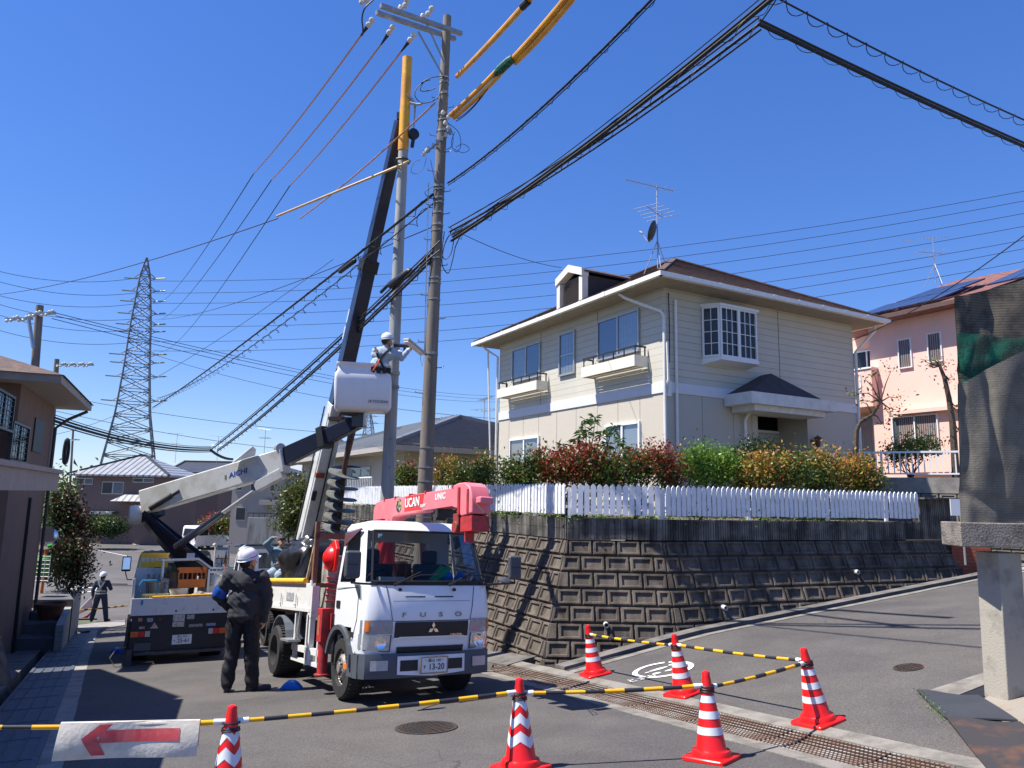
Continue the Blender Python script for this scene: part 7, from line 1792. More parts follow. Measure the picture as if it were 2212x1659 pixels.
    if hat == 'helmet':
        mb = MB(); c = H+U*.055
        prof = [(.128, -.01), (.125, .0), (.122, .03), (.115, .065), (.095, .10), (.06, .125), (.02, .135), (.001, .136)]
        mb.lathe(prof, c, U, 28, sx=1.0, sy=1.0); 
        br = [c+RH_ @ V(.128*math.cos(a), .128*math.sin(a)+.0, -.008) for a in [2*math.pi*i/28 for i in range(28)]]
        bo_ = [c+RH_ @ V(.140*math.cos(a), .140*math.sin(a)+(.035*max(0, math.sin(a))), -.018) for a in [2*math.pi*i/28 for i in range(28)]]
        I = [mb.p(p) for p in br]; K = [mb.p(p) for p in bo_]; [mb.face((I[i], I[(i+1) % 28], K[(i+1) % 28], K[i])) for i in range(28)]
        he = mb.build('helmet', hatm or helm, t)
        for s in (-1, 0, 1): 
            mb = MB(); mb.tube([c+RH_ @ V(s*.035, .115*math.cos(a), .02+.118*math.sin(a)) for a in [rad(20+14*k) for k in range(11)]], .006, 6); mb.build('helmet_rib', hatm or helm, he)
        mb = MB(); mb.tube([c+RH_ @ V(.128*math.cos(a), .128*math.sin(a), .012) for a in [2*math.pi*i/20 for i in range(21)]], .006, 6); mb.build('helmet_band', mat('band_grey', (.2, .2, .25), .6, var=0), he)
        for s in (-1, 1):
            mb = MB(); mb.tube([H+X*s*.088+U*.05, H+X*s*.085-U*.04, H+X*s*.04+F*.05-U*.115], .005, 5); mb.build('chin_strap', black, he)
    elif hat == 'cap':
        mb = MB(); ell(mb, H+U*.04-F*.01, (.088, .103, .085), RH_); mb.bar(H+U*.045+F*.06, H+U*.035+F*.16, .12, .012); mb.build('cap', mat('cap_dark', (.02, .025, .035), .7, var=.1), t)
    return t, D, b, j
dj = mat('jacket_charcoal', (.030, .032, .038), .9, var=.15, scale=8, bump=.25, bscale=140); dp_ = mat('trousers_black', (.008, .008, .012), .8, var=.2, scale=6, bump=.1)
mp = ong(515, 1494)
SM = 1.065
Mman = Matrix.Translation(gz(mp)) @ Matrix.Rotation(rad(4), 4, 'Z') @ Matrix.Scale(SM, 4)
man, D, b, j = person('man in charcoal jacket and white helmet, seen from behind, looking up', Mman,
    dict(hL=(-.10, 0, .93), hR=(.10, 0, .93), kL=(-.125, .03, .50), kR=(.125, .0, .50), aL=(-.135, -.02, .09), aR=(.155, .0, .09), fL=(-.16, .13, .035), fR=(.32, .06, .035), sL=(-.205, 0, 1.41), sR=(.205, 0, 1.40), eL=(-.345, .02, 1.16), wL=(-.235, .17, 1.0), eR=(.275, .02, 1.13), wR=(.235, .07, .87), hed=(.0, .03, 1.59), nek=(0, .0, 1.46)),
    dj, dp_, jw=.024, head_dir=(.62, .62, .22), seed=3, hn={'R': ((-.02, .03, -1), (-1, .2, 0))}, bulk=1.12, curl=.8)
e0 = D['sL'].lerp(D['eL'], .62); e1 = D['sL'].lerp(D['eL'], .98); mb = MB(); mb.tube([e0, e0.lerp(e1, .33), e0.lerp(e1, .66), e1], [.092, .094, .092, .088], 20); mb.build('armband', mat('armband_blue', (.01, .08, .45), .5, col2=(.01, .05, .25), scale=14), man)
mb = MB(); mb.tube([D['aL']+V(0, .0, -.072)-V(0, .05, 0), D['fL']+V(0, .04, -.02)], .030, 8); mb.build('shoe_sole', mat('sole_white', (.5, .5, .48), .6), man)
# worker in the bucket
lb = mat('jacket_pale_blue', (.36, .43, .52), .85, var=.08, scale=9, bump=.2, bscale=120); navyj = mat('workwear_navy', (.02, .03, .06), .85, var=.15)
wc = at(838, 735, 14.42); base = V(wc.x-.14, wc.y, wc.z-1.60)
worker, D, b, j = person('worker in pale blue jacket and safety harness standing in the raised bucket', Matrix.Translation(base),
    dict(pel=(.0, 0, .92), wai=(.0, 0, 1.08), che=(.04, .0, 1.27), nek=(.09, .0, 1.43), hed=(.125, .02, 1.57), sL=(-.09, .0, 1.37), sR=(.23, .0, 1.38), eR=(.42, .03, 1.25), wR=(.54, .10, 1.42), eL=(.12, .20, 1.25), wL=(.34, .22, 1.40), hL=(-.1, 0, .9), hR=(.1, 0, .9), kL=(-.1, 0, .6), kR=(.1, 0, .6), aL=(-.1, 0, .45), aR=(.1, 0, .45), fL=(-.1, .1, .44), fR=(.1, .1, .44)),
    lb, navyj, jw=.012, head_dir=(.85, .5, .05), seed=8, hn={'R': ((.5, .1, .5), (-.5, .6, .3)), 'L': ((.9, 0, .2), (.2, 0, -1))}, curl=1.0)
hb = mat('harness_black', (.012, .012, .015), .6, var=.1)
for pts in ([(-.09, -.10, 1.44), (-.04, -.155, 1.30), (.02, -.15, 1.18), (.10, -.14, 1.02)], [(.22, -.09, 1.42), (.12, -.15, 1.30), (.02, -.155, 1.18), (-.08, -.145, 1.02)]):
    mb = MB()
    for a, b_ in zip(pts, pts[1:]): mb.bar(a, b_, .045, .012, up=(0, -1, 0))
    mb.build('harness_strap', hb, worker)
mb = MB(); mb.lathe([(.19, -.03), (.2, 0), (.19, .03)], (.01, 0, .99), (0, 0, 1), 24, sx=1, sy=.78); [mb.box((.01+.2*math.cos(a), .15*math.sin(a), .97), (.07, .07, .12)) for a in (rad(200), rad(235), rad(270), rad(305), rad(340))]; mb.build('tool_belt', hb, worker)
mb = MB(); mb.tube([(.02, -.165, 1.18), (.0, -.19, 1.1), (-.06, -.19, 1.0), (-.1, -.17, .95)], .016, 8); mb.build('lanyard', mat('lanyard_orange', (.7, .12, .02), .5), worker)
for s_ in ('wR', 'wL'):
    mb = MB(); ell(mb, D[s_]+V(.0, 0, .0), (.05, .045, .05)); mb.build('glove_cuff', mat('glove_white', (.6, .62, .62), .7, var=.1), worker)
mb = MB(); a = Vector(base)+D['wL']+V(-.1, -.1, .12); mb.cyl(a, a+V(.30, .02, .0), .035, n=12); mb.cyl(a+V(.26, .02, 0), a+V(.36, .03, 0), .022, n=10); mb.box(a+V(.22, .02, -.08), (.05, .05, .14)); solo(mb, 'power_tool', navy, 'dark blue power tool held against the new pole by the bucket worker', 'power tool', a)
# flagman down the street
fm = ong(213, 1343)
flag, D, b, j = person('distant flagman in dark uniform with pale cross straps, standing on the street', Matrix.Translation(gz(fm)) @ Matrix.Rotation(rad(10), 4, 'Z'),
    dict(kL=(-.18, .0, .50), kR=(.18, .0, .50), aL=(-.25, 0, .09), aR=(.24, 0, .09), fL=(-.3, .12, .035), fR=(.3, .12, .035), eR=(.29, .06, 1.17), wR=(.16, .22, 1.24), eL=(-.29, -.02, 1.14), wL=(-.27, -.05, .9)), navyj, navyj, jw=.006, seed=12)
vm = mat('vest_grey', (.30, .32, .30), .6, var=.1)
for pts in ([(-.12, -.11, 1.48), (.0, -.16, 1.22), (.03, -.15, 1.12)], [(.12, -.11, 1.48), (.0, -.16, 1.22), (-.03, -.15, 1.12)], [(-.18, -.09, 1.02), (0, -.16, 1.02), (.18, -.09, 1.02)], [(-.18, -.09, 1.10), (0, -.165, 1.12), (.18, -.09, 1.10)]):
    mb = MB()
    for a, b_ in zip(pts, pts[1:]): mb.bar(a, b_, .05, .012, up=(0, -1, 0))
    mb.build('reflective_strap', vm, flag)
fp_ = gz(fm)+Matrix.Rotation(rad(10), 3, 'Z') @ V(-.3, -.1, .86)
fl = thing('signal_flag', 'furled pale pink flag held low by the distant flagman', 'flag', fp_-V(.5, 0, .7))
mb = MB(); mb.cyl(fp_+V(.02, 0, .05), fp_+V(-.55, -.05, -.62), .012, n=6); mb.build('flag_pole', white, fl, world=True)
mb = MB(); mb.hexa([fp_, fp_+V(-.6, -.05, -.68), fp_+V(-.52, -.02, -.66), fp_+V(.02, .02, -.38)], [q+V(.02, .03, .02) for q in (fp_, fp_+V(-.6, -.05, -.68), fp_+V(-.52, -.02, -.66), fp_+V(.02, .02, -.38))]); mb.build('cloth', mat('flag_pink', (.75, .55, .58), .8, var=.1), fl, world=True)
mb = MB(); mb.hexa([fp_+V(-.1, .04, -.62), fp_+V(-.3, .04, -.72), fp_+V(-.1, .06, -.72), fp_+V(.02, .05, -.5)], [q+V(.02, .03, .02) for q in (fp_+V(-.1, .04, -.62), fp_+V(-.3, .04, -.72), fp_+V(-.1, .06, -.72), fp_+V(.02, .05, -.5))]); mb.build('flag_edge', mat('flag_red', (.6, .03, .03), .7), fl, world=True)
# operator seated on the pole setting truck
oc = at(607, 1168, 17.4); ob_ = V(oc.x, oc.y, oc.z-1.30)
ow = mat('workwear_blue_grey', (.13, .20, .25), .85, var=.1, scale=9)
op_, D, b, j = person('operator in blue grey workwear shading his eyes, seated on the rear truck', Matrix.Translation(ob_) @ Matrix.Rotation(rad(180), 4, 'Z'),
    dict(pel=(0, 0, .62), wai=(0, 0, .78), che=(0, .02, .98), nek=(0, .03, 1.13), hed=(-.04, .06, 1.28), sL=(-.19, .0, 1.08), sR=(.19, .0, 1.08), eR=(.30, .14, 1.22), wR=(.13, .2, 1.37), eL=(-.24, .12, .84), wL=(-.10, .3, .80), hL=(-.1, .05, .6), hR=(.1, .05, .6), kL=(-.12, .42, .56), kR=(.12, .42, .56), aL=(-.12, .42, .18), aR=(.12, .42, .18), fL=(-.12, .55, .12), fR=(.12, .55, .12)),
    ow, mat('trousers_blue_grey', (.30, .36, .42), .85, var=.1), jw=.008, hat='cap', head_dir=(-.35, .8, .3), seed=21, hn={'R': ((-.9, .2, .25), (0, .3, -1))})
# ================================================================== cones, bars, arrow banner
conem = mat('cone_red', (.78, .012, .012), .35, var=.06); reflm = mat('cone_white', (.70, .72, .74), .4, var=.05, scale=30); ringm = mat('cone_ring', (.02, .012, .012), .5, var=0)
def cone(label, c, rz, chevron=False):
    ex = .15; n_ = V(-(G(c.x+ex, c.y)-G(c.x-ex, c.y))/2/ex, -(G(c.x, c.y+ex)-G(c.x, c.y-ex))/2/ex, 1).normalized(); n_ = n_.lerp(V(0, 0, 1), .15).normalized()
    Xa = V(math.cos(rad(rz)), math.sin(rad(rz)), 0); Xa = (Xa-n_*Xa.dot(n_)).normalized(); Ya = n_.cross(Xa)
    M = Matrix(((Xa.x, Ya.x, n_.x, c.x), (Xa.y, Ya.y, n_.y, c.y), (Xa.z, Ya.z, n_.z, G(c.x, c.y)+.004), (0, 0, 0, 1)))
    M = M @ Matrix.Scale(.94, 4)
    t = thing('traffic_cone', label, 'traffic cone', M=M, group='red traffic cones round the work area')
    return t, M
proto = {}
def cone_parts(t, chevron):
    R0, R1, Hc = .132, .034, .66
    rad_ = lambda z: R0+(R1-R0)*(z-.05)/(Hc-.05)
    mb = MB(); w_ = .19; 
    def rr4(s, z): return [V(x*s-y*0, y*s, z) for x, y in [(w_*cx+.03*math.cos(rad(a)), w_*cy+.03*math.sin(rad(a))) for cx, cy, a0 in ((.84, .84, 0), (-.84, .84, 90), (-.84, -.84, 180), (.84, -.84, 270)) for a in (a0, a0+45, a0+90)]]
    rows = [[mb.p(q) for q in rr4(s, z)] for s, z in ((1, 0), (1, .022), (.97, .03), (.85, .034))]
    for A, B in zip(rows, rows[1:]): [mb.face((A[i], A[(i+1) % 12], B[(i+1) % 12], B[i])) for i in range(12)]
    mb.face(rows[0][::-1]); mb.face(rows[-1]); mb.lathe([(.165, .03), (.165, .055), (.155, .075), (.14, .08)], n=28); mb.build('base', conem, t)
    mb = MB(); mb.lathe([(.14, .06), (rad_(.09), .09), (rad_(.3), .3), (rad_(.5), .5), (R1, Hc), (R1, Hc+.02), (R1*.85, Hc+.034), (R1*.4, Hc+.042), (.001, Hc+.044)], n=32); b = mb.build('body', conem, t)
    bands = ((.20, .26), (.325, .385), (.45, .505)) if not chevron else ((.17, .25), (.31, .385), (.445, .51))
    for z0, z1 in bands:
        mb = MB()
        n = 48
        for i in range(n):
            a0, a1 = 2*math.pi*i/n, 2*math.pi*(i+1)/n
            def zz(a): return (abs(((a/(2*math.pi)*4+.5) % 1)-.5)*2*.055 if chevron else 0)
            q = []
            for a, z in ((a0, z0), (a1, z0), (a1, z1), (a0, z1)):
                h = z+zz(a); r = rad_(h)+.0025; q.append((r*math.cos(a), r*math.sin(a), h))
            mb.poly(q)
        mb.build('reflective_band', reflm, b)
    mb = MB()
    for zr_ in (.535, .55): mb.tube([(1.12*rad_(zr_)*math.cos(a), 1.12*rad_(zr_)*math.sin(a), zr_) for a in [2*math.pi*i/20 for i in range(21)]], .006, 6)
    mb.build('ring', ringm, t)
CN = [('cone farthest back, in front of the retaining wall corner', 1286, 1458, 20, 0), ('cone beside the footprint marking, second from the wall', 1478, 1500, 35, 0), ('rightmost cone, standing at the right end of the steel grate', 1768, 1562, 28, 0), ('front cone on the near edge of the steel grate', 1538, 1640, 50, 0)]
cones = []; protoc = None
for lb_, u, v, rz, ch in CN:
    c = ong(u, v); t, M = cone('red and white '+lb_, c, rz)
    if protoc is None: cone_parts(t, False); protoc = t
    else:
        for ch_ in protoc.children:
            d = ch_.copy(); sc.collection.objects.link(d); d.parent = t
            for g in ch_.children: e = g.copy(); sc.collection.objects.link(e); e.parent = d
    cones.append(M)
pe = None
for lb_, u, v, y in (('chevron striped cone cut by the bottom edge, centre right', 1128, 1472, 6.1), ('chevron striped cone at the bottom left, right of the arrow banner', 503, 1527, 5.15)):
    q = at(u, v, y); c = V(q.x, q.y, 0); t, M = cone(lb_, c, 45)
    if pe is None: cone_parts(t, True); pe = t
    else:
        for ch_ in pe.children:
            d = ch_.copy(); sc.collection.objects.link(d); d.parent = t
            for g in ch_.children: e = g.copy(); sc.collection.objects.link(e); e.parent = d
    cones.append(M)
CA, CB, CC, CD, CE, CF = cones
bary = mat('bar_yellow', (.80, .42, .01), .35, var=.06, scale=8); bark_ = mat('bar_black', (.022, .023, .026), .5, var=.2)
def conebar(label, A, B, z=.565, ph=0, r=.017, endA=True, endB=True, group='striped bars between the cones'):
    a = (A @ V(0, 0, z)) if isinstance(A, Matrix) else A; b = (B @ V(0, 0, z)) if isinstance(B, Matrix) else B
    d = (b-a); L = d.length; d.normalize(); a0 = a+d*(.05 if endA else 0); b0 = b-d*(.05 if endB else 0)
    t = thing('cone_bar', label, 'barrier bar', a0, group=group)
    def Pt(f): p = a0.lerp(b0, f); return p-V(0, 0, .012*4*f*(1-f))
    mb = MB(); n = max(5, int(L/.155)); 
    pts = [Pt(i/n) for i in range(n+1)]
    for i in range(n):
        mb.k = (i+ph) % 2; rr_ = r*(1 if i < n/2 else .86); mb.tube([pts[i], pts[i+1]], rr_, 12)
    mb.build('bar', [bary, bark_], t, world=True)
    for (p, s, on) in ((a0, 1, endA), (b0, -1, endB)):
        if not on: continue
        mb = MB(); mb.cyl(p-d*s*.012, p+d*s*.06, .02, n=12); mb.build('end_cap', mat('cap_white', (.8, .8, .8), .4, var=0), t, world=True)
        mb = MB(); c = p-d*s*.05; x = d.cross(V(0, 0, 1)).normalized(); mb.tube([c+d*.055*math.cos(q)+x*.055*math.sin(q) for q in [2*math.pi*k/18 for k in range(19)]], .007, 6); mb.build('ring', black, t, world=True)
    return a0, b0
conebar('striped bar between the farthest cone and the footprint cone', CA, CB, ph=0)
conebar('striped bar from the footprint cone to the rightmost cone', CB, CC, z=.575)
conebar('striped bar between the rightmost and the front grate cone', CC, CD, z=.56, ph=1)
conebar('striped bar from the front grate cone to the centre cone', CD, CE, z=.58)
conebar('long striped bar from the centre cone to the bottom left cone', CE, CF, z=.59)
lf = at(-60, 1571, 4.75)
a0, b0 = conebar('striped bar carrying the arrow banner, running off the left edge', CF, lf, z=.59, endB=False)
# arrow banner hung over the bar
uu = [( 436, 1555), (130, 1568)]
fa = lambda u: a0.lerp(b0, min(1, max(0, ((CM.inverted() @ a0).x, 0)[1])))
def onbar(u):
    lo, hi = 0., 1.
    for _ in range(30):
        m_ = (lo+hi)/2; q = CM.inverted() @ a0.lerp(b0, m_); uu_ = 1106+FP*q.x/-q.z
        if uu_ > u: lo = m_
        else: hi = m_
    return a0.lerp(b0, lo)
bA, bB = onbar(132), onbar(432); bd_ = (bB-bA); Lb = bd_.length; bd_.normalize(); outv = V(.0, -1, 0)
outv = (outv-bd_*outv.dot(bd_)).normalized()
def ban(a, h, off=0):  # a 0..1 left to right, h metres down the front
    p = bA.lerp(bB, a)-V(0, 0, 4*.03*.0)
    bulge = .045*math.sin(min(1, h/.19)*math.pi*.5)+.012*math.sin(a*7+h*9)+.03*h
    return p+outv*(.02+bulge*.9+off)-V(0, 0, h-.02)+bd_*(-.05*h/.19*(0 if a > .5 else 1)*.3)
bn = thing('arrow_banner', 'off white banner with a red arrow pointing left, hung on the bar', 'banner', bA-V(0, 0, .19))
HB = .205
mb = MB()
mb.grid(lambda a, h: ban(a, h*HB), 30, 14); mb.grid(lambda a, h: bA.lerp(bB, a)+outv*(.02*math.cos(math.pi*h))+V(0, 0, .02*math.sin(math.pi*h)+.0), 30, 6); mb.grid(lambda a, h: bA.lerp(bB, a)-outv*(.02+.02*h)-V(0, 0, h*.16), 30, 6)
mb.build('cloth', mat('banner_cloth', (.66, .60, .50), .75, col2=(.50, .44, .35), c2lo=.45, c2hi=.75, scale=9, bump=.15), bn, world=True, smooth=60)
arr = mat('banner_red', (.50, .05, .06), .7, col2=(.56, .10, .10), scale=9)
mb = MB()
def qp(A, B, C, D, n=10):
    A, B, C, D = [np.array(q) for q in (A, B, C, D)]
    f = lambda u, v: (A*(1-u)+B*u)*(1-v)+(D*(1-u)+C*u)*v
    for i in range(n):
        for k in range(n): mb.poly([ban(*(f(x, y)*[1, HB]), .003) for x, y in ((i/n, k/n), ((i+1)/n, k/n), ((i+1)/n, (k+1)/n), (i/n, (k+1)/n))])
qp((.17, .42), (.275, .40), (.375, .05), (.28, .05)); qp((.17, .422), (.275, .402), (.355, .90), (.26, .90)); qp((.295, .22), (.86, .20), (.86, .54), (.29, .56))
mb.build('arrow', arr, bn, world=True, smooth=60, fix=False)
# wheel chocks (blue) and far barrier
for (u, v, lb_) in ((626, 1489, 'bright blue wheel chock on the road beside the standing man'), (249, 1411, 'bright blue wheel chock left of the bucket truck')):
    c = ong(u, v); mb = MB(); s = .15 if u > 300 else .13
    prof = [(-s, 0), (s, 0), (s*.55, .07), (s*.2, .1), (-s*.3, .1), (-s*.6, .07)]
    mb.prism([gz(c)+V(x, .0, z-.005) for x, z in prof], (0, .14, 0)); solo(mb, 'wheel_chock', bluep, lb_, 'wheel chock', gz(c), bevel=.012)
fa_, fb_ = at(172, 1318, 27.5), at(275, 1308, 29.5)
conebar('thin striped bar behind the distant flagman, lower of two', fa_, fb_, ph=0, r=.03, endA=False, endB=False, group='striped bars behind the flagman')
fa_, fb_ = at(172, 1261, 27.5), at(275, 1262, 31)
mb = MB(); mb.tube([fa_, fb_], .022, 8); solo(mb, 'guard_bar', bark_, 'thin black bar behind the distant flagman, upper of two', 'barrier bar', fa_)
mb = MB(); q = [ong(168, 1352), ong(270, 1340), ong(270, 1352), ong(168, 1366)]; mb.hexa([gz(p, .0) for p in q], [gz(p, .03) for p in q]); solo(mb, 'crossing_plate', concrete, 'pale steel and concrete strip across the road at the flagman feet', 'road plate', gz(q[0]))
# crates and gear on the bucket truck: things of their own
def crate(label, c, d, m, M=T2M, name='crate', fill=None, rot=0):
    t = thing(name, label, 'crate', M=M @ Matrix.Translation(c) @ Matrix.Rotation(rad(rot), 4, 'Z')); x, y, z = d[0]/2, d[1]/2, d[2]; th = .012
    mb = MB(); mb.bb(-x, x, -y, y, 0, th)
    for (x0, x1, y0, y1) in ((-x, x, -y, -y+th), (-x, x, y-th, y), (-x, -x+th, -y+th, y-th), (x-th, x, -y+th, y-th)):
        mb.bb(x0, x1, y0, y1, th, z*.42)
        if x1-x0 > th*2:
            for k in range(7): xx = x0+(x1-x0)*k/6; mb.bb(xx-.008, xx+.008, y0, y1, z*.42, z*.74)
        else:
            for k in range(5): yy = y0+(y1-y0)*k/4; mb.bb(x0, x1, yy-.008, yy+.008, z*.42, z*.74)
        mb.bb(x0, x1, y0, y1, z*.74, z)
    mb.bb(-x-.015, x+.015, -y-.015, -y, z*.9, z+.01); mb.bb(-x-.015, x+.015, y, y+.015, z*.9, z+.01); mb.bb(-x-.015, -x, -y, y, z*.9, z+.01); mb.bb(x, x+.015, -y, y, z*.9, z+.01)
    mb.build('shell', m, t, smooth=0)
    if fill:
        mb = MB(); R = random.Random(5)
        for k in range(22):
            a = V(R.uniform(-x*.8, x*.8), R.uniform(-y*.8, y*.8), z*.8); mb.tube([a, a+V(R.uniform(-.08, .08), R.uniform(-.08, .08), R.uniform(.0, z*.35)), a+V(R.uniform(-.12, .12), R.uniform(-.1, .1), R.uniform(-.05, .05))], .012, 5)
        mb.build('contents', fill, t)
    return t
crate('yellow plastic crate on the left locker of the bucket truck', (-.48, 1.75, 1.74), (.50, .36, .27), yellowplastic, fill=None)
crate('orange plastic crate full of dark cables on the truck bed', (.20, .95, 1.33), (.50, .36, .38), orangeplastic, fill=black)
crate('pale yellow shallow tray at the tailgate', (-.45, .32, 1.10), (.42, .3, .13), mat('plastic_cream', (.62, .55, .22), .5), rot=4)
crate('white tray of tools on the right locker', (.82, 2.0, 1.6), (.5, .4, .12), mat('plastic_white', (.6, .63, .6), .5), fill=mat('tools_teal', (.02, .10, .12), .5))
mb = MB(T2M); mb.lathe([(.12, 0), (.17, .2), (.175, .2), (.165, .18), (.11, .02)], (-.05, .35, 1.12), n=22); solo(mb, 'bucket', mat('pail_white', (.6, .58, .55), .5, col2=(.4, .36, .3), scale=9), 'white plastic pail behind the tailgate', 'pail', T2M @ V(-.05, .35, 1.12))
mb = MB(T2M); R = random.Random(8)
for k in range(26):
    a = V(-.45+R.uniform(-.16, .16), .8+R.uniform(-.15, .15), 1.2); mb.tube([a, a+V(R.uniform(-.05, .05), R.uniform(-.05, .05), R.uniform(.2, .42)), a+V(R.uniform(-.12, .12), 0, R.uniform(.1, .4))], .007, 5)
mb.lathe([(.13, 0), (.18, .3), (.175, .3), (.12, .01)], (-.45, .8, 1.15), n=16)
solo(mb, 'wire_basket', mat('basket_grey', (.2, .21, .22), .5, .3), 'grey basket full of hooks and wires beside the orange crate', 'basket', T2M @ V(-.45, .8, 1.15))
mb = MB(T2M); mb.lathe([(.12, 0), (.13, .15), (.12, .42), (.1, .44), (.001, .40)], (-.08, 1.0, 1.2), n=14); solo(mb, 'tool_bag', mat('bag_tan', (.17, .13, .09), .8, col2=(.1, .08, .06), scale=9), 'brown canvas tool bag under the white arch', 'bag', T2M @ V(-.08, 1, 1.2))
mb = MB(T2M); mb.lathe([(.10, 0), (.105, .2), (.1, .22), (.001, .22)], (.62, .95, 1.35), n=14); solo(mb, 'paint_can', steel, 'grey metal can with yellow rim right of the orange crate', 'can', T2M @ V(.62, .95, 1.35))
mb = MB(T2M); mb.tube([(-.72, .2, 1.18), (-.72, .2, 1.42), (-.68, .2, 1.48), (-.45, .2, 1.48), (-.42, .2, 1.42), (-.42, .2, 1.2)], .02, 8); solo(mb, 'blue_handle', mat('pipe_blue', (.03, .2, .35), .4), 'bent blue pipe at the left end of the tailgate', 'pipe', T2M @ V(-.72, .2, 1.18))
mb = MB(T2M); mb.lathe([(.12, 0), (.115, .03), (.04, .06), (.018, .48), (.001, .5)], (1.02, 2.95, 1.6), n=16); solo(mb, 'small_cone', orangeplastic, 'orange cone stowed under the canopy of the bucket truck', 'traffic cone', T2M @ V(1.02, 2.95, 1.6))
sack('tool_heap', 'heap of grey gloves and cords behind the tailgate', 'tools', (.45, .3, 1.16), (.28, .12, .08), mat('glove_grey', (.25, .24, .23), .8, col2=(.1, .05, .03), scale=12), 5, .06, M=T2M, sc_=9)
# ================================================================== left house and what stands before it
brown = mat('brown_render', (.19, .125, .10), .85, var=.1, scale=3, bump=.2, bscale=90); brownl = mat('brown_trim', (.34, .30, .27), .7, var=.1)
LP = at(116, 900, 18.6); fH = Face((LP.x, LP.y), -24, 1); GH = -3.55
lh = thing('brown_house', 'brown two storey house with concrete porch at the left edge', 'house', (LP.x, LP.y, GH))
def lp(fn, m, name, par=None, **k):
    mb = MB(); fn(mb); return mb.build(name, m, par or lh, world=True, **k)
ez = at(177, 880, 19.1).z; er = fH.px(177, 880, .62)[0]
lp(lambda mb: fH.box(mb, -4.4, 0, GH-.6, ez-.05, -7, 0), brown, 'wall', smooth=0)
lp(lambda mb: fH.box(mb, -5.0, .65, ez-.05, ez+.1, -7.6, .75), brownl, 'eave', smooth=0)
def lroof(mb):
    a, b, c, d = fH.P(.7, ez+.1, .8), fH.P(-5.05, ez+.1, .8), fH.P(-5.05, ez+.1, -7.7), fH.P(.7, ez+.1, -7.7); r0, r1 = fH.P(-2.1, ez+1.4, -3), fH.P(-2.4, ez+1.4, -5)
    I = [mb.p(p) for p in (a, b, c, d, r0, r1)]; mb.face((I[0], I[1], I[5], I[4])); mb.face((I[1], I[2], I[5])); mb.face((I[2], I[3], I[4], I[5])); mb.face((I[3], I[0], I[4]))
lp(lroof, roofm, 'roof', smooth=0)
for (u0, v0, u1, v1) in ((-8, 835, 22, 935), (28, 908, 54, 1003)):
    a, z1 = fH.px(u0, v0, .05); b, z0 = fH.px(u1, v1, .05); w_ = fH.window(lh, min(a, b), max(a, b), z0, z1, rail_blk, curtaing, (0, .5, 1), grid=(6, 7), o=.02)
a, z1 = fH.px(81, 902, .05); b, z0 = fH.px(92, 980, .05); lp(lambda mb: fH.box(mb, a, b, z0, z1, -.02, .03), black, 'slit_window', smooth=0)
a, z1 = fH.px(66, 1075, .02); lp(lambda mb: (fH.box(mb, a-.1, a+.02, GH, z1, 0, .06)), black, 'drainpipe', smooth=0)
s1_, zp1 = fH.px(128, 1024, 1.6); _, zp0 = fH.px(124, 1060, 1.6)
po = lp(lambda mb: (fH.box(mb, s1_-4.4, s1_, zp0, zp1, .02, 1.6), fH.box(mb, s1_-4.45, s1_+.04, zp1, zp1+.05, 0, 1.64)), brownl, 'porch_slab', smooth=0)
lp(lambda mb: fH.box(mb, s1_-.85, s1_-.6, GH, zp0, .55, .85), brown, 'porch_post', po, smooth=0)
lp(lambda mb: fH.box(mb, s1_-2.2, s1_-.8, GH, zp0-.3, .02, .06), darkroom, 'porch_door', po, smooth=0)
lp(lambda mb: mb.tube([fH.P(.3, ez-.1, .7), fH.P(.15, ez-.35, .3), fH.P(-.1, ez-.6, .08), fH.P(-.1, GH, .08)], .04, 8), dsteel, 'downpipe')
tile = mat('tile_grey', (.13, .125, .125), .7, var=.15, scale=3); lines(tile, 1, .3, .012, .3, .6)
st_ = thing('entrance_steps', 'grey tiled entrance steps at the lower left edge', 'steps', ong(80, 1400))
e0 = ong(128, 1405)
for k in range(4):
    mb = MB(); p = e0+V(-.35-.0*k, .35+.6*k, 0); z = G(e0.x, e0.y)+.2+.2*k
    mb.hexa([V(p.x-6, p.y-1.2, z-1.8), V(p.x+.1-.25*k, p.y-.05, z-1.8), V(p.x-2.9, p.y+3.2, z-1.8), V(p.x-8, p.y+3, z-1.8)], [V(p.x-6, p.y-1.2, z), V(p.x+.1-.25*k, p.y-.05, z), V(p.x-2.9, p.y+3.2, z), V(p.x-8, p.y+3, z)]); mb.build('step', tile, st_, world=True, smooth=0)
wA, wB = ong(132, 1407), ong(168, 1358); dW = (wB-wA); dW.z = 0; dW.normalize(); nW = V(-dW.y, dW.x, 0)
lw = thing('garden_wall', 'low pale concrete block wall along the road before the brown house', 'garden wall', wA)
mb = MB(); zt0, zt1 = at(128, 1350, wA.y).z, at(173, 1249, wB.y).z
mb.hexa([wA+V(0, 0, -.6), wB+V(0, 0, -.6), wB+nW*.15+V(0, 0, -.6), wA+nW*.15+V(0, 0, -.6)], [V(wA.x, wA.y, zt0), V(wB.x, wB.y, zt1), V(wB.x+nW.x*.15, wB.y+nW.y*.15, zt1), V(wA.x+nW.x*.15, wA.y+nW.y*.15, zt0)])
wb_m = mat('block_pale', (.30, .29, .27), .85, var=.12, scale=4); lines(wb_m, 2, .2, .012, .4, .6); mb.build('blocks', wb_m, lw, world=True, smooth=0)
sb0 = lambda u, v, y: at(u, v, y)
mb = MB(); q = [ong(-40, 1500), ong(44, 1478), ong(38, 1462), ong(-60, 1400)]
tp = [at(-60, 1370, q[0].y+.2), at(2, 1378, q[1].y+.3), at(2, 1376, q[2].y+.5), at(-80, 1350, q[3].y)]
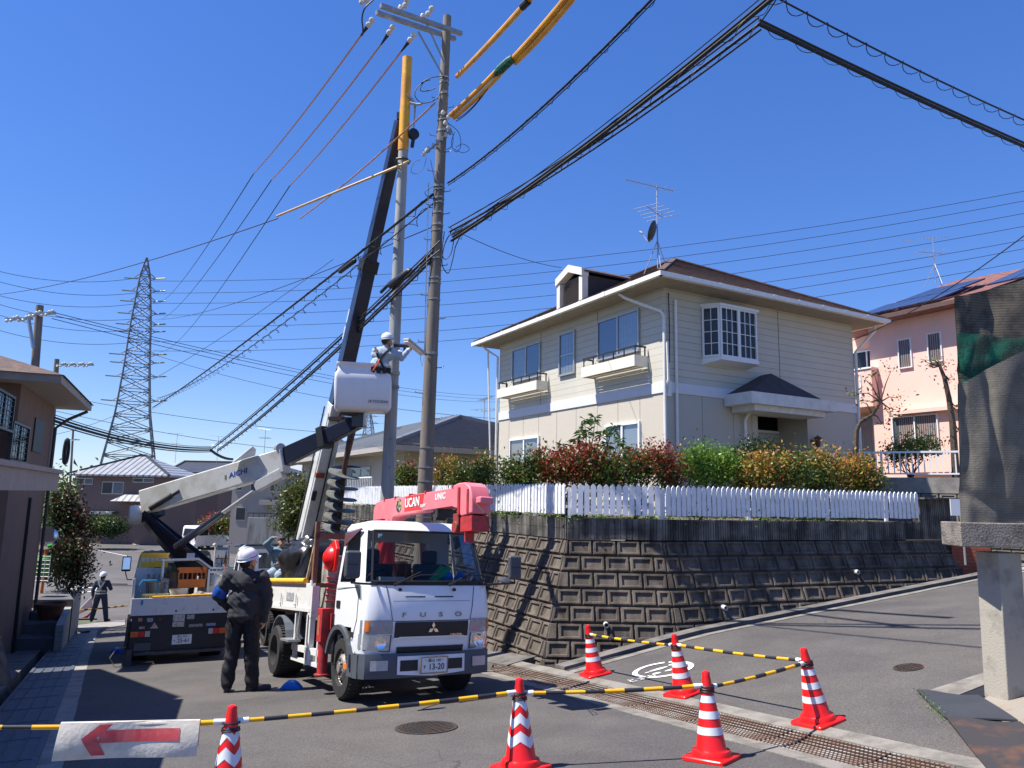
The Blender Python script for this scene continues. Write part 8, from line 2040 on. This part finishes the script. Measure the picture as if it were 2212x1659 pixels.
mb.hexa([gz(p, -.3) for p in q], tp); solo(mb, 'stone_bank', blockm, 'dark stone block bank in the lower left corner', 'retaining wall', gz(q[1]), smooth=0)
pt = at(110, 1308, 18.0); mb = MB(); mb.lathe([(.2, 0), (.3, .28), (.34, .30), (.34, .36), (.3, .36), (.27, .30), (.001, .30)], pt-V(0, 0, .3), n=20); solo(mb, 'flower_pot', mat('terracotta', (.12, .045, .025), .7, var=.15), 'large brown flower pot on the steps of the brown house', 'flower pot', pt-V(0, 0, .3))
shrub('dark red and green garden shrubs in front of the brown house', [(150, 1165, 21.5, .55, 1.0), (135, 1110, 21.5, .45, .8), (165, 1220, 21, .4, .8), (120, 1210, 20.5, .4, .6)], 9500, .10, [deepleaf, leafmat('leaf_shaded_red', [(.10, .012, .008), (.03, .035, .01), (.14, .02, .012), (.02, .03, .008)])], z0=-3.7, group=None, seed=41)  # leaf colours darkened to stand for shade on these shrubs
shrub('tall yellow green shrub at the corner of the brown house', [(122, 1075, 24, .4, .9), (115, 1120, 23, .35, .7)], 1700, .11, [limeleaf, darkleaf], z0=-3.9, group=None, seed=42)
mr = thing('traffic_mirror', 'round traffic mirror on a post beside the garden shrubs', 'traffic mirror', (at(98, 1160, 20).x, 20, G(-12.5, 20)))
c = at(98, 1162, 20); mb = MB(); mb.cyl(c+V(0, .1, 0), V(c.x, c.y+.1, -4), .04, n=8); mb.build('post', mat('post_orange', (.5, .15, .03), .5), mr, world=True)
mb = MB(); mb.lathe([(.001, .03), (.15, .02), (.27, -.01), (.30, -.03), (.3, -.06), (.001, -.06)], c, (.2, -1, 0), 24); mb.build('mirror_face', chrome, mr, world=True)
gb2 = at(86, 1225, 19.5); mb = MB(); mb.box(gb2, (.35, .3, .45)); solo(mb, 'green_bin', mat('green_bin', (.06, .28, .05), .5), 'bright green crate standing behind a white wire rack', 'bin', gb2-V(0, 0, .22), bevel=.02)
mb = MB()
for i in range(7): mb.cyl(gb2+V(-.35+.13*i, -.3, -.3), gb2+V(-.35+.13*i, -.3, .35), .008, n=5); mb.cyl(gb2+V(-.35, -.3, -.3+.1*i), gb2+V(.43, -.3, -.3+.1*i), .008, n=5)
solo(mb, 'wire_rack', white, 'white wire rack in front of the green crate', 'rack', gb2-V(0, .3, .3))
# neighbouring house just outside the frame: its gable throws the pointed shadow on the road
nh = thing('neighbour_house', 'gabled house just left of the frame, casting the pointed shadow on the road', 'house', (-9.5, 7.4, -2.4))
SP = ong(390, 1505); tt = (4.9-SP.z)/SD.z; pk = SP+SD*tt; gd = azv(-29); ga_ = V(-gd.y, gd.x, 0)*-1
if ga_.x > 0: ga_ = -ga_
mb = MB(); Wd = 3.9; dr_ = 1.95
for s in (-1, 1):
    a, b = pk, pk+gd*Wd*s-V(0, 0, dr_); mb.hexa([a-V(0, 0, .15), b-V(0, 0, .15), b+ga_*7-V(0, 0, .15), a+ga_*7-V(0, 0, .15)], [a, b, b+ga_*7, a+ga_*7])
mb.build('roof', redroof, nh, world=True, smooth=0)
mb = MB(); q = [pk+ga_*.6+gd*(Wd-.6), pk+ga_*.6-gd*(Wd-.6), pk+ga_*6.6-gd*(Wd-.6), pk+ga_*6.6+gd*(Wd-.6)]; mb.hexa([V(p.x, p.y, -3.2) for p in q], [V(p.x, p.y, pk.z-dr_+.1) for p in q]); mb.build('wall', brown, nh, world=True, smooth=0)
# ================================================================== background houses
kawara = mat('kawara_silver', (.30, .31, .33), .45, var=.15, scale=2); lines(kawara, 0, .55, .16, .8, .3)
kawdark = mat('kawara_dark', (.055, .058, .068), .45, var=.2, scale=3); lines(kawdark, 2, .14, .03, .9, .35)
def bhouse(label, u0, u1, ve, vb, vr, y, wm, rm, wins=(), dep=7, ov=.6, ridge=.35, fr=alus, gable=False, extra=None, rot=0):
    a, b = at(u0, (ve+vb)/2, y), at(u1, (ve+vb)/2, y); ze, zb = at((u0+u1)/2, ve, y).z, at((u0+u1)/2, vb, y).z; zr_ = at((u0+u1)/2, vr, y+dep/2).z
    f = Face((a.x, a.y), 90+rot, 1); L = (b.x-a.x)/math.cos(rad(rot)); t = thing('background_house', label, 'house', (a.x, a.y, zb), group=None)
    def bp(fn, m, nm, par=None, **k):
        mb = MB(); fn(mb); return mb.build(nm, m, par or t, world=True, **k)
    bp(lambda mb: f.box(mb, 0, L, min(zb, G(a.x, y))-.5, ze, -dep, 0), wm, 'wall', smooth=0)
    def rf(mb):
        e = [f.P(-ov, ze, ov), f.P(L+ov, ze, ov), f.P(L+ov, ze, -dep-ov), f.P(-ov, ze, -dep-ov)]; m0 = L*ridge if not gable else -ov; m1 = L-m0
        R0_, R1_ = f.P(m0, zr_, -dep/2), f.P(m1, zr_, -dep/2); I = [mb.p(p+V(0, 0, .1)) for p in e]; J = [mb.p(p-V(0, 0, .05)) for p in e]; A = mb.p(R0_); B = mb.p(R1_)
        mb.face((I[0], I[1], B, A)); mb.face((I[1], I[2], B)); mb.face((I[2], I[3], A, B)); mb.face((I[3], I[0], A)); mb.face(J); [mb.face((I[i], J[i], J[(i+1) % 4], I[(i+1) % 4])) for i in range(4)]
    r = bp(rf, rm, 'roof', smooth=0)
    e = [f.P(L*ridge if not gable else -ov, zr_+.05, -dep/2), f.P(L-(L*ridge if not gable else -ov), zr_+.05, -dep/2)]
    bp(lambda mb: (mb.bar(e[0], e[1], .3, .22), mb.bar(e[0], f.P(-ov, ze+.12, ov), .22, .15), mb.bar(e[1], f.P(L+ov, ze+.12, ov), .22, .15)), kawdark, 'ridge', r, smooth=0)
    for (x0, v0, x1, v1, n) in wins:
        sa_, z1_ = f.px(x0, v0); sb_, z0_ = f.px(x1, v1); wo = bp(lambda mb: (f.box(mb, sa_, sb_, z0_, z1_, -.02, .04)), fr, 'window', smooth=0)
        for i in range(n): w_ = (sb_-sa_)/n; bp(lambda mb: f.box(mb, sa_+w_*i+.05, sa_+w_*(i+1)-.05, z0_+.07, z1_-.07, .03, .05), curtaing if i % 2 else darkg_, 'pane', wo, smooth=0)
    if extra: extra(f, bp, t)
    return t
darkg_ = mat('pane_dark', (.03, .035, .045), .15, var=.2)
wallp = mat('wall_plum', (.20, .13, .11), .85, var=.08); wallg = mat('wall_greige', (.34, .31, .28), .85, var=.06); wallt = mat('wall_tan', (.40, .29, .17), .85, var=.06); wallc = mat('wall_cream', (.42, .385, .33), .85, var=.05)
def h1x(f, bp, t):
    a, z = f.px(258, 1082); b, _ = f.px(345, 1082); bp(lambda mb: mb.hexa([f.P(a, z, 1.6), f.P(b, z, 1.6), f.P(b, z, .02), f.P(a, z, .02)], [f.P(a+.8, z+.55, .8), f.P(b-.6, z+.55, .8), f.P(b-.3, z+.6, .02), f.P(a+.5, z+.6, .02)]), kawara, 'porch_roof', smooth=0)
    a, z = f.px(188, 1110); b, _ = f.px(255, 1105); bp(lambda mb: f.box(mb, a, b, z, z+.25, .02, .9), kawara, 'lean_to_roof', smooth=0)
bhouse('dark plum house with silver tiled hip roof at the end of the street', 160, 352, 1028, 1152, 984, 66, wallp, kawara, ((222, 1040, 266, 1068, 2), (288, 1032, 332, 1043, 2), (166, 1032, 200, 1047, 2), (200, 1118, 232, 1140, 2)), extra=h1x, ridge=.46)
bhouse('house with dark gable roof partly hidden by the grey boom', 372, 470, 1022, 1150, 998, 80, wallp, kawdark, ((385, 1035, 400, 1060, 1),), gable=True)
bhouse('small white gabled house left of the tan house, under the boom', 590, 655, 1020, 1150, 1002, 74, wallg, mat('roof_pale', (.33, .34, .34), .6, var=.1), ((600, 1040, 620, 1060, 1),), dep=9)
def h3x(f, bp, t):
    a, z = f.px(572, 1080); b, _ = f.px(612, 1080); bp(lambda mb: f.box(mb, a, b, z-.35, z, .02, 1.3), wallg, 'balcony', smooth=0); bp(lambda mb: f.box(mb, a+1, a+1.3, z-4, z-.35, .9, 1.2), wallg, 'porch_post', smooth=0)
bhouse('greige two storey house with a balcony behind the concrete wall', 500, 612, 1022, 1140, 1003, 58, wallg, kawdark, ((542, 1038, 571, 1062, 2), (510, 1040, 523, 1060, 1), (584, 1040, 593, 1062, 1), (510, 1095, 530, 1125, 1)), extra=h3x, dep=6)
bhouse('tan house with low brown roof behind the round tree', 650, 722, 978, 1130, 940, 46, wallt, mat('roof_brown_grey', (.12, .10, .09), .7, var=.1), ((658, 1000, 672, 1018, 1),), dep=8, ridge=.5)
# house with grey tiled roof behind the poles
C5 = at(875, 985, 27.5); f5l = Face((C5.x, C5.y), -29.3, -1); f5r = Face((C5.x, C5.y), 60.5, 1); z5e = at(886, 966, 26.6).z; L5, R5 = 15.0, 9.5
h5 = thing('grey_roof_house', 'cream house with grey ribbed tile hip roof directly behind the two poles', 'house', (C5.x, C5.y, -3.6))
def hp5(fn, m, name, par=None, **k):
    mb = MB(); fn(mb); return mb.build(name, m, par or h5, world=True, **k)
def pr5(o, z): a = f5l.P(0, z)+f5l.n*o+f5r.n*o; b = f5r.P(R5, z)+f5r.d*o+f5r.n*o; c = f5r.P(R5, z)+f5l.d*(L5+o)+f5r.d*o; d = f5l.P(L5+o, z)+f5l.n*o; return [a, b, c, d]
hp5(lambda mb: mb.hexa(pr5(0, -5), pr5(0, z5e)), wallc, 'wall', smooth=0)
E5 = pr5(.75, z5e); pk5 = at(991, 910, 31.5); rA = V(pk5.x, pk5.y, pk5.z); rB = rA+f5l.d*6.5
rt5 = mat('roof_tile_grey', (.15, .155, .17), .4, var=.12, scale=3)
def r5(mb):
    I = [mb.p(p+V(0, 0, .1)) for p in E5]; A = mb.p(rA); B = mb.p(rB); mb.face((I[0], I[1], A)); mb.face((I[1], I[2], B, A)); mb.face((I[2], I[3], B)); mb.face((I[3], I[0], A, B))
    for (p, q, a, b) in ((E5[0], E5[1], rA, rA), (E5[3], E5[0], rB, rA)):
        n = 24
        for k in range(n):
            g0, g1 = k/n, (k+.92)/n; l0, r0_ = p.lerp(a, g0), q.lerp(b, g0); l1, r1_ = p.lerp(a, g1), q.lerp(b, g1); up = V(0, 0, .1)
            mb.hexa([l0+up, r0_+up, r1_+up, l1+up], [l0+up*2.0, r0_+up*2.0, r1_+up*1.15, l1+up*1.15])
ro5 = hp5(r5, rt5, 'roof', smooth=0)
hp5(lambda mb: [mb.bar(a+V(0, 0, .2), b+V(0, 0, .2), .25, .16) for a, b in ((E5[0], rA), (E5[1], rA), (E5[3], rB), (rA, rB))], rt5, 'hip_tiles', ro5, smooth=0)
hp5(lambda mb: [mb.bar(a+V(0, 0, -.02), b+V(0, 0, -.02), .14, .2) for a, b in ((E5[0], E5[1]), (E5[3], E5[0]))], mat('gutter_greige', (.40, .37, .33), .6, var=.08), 'gutter', ro5, smooth=0)
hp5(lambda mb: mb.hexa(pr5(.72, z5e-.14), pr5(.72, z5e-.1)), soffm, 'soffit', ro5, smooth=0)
def w5(f, u0, v0, u1, v1, sp, bk, o=0): a, z1_ = f.px(u0, v0, .05); b, z0_ = f.px(u1, v1, .05); f.window(h5, min(a, b), max(a, b), z0_, z1_, alus, bk, sp, o=o)
w5(f5l, 759, 1012, 797, 1050, (0, .5, 1), [curtaing, screen]); w5(f5r, 900, 1000, 935, 1040, (0, .5, 1), [curtaing, screen]); w5(f5r, 970, 1000, 1002, 1040, (0, .5, 1), [curtain, screen]); w5(f5l, 690, 1020, 712, 1050, (0, .5, 1), [curtaing, screen]); w5(f5l, 770, 1100, 812, 1160, (0, .5, 1), [screen, curtaing])
a5, zb5 = f5l.px(800, 1082, 1.0); b5, _ = f5l.px(748, 1082, 1.0); bl5 = hp5(lambda mb: f5l.box(mb, a5, b5, zb5-.12, zb5+.05, .02, 1.0), wallc, 'balcony', smooth=0)
hp5(lambda mb: (f5l.box(mb, a5, b5, zb5+.85, zb5+.9, .95, 1.0), [f5l.box(mb, a5+i*(b5-a5)/14, a5+i*(b5-a5)/14+.03, zb5+.05, zb5+.85, .96, .99) for i in range(15)]), alu, 'balcony_rail', bl5, smooth=0)
# carport, topiary, hedges, wall, van
cpT = thing('carport', 'grey curved carport roof behind the crane truck', 'carport', (at(795, 1140, 22).x, 22, -4)); c0 = at(740, 1150, 22)
mb = MB(); mb.grid(lambda a, b: c0+V(2.6*a, .3+3.2*b, .62*math.sin(math.pi*(.12+.6*a))-.1), 14, 4); mb.grid(lambda a, b: c0+V(2.6*a, .3+3.2*b, .62*math.sin(math.pi*(.12+.6*a))-.13), 14, 4); mb.build('roof', mat('polycarb_grey', (.12, .14, .15), .35, var=.1), cpT, world=True)
mb = MB(); [mb.bar(c0+V(x, .4, .2), c0+V(x, .4, -3), .08, .08) for x in (.3, 2.4)]; mb.build('posts', alus, cpT, world=True, smooth=0)
tt_ = thing('round_tree', 'pruned green tree with rounded clumps in front of the tan house', 'tree', (at(665, 1160, 33).x, 33, G(-9, 33)))
bl_ = [(at(u, v, 33+dy), (rx_, rx_, rx_*.7)) for u, v, dy, rx_ in ((632, 1075, 0, .6), (660, 1058, .3, .7), (690, 1062, 0, .6), (640, 1105, -.3, .65), (672, 1098, 0, .7), (705, 1095, .3, .5), (650, 1135, 0, .6), (690, 1135, .2, .6), (628, 1130, 0, .4), (715, 1120, 0, .4))]
mb = MB(); branches(mb, (at(668, 1160, 33).x, 33, G(-9, 33)), [b[0] for b in bl_], .12, 9); mb.build('trunk', bark, tt_, world=True); leaves('crown', bl_, 12000, .17, [leafmat('leaf_topiary', [(.05, .075, .012), (.09, .12, .02), (.14, .15, .03), (.035, .05, .01)])], tt_, 9, shell=.6, aspect=3)
def hedge(label, u0, u1, vt, vb, y, mats, n, size, seed):
    n = int(n*1.5); a, b = at(u0, vt, y), at(u1, vb, y); t = thing('hedge', label, 'hedge', (a.x, y, b.z)); k = max(2, int((b.x-a.x)/1.2)); hz = (a.z-b.z)/2
    leaves('foliage', [(V(a.x+(b.x-a.x)*(i+.5)/k, y, (a.z+b.z)/2), ((b.x-a.x)/k*.8, .9, hz)) for i in range(k)], n, size, mats, t, seed, shell=.4); mb = MB(); [mb.cyl((a.x+(b.x-a.x)*(i+.5)/k, y, b.z-.3), (a.x+(b.x-a.x)*(i+.5)/k, y, a.z-.2), .05, n=5) for i in range(k)]; mb.build('stems', bark, t, world=True)
hedge('clipped dark green hedge before the plum house', 188, 262, 1122, 1156, 60, [deepleaf, darkleaf], 3600, .2, 51)
hedge('bright red topped hedge between the van and the concrete wall', 452, 536, 1120, 1146, 62, [darkleaf, leafmat('leaf_scarlet', [(.42, .02, .02), (.3, .02, .015), (.5, .05, .03)])], 3400, .2, 52)
cw = at(535, 1118, 47); cw1 = at(640, 1118, 47); mb = MB(); mb.bb(cw.x, cw1.x+2, 47, 47.4, -5.2, cw.z); solo(mb, 'concrete_wall', mat('wall_stained', (.34, .33, .30), .85, col2=(.17, .16, .14), c2lo=.45, c2hi=.6, scale=.9, stretch=(3, 3, .5)), 'stained pale concrete wall at the far side of the car park', 'wall', (cw.x, 47, -5))
mb = MB(); q = [ong(262, 1150), ong(305, 1149), ong(320, 1162), ong(240, 1163)]; mb.hexa([gz(p, -.1) for p in q], [gz(p, .03) for p in q]); tag(mb.build('driveway', concrete), kind='structure')
mb = MB(); q0 = at(536, 1108, 47.2); [mb.bar(q0+V(i*.35, 0, 0), q0+V(i*.35, 0, -.6), .03, .03) for i in range(14)]; mb.bar(q0, q0+V(4.6, 0, 0), .05, .05); solo(mb, 'wall_railing', rail_blk, 'thin dark railing on top of the far concrete wall', 'railing', q0, smooth=0)
vc = at(428, 1171, 62); vz = G(vc.x, 62); VM = Matrix.Translation((vc.x, 62, vz)) @ Matrix.Rotation(rad(-24), 4, 'Z')
vn = thing('parked_van', 'small white van parked beyond the bucket truck', 'van', M=VM)
def vv(fn, m, name, par=None, **k):
    mb = MB(); fn(mb); return mb.build(name, m, par or vn, **k)
body = vv(lambda mb: mb.prism([V(.78, y, z) for y, z in ((-1.0, .25), (-1.02, .95), (-.95, 1.75), (-.85, 1.9), (1.5, 1.88), (2.1, 1.15), (2.3, 1.0), (2.3, .25))], (-1.56, 0, 0)), cabw, 'body', bevel=.06, seg=3)
vv(lambda mb: mb.prism([(-.62, -1.03, 1.1), (.62, -1.03, 1.1), (.56, -.975, 1.68), (-.56, -.975, 1.68)], (0, -.012, 0)), darkg_, 'rear_window', body, smooth=0)
for s in (-1, 1):
    for y0, y1 in ((-.7, .25), (.35, 1.2), (1.3, 1.75)): vv(lambda mb: mb.prism([(s*.785, y0, 1.12), (s*.785, y1, 1.12), (s*.785, y1-.05, 1.65), (s*.785, y0+.05, 1.68)], (s*.01, 0, 0)), darkg_, 'side_window', body, smooth=0)
    vv(lambda mb: mb.bb(s*.70, s*.78, -1.06, -1.0, .75, 1.05), lampm, 'tail_light', body, smooth=0)
    for y in (-.35, 1.75): wheel(vn, s*.68, y, .29, .16, s, rimg, holes=5)
vv(lambda mb: (mb.bb(-.76, .76, -1.1, -1.0, .28, .48)), cabw, 'bumper', body, bevel=.02); vv(lambda mb: mb.bb(-.17, .17, -1.06, -1.03, .62, .78), mat('plate_yellow', (.6, .5, .1), .5), 'number_plate', body, smooth=0)
# far greenery and low hills beyond the houses
mb = MB(); mb.grid(lambda a, b: V(-330+620*a, 190+120*b, -8+(9+5*math.sin(7*a+1)+3*math.sin(19*a))*math.sin(math.pi*min(1, b+.15))), 40, 6)
tag(mb.build('hills', mat('hill_green', (.07, .09, .05), .95, col2=(.12, .13, .07), scale=.05)), kind='structure')
tag(leaves('distant_trees', [(V(-130+8.5*i, 120+12*math.sin(i*2.1), -3.0+1.2*math.sin(i*1.7)), (6.5, 5, 4.2)) for i in range(26)], 15000, 1.0, [leafmat('leaf_far', [(.05, .07, .03), (.09, .11, .05), (.12, .13, .06)])], None, 61, shell=.5, aspect=1.6), kind='stuff')
# ================================================================== pylons and street poles on the left
def pylon(label, ua, va, ub, vb, wpx, y, lev, arms, lv=20, r=.15):
    A = at(ua, va, y); B = at(ub, vb, y); t = thing('lattice_pylon', label, 'pylon', (B.x, B.y, B.z)); w0 = wpx/FP*y/2
    def wid(f): return float(np.interp(f, [0, .145, .338, .53, .724, .917, 1], [w0, w0*.82, w0*.55, w0*.41, w0*.32, w0*.17, .1]))
    ctr = lambda f: B.lerp(A, f); R = Matrix.Rotation(rad(28), 3, 'Z')
    cr = lambda f: [ctr(f)+R @ V(i*wid(f), j*wid(f), 0) for i, j in ((-1, -1), (1, -1), (1, 1), (-1, 1))]
    fs = [1-(1-i/lv)**1.12 for i in range(lv+1)]
    for k in range(4): mb = MB(); mb.tube([cr(f)[k] for f in fs], r*1.25, 4); mb.build('leg', pym, t, world=True)
    mb = MB()
    for f0, f1 in zip(fs, fs[1:]):
        a, b = cr(f0), cr(f1)
        for k in range(4): mb.tube([a[k], b[(k+1) % 4]], r*.7, 3); mb.tube([a[(k+1) % 4], b[k]], r*.7, 3); mb.tube([b[k], b[(k+1) % 4]], r*.7, 3)
    mb.build('bracing', pym, t, world=True)
    for (v, dl) in arms:
        f = (vb-v)/(vb-va); c = ctr(f); w_ = wid(f); ln = dl/FP*y
        for s in (-1, 1):
            e = c+V(s*(w_+ln), 0, 0); mb = MB(); q = cr(f); [mb.tube([q[k], e], r*.7, 3) for k in ((0, 3) if s < 0 else (1, 2))]; mb.tube([ctr(min(1, f+.03))+V(s*w_*.6, 0, 0), e], r*.7, 3); m_ = mb.build('crossarm', pym, t, world=True)
            mb = MB(); mb.tube([e, e+V(s*ln*1.5, 0, .15)], .16 if y < 200 else .1, 5); mb.build('insulator', mat('insul_far', (.2, .22, .18), .5), m_, world=True)
    return t
pym = mat('pylon_steel', (.20, .20, .21), .55, .3, col2=(.3, .26, .22), c2lo=.5, c2hi=.7, scale=.3)
pylon('tall lattice pylon behind the plum house', 317, 557, 270, 1075, 122, 165, 0, ((604, 14), (632, 14), (655, 14), (682, 14), (706, 14), (722, 14), (772, 16), (790, 14), (820, 16), (872, 16)))
pylon('small distant lattice pylon behind the grey boom', 797, 885, 794, 1070, 60, 420, 0, ((900, 14), (915, 14), (942, 25)), lv=12, r=.2)
def spole(label, u, vt, y, r, arms, du=0):
    T_ = at(u, vt, y); B_ = V(at(u-du, 1060, y).x, y, G(T_.x, y)); t = thing('utility_pole', label, 'utility pole', B_); mb = MB(); mb.tube([B_, T_], [r*1.4, r], 14); mb.build('shaft', polem, t, world=True)
    for (u0, v0, u1, v1, n) in arms:
        a, b = at(u0, v0, y-.3), at(u1, v1, y-.3); mb = MB(); mb.bar(a, b, .09, .09); ar = mb.build('crossarm', armm, t, world=True, smooth=0)
        for i in range(n):
            p = a.lerp(b, (i+.6)/(n+.2)); 
            for s in (-1, 1): insulator(p+V(0, 0, .05*s), V(.8*s, -.2, .15*s), 2, ar, 1.1)
    return t
sp1 = spole('grey pole above the brown house roof, nearest of the left poles', 86, 660, 27, .13, ((12, 690, 70, 688, 2), (60, 680, 120, 676, 2)), 20)
mb = MB(); mb.bar(at(62, 690, 26.5), at(72, 752, 26.5), .16, .05); mb.build('bracket', steel, sp1, world=True)
spole('dark pole with a long crossarm, right of the brown house', 123, 776, 38, .12, ((122, 788, 202, 788, 4),), 14)
spole('thin dark pole farther down the street', 158, 930, 70, .09, ((148, 950, 172, 950, 1),), 2)
mb = MB(); c = at(143, 975, 20.5); mb.tube([c+V(.0, .28*math.cos(a)*.3, .33*math.sin(a)) for a in [2*math.pi*i/20 for i in range(21)]], .05, 6); solo(mb, 'cable_coil', cable, 'black coil of cable hanging beside the left street pole', 'cable coil', c)
for k, (u, v, y, h) in enumerate(((378, 1000, 80, 3.2), (468, 1002, 80, 3.0), (570, 985, 60, 2.2), (1045, 935, 34, 1.6), (1440 if False else 706, 945, 50, 1.6))):
    b = at(u, v, y); aerial('tv_aerial', ['thin aerial on the dark gable roof', 'thin aerial above the grey boom', 'thin aerial on the greige house roof', 'thin aerial on the right end of the grey tiled roof', 'thin aerial on the tan house roof'][k], b, h, 200+30*k, 1.1, legs=False)
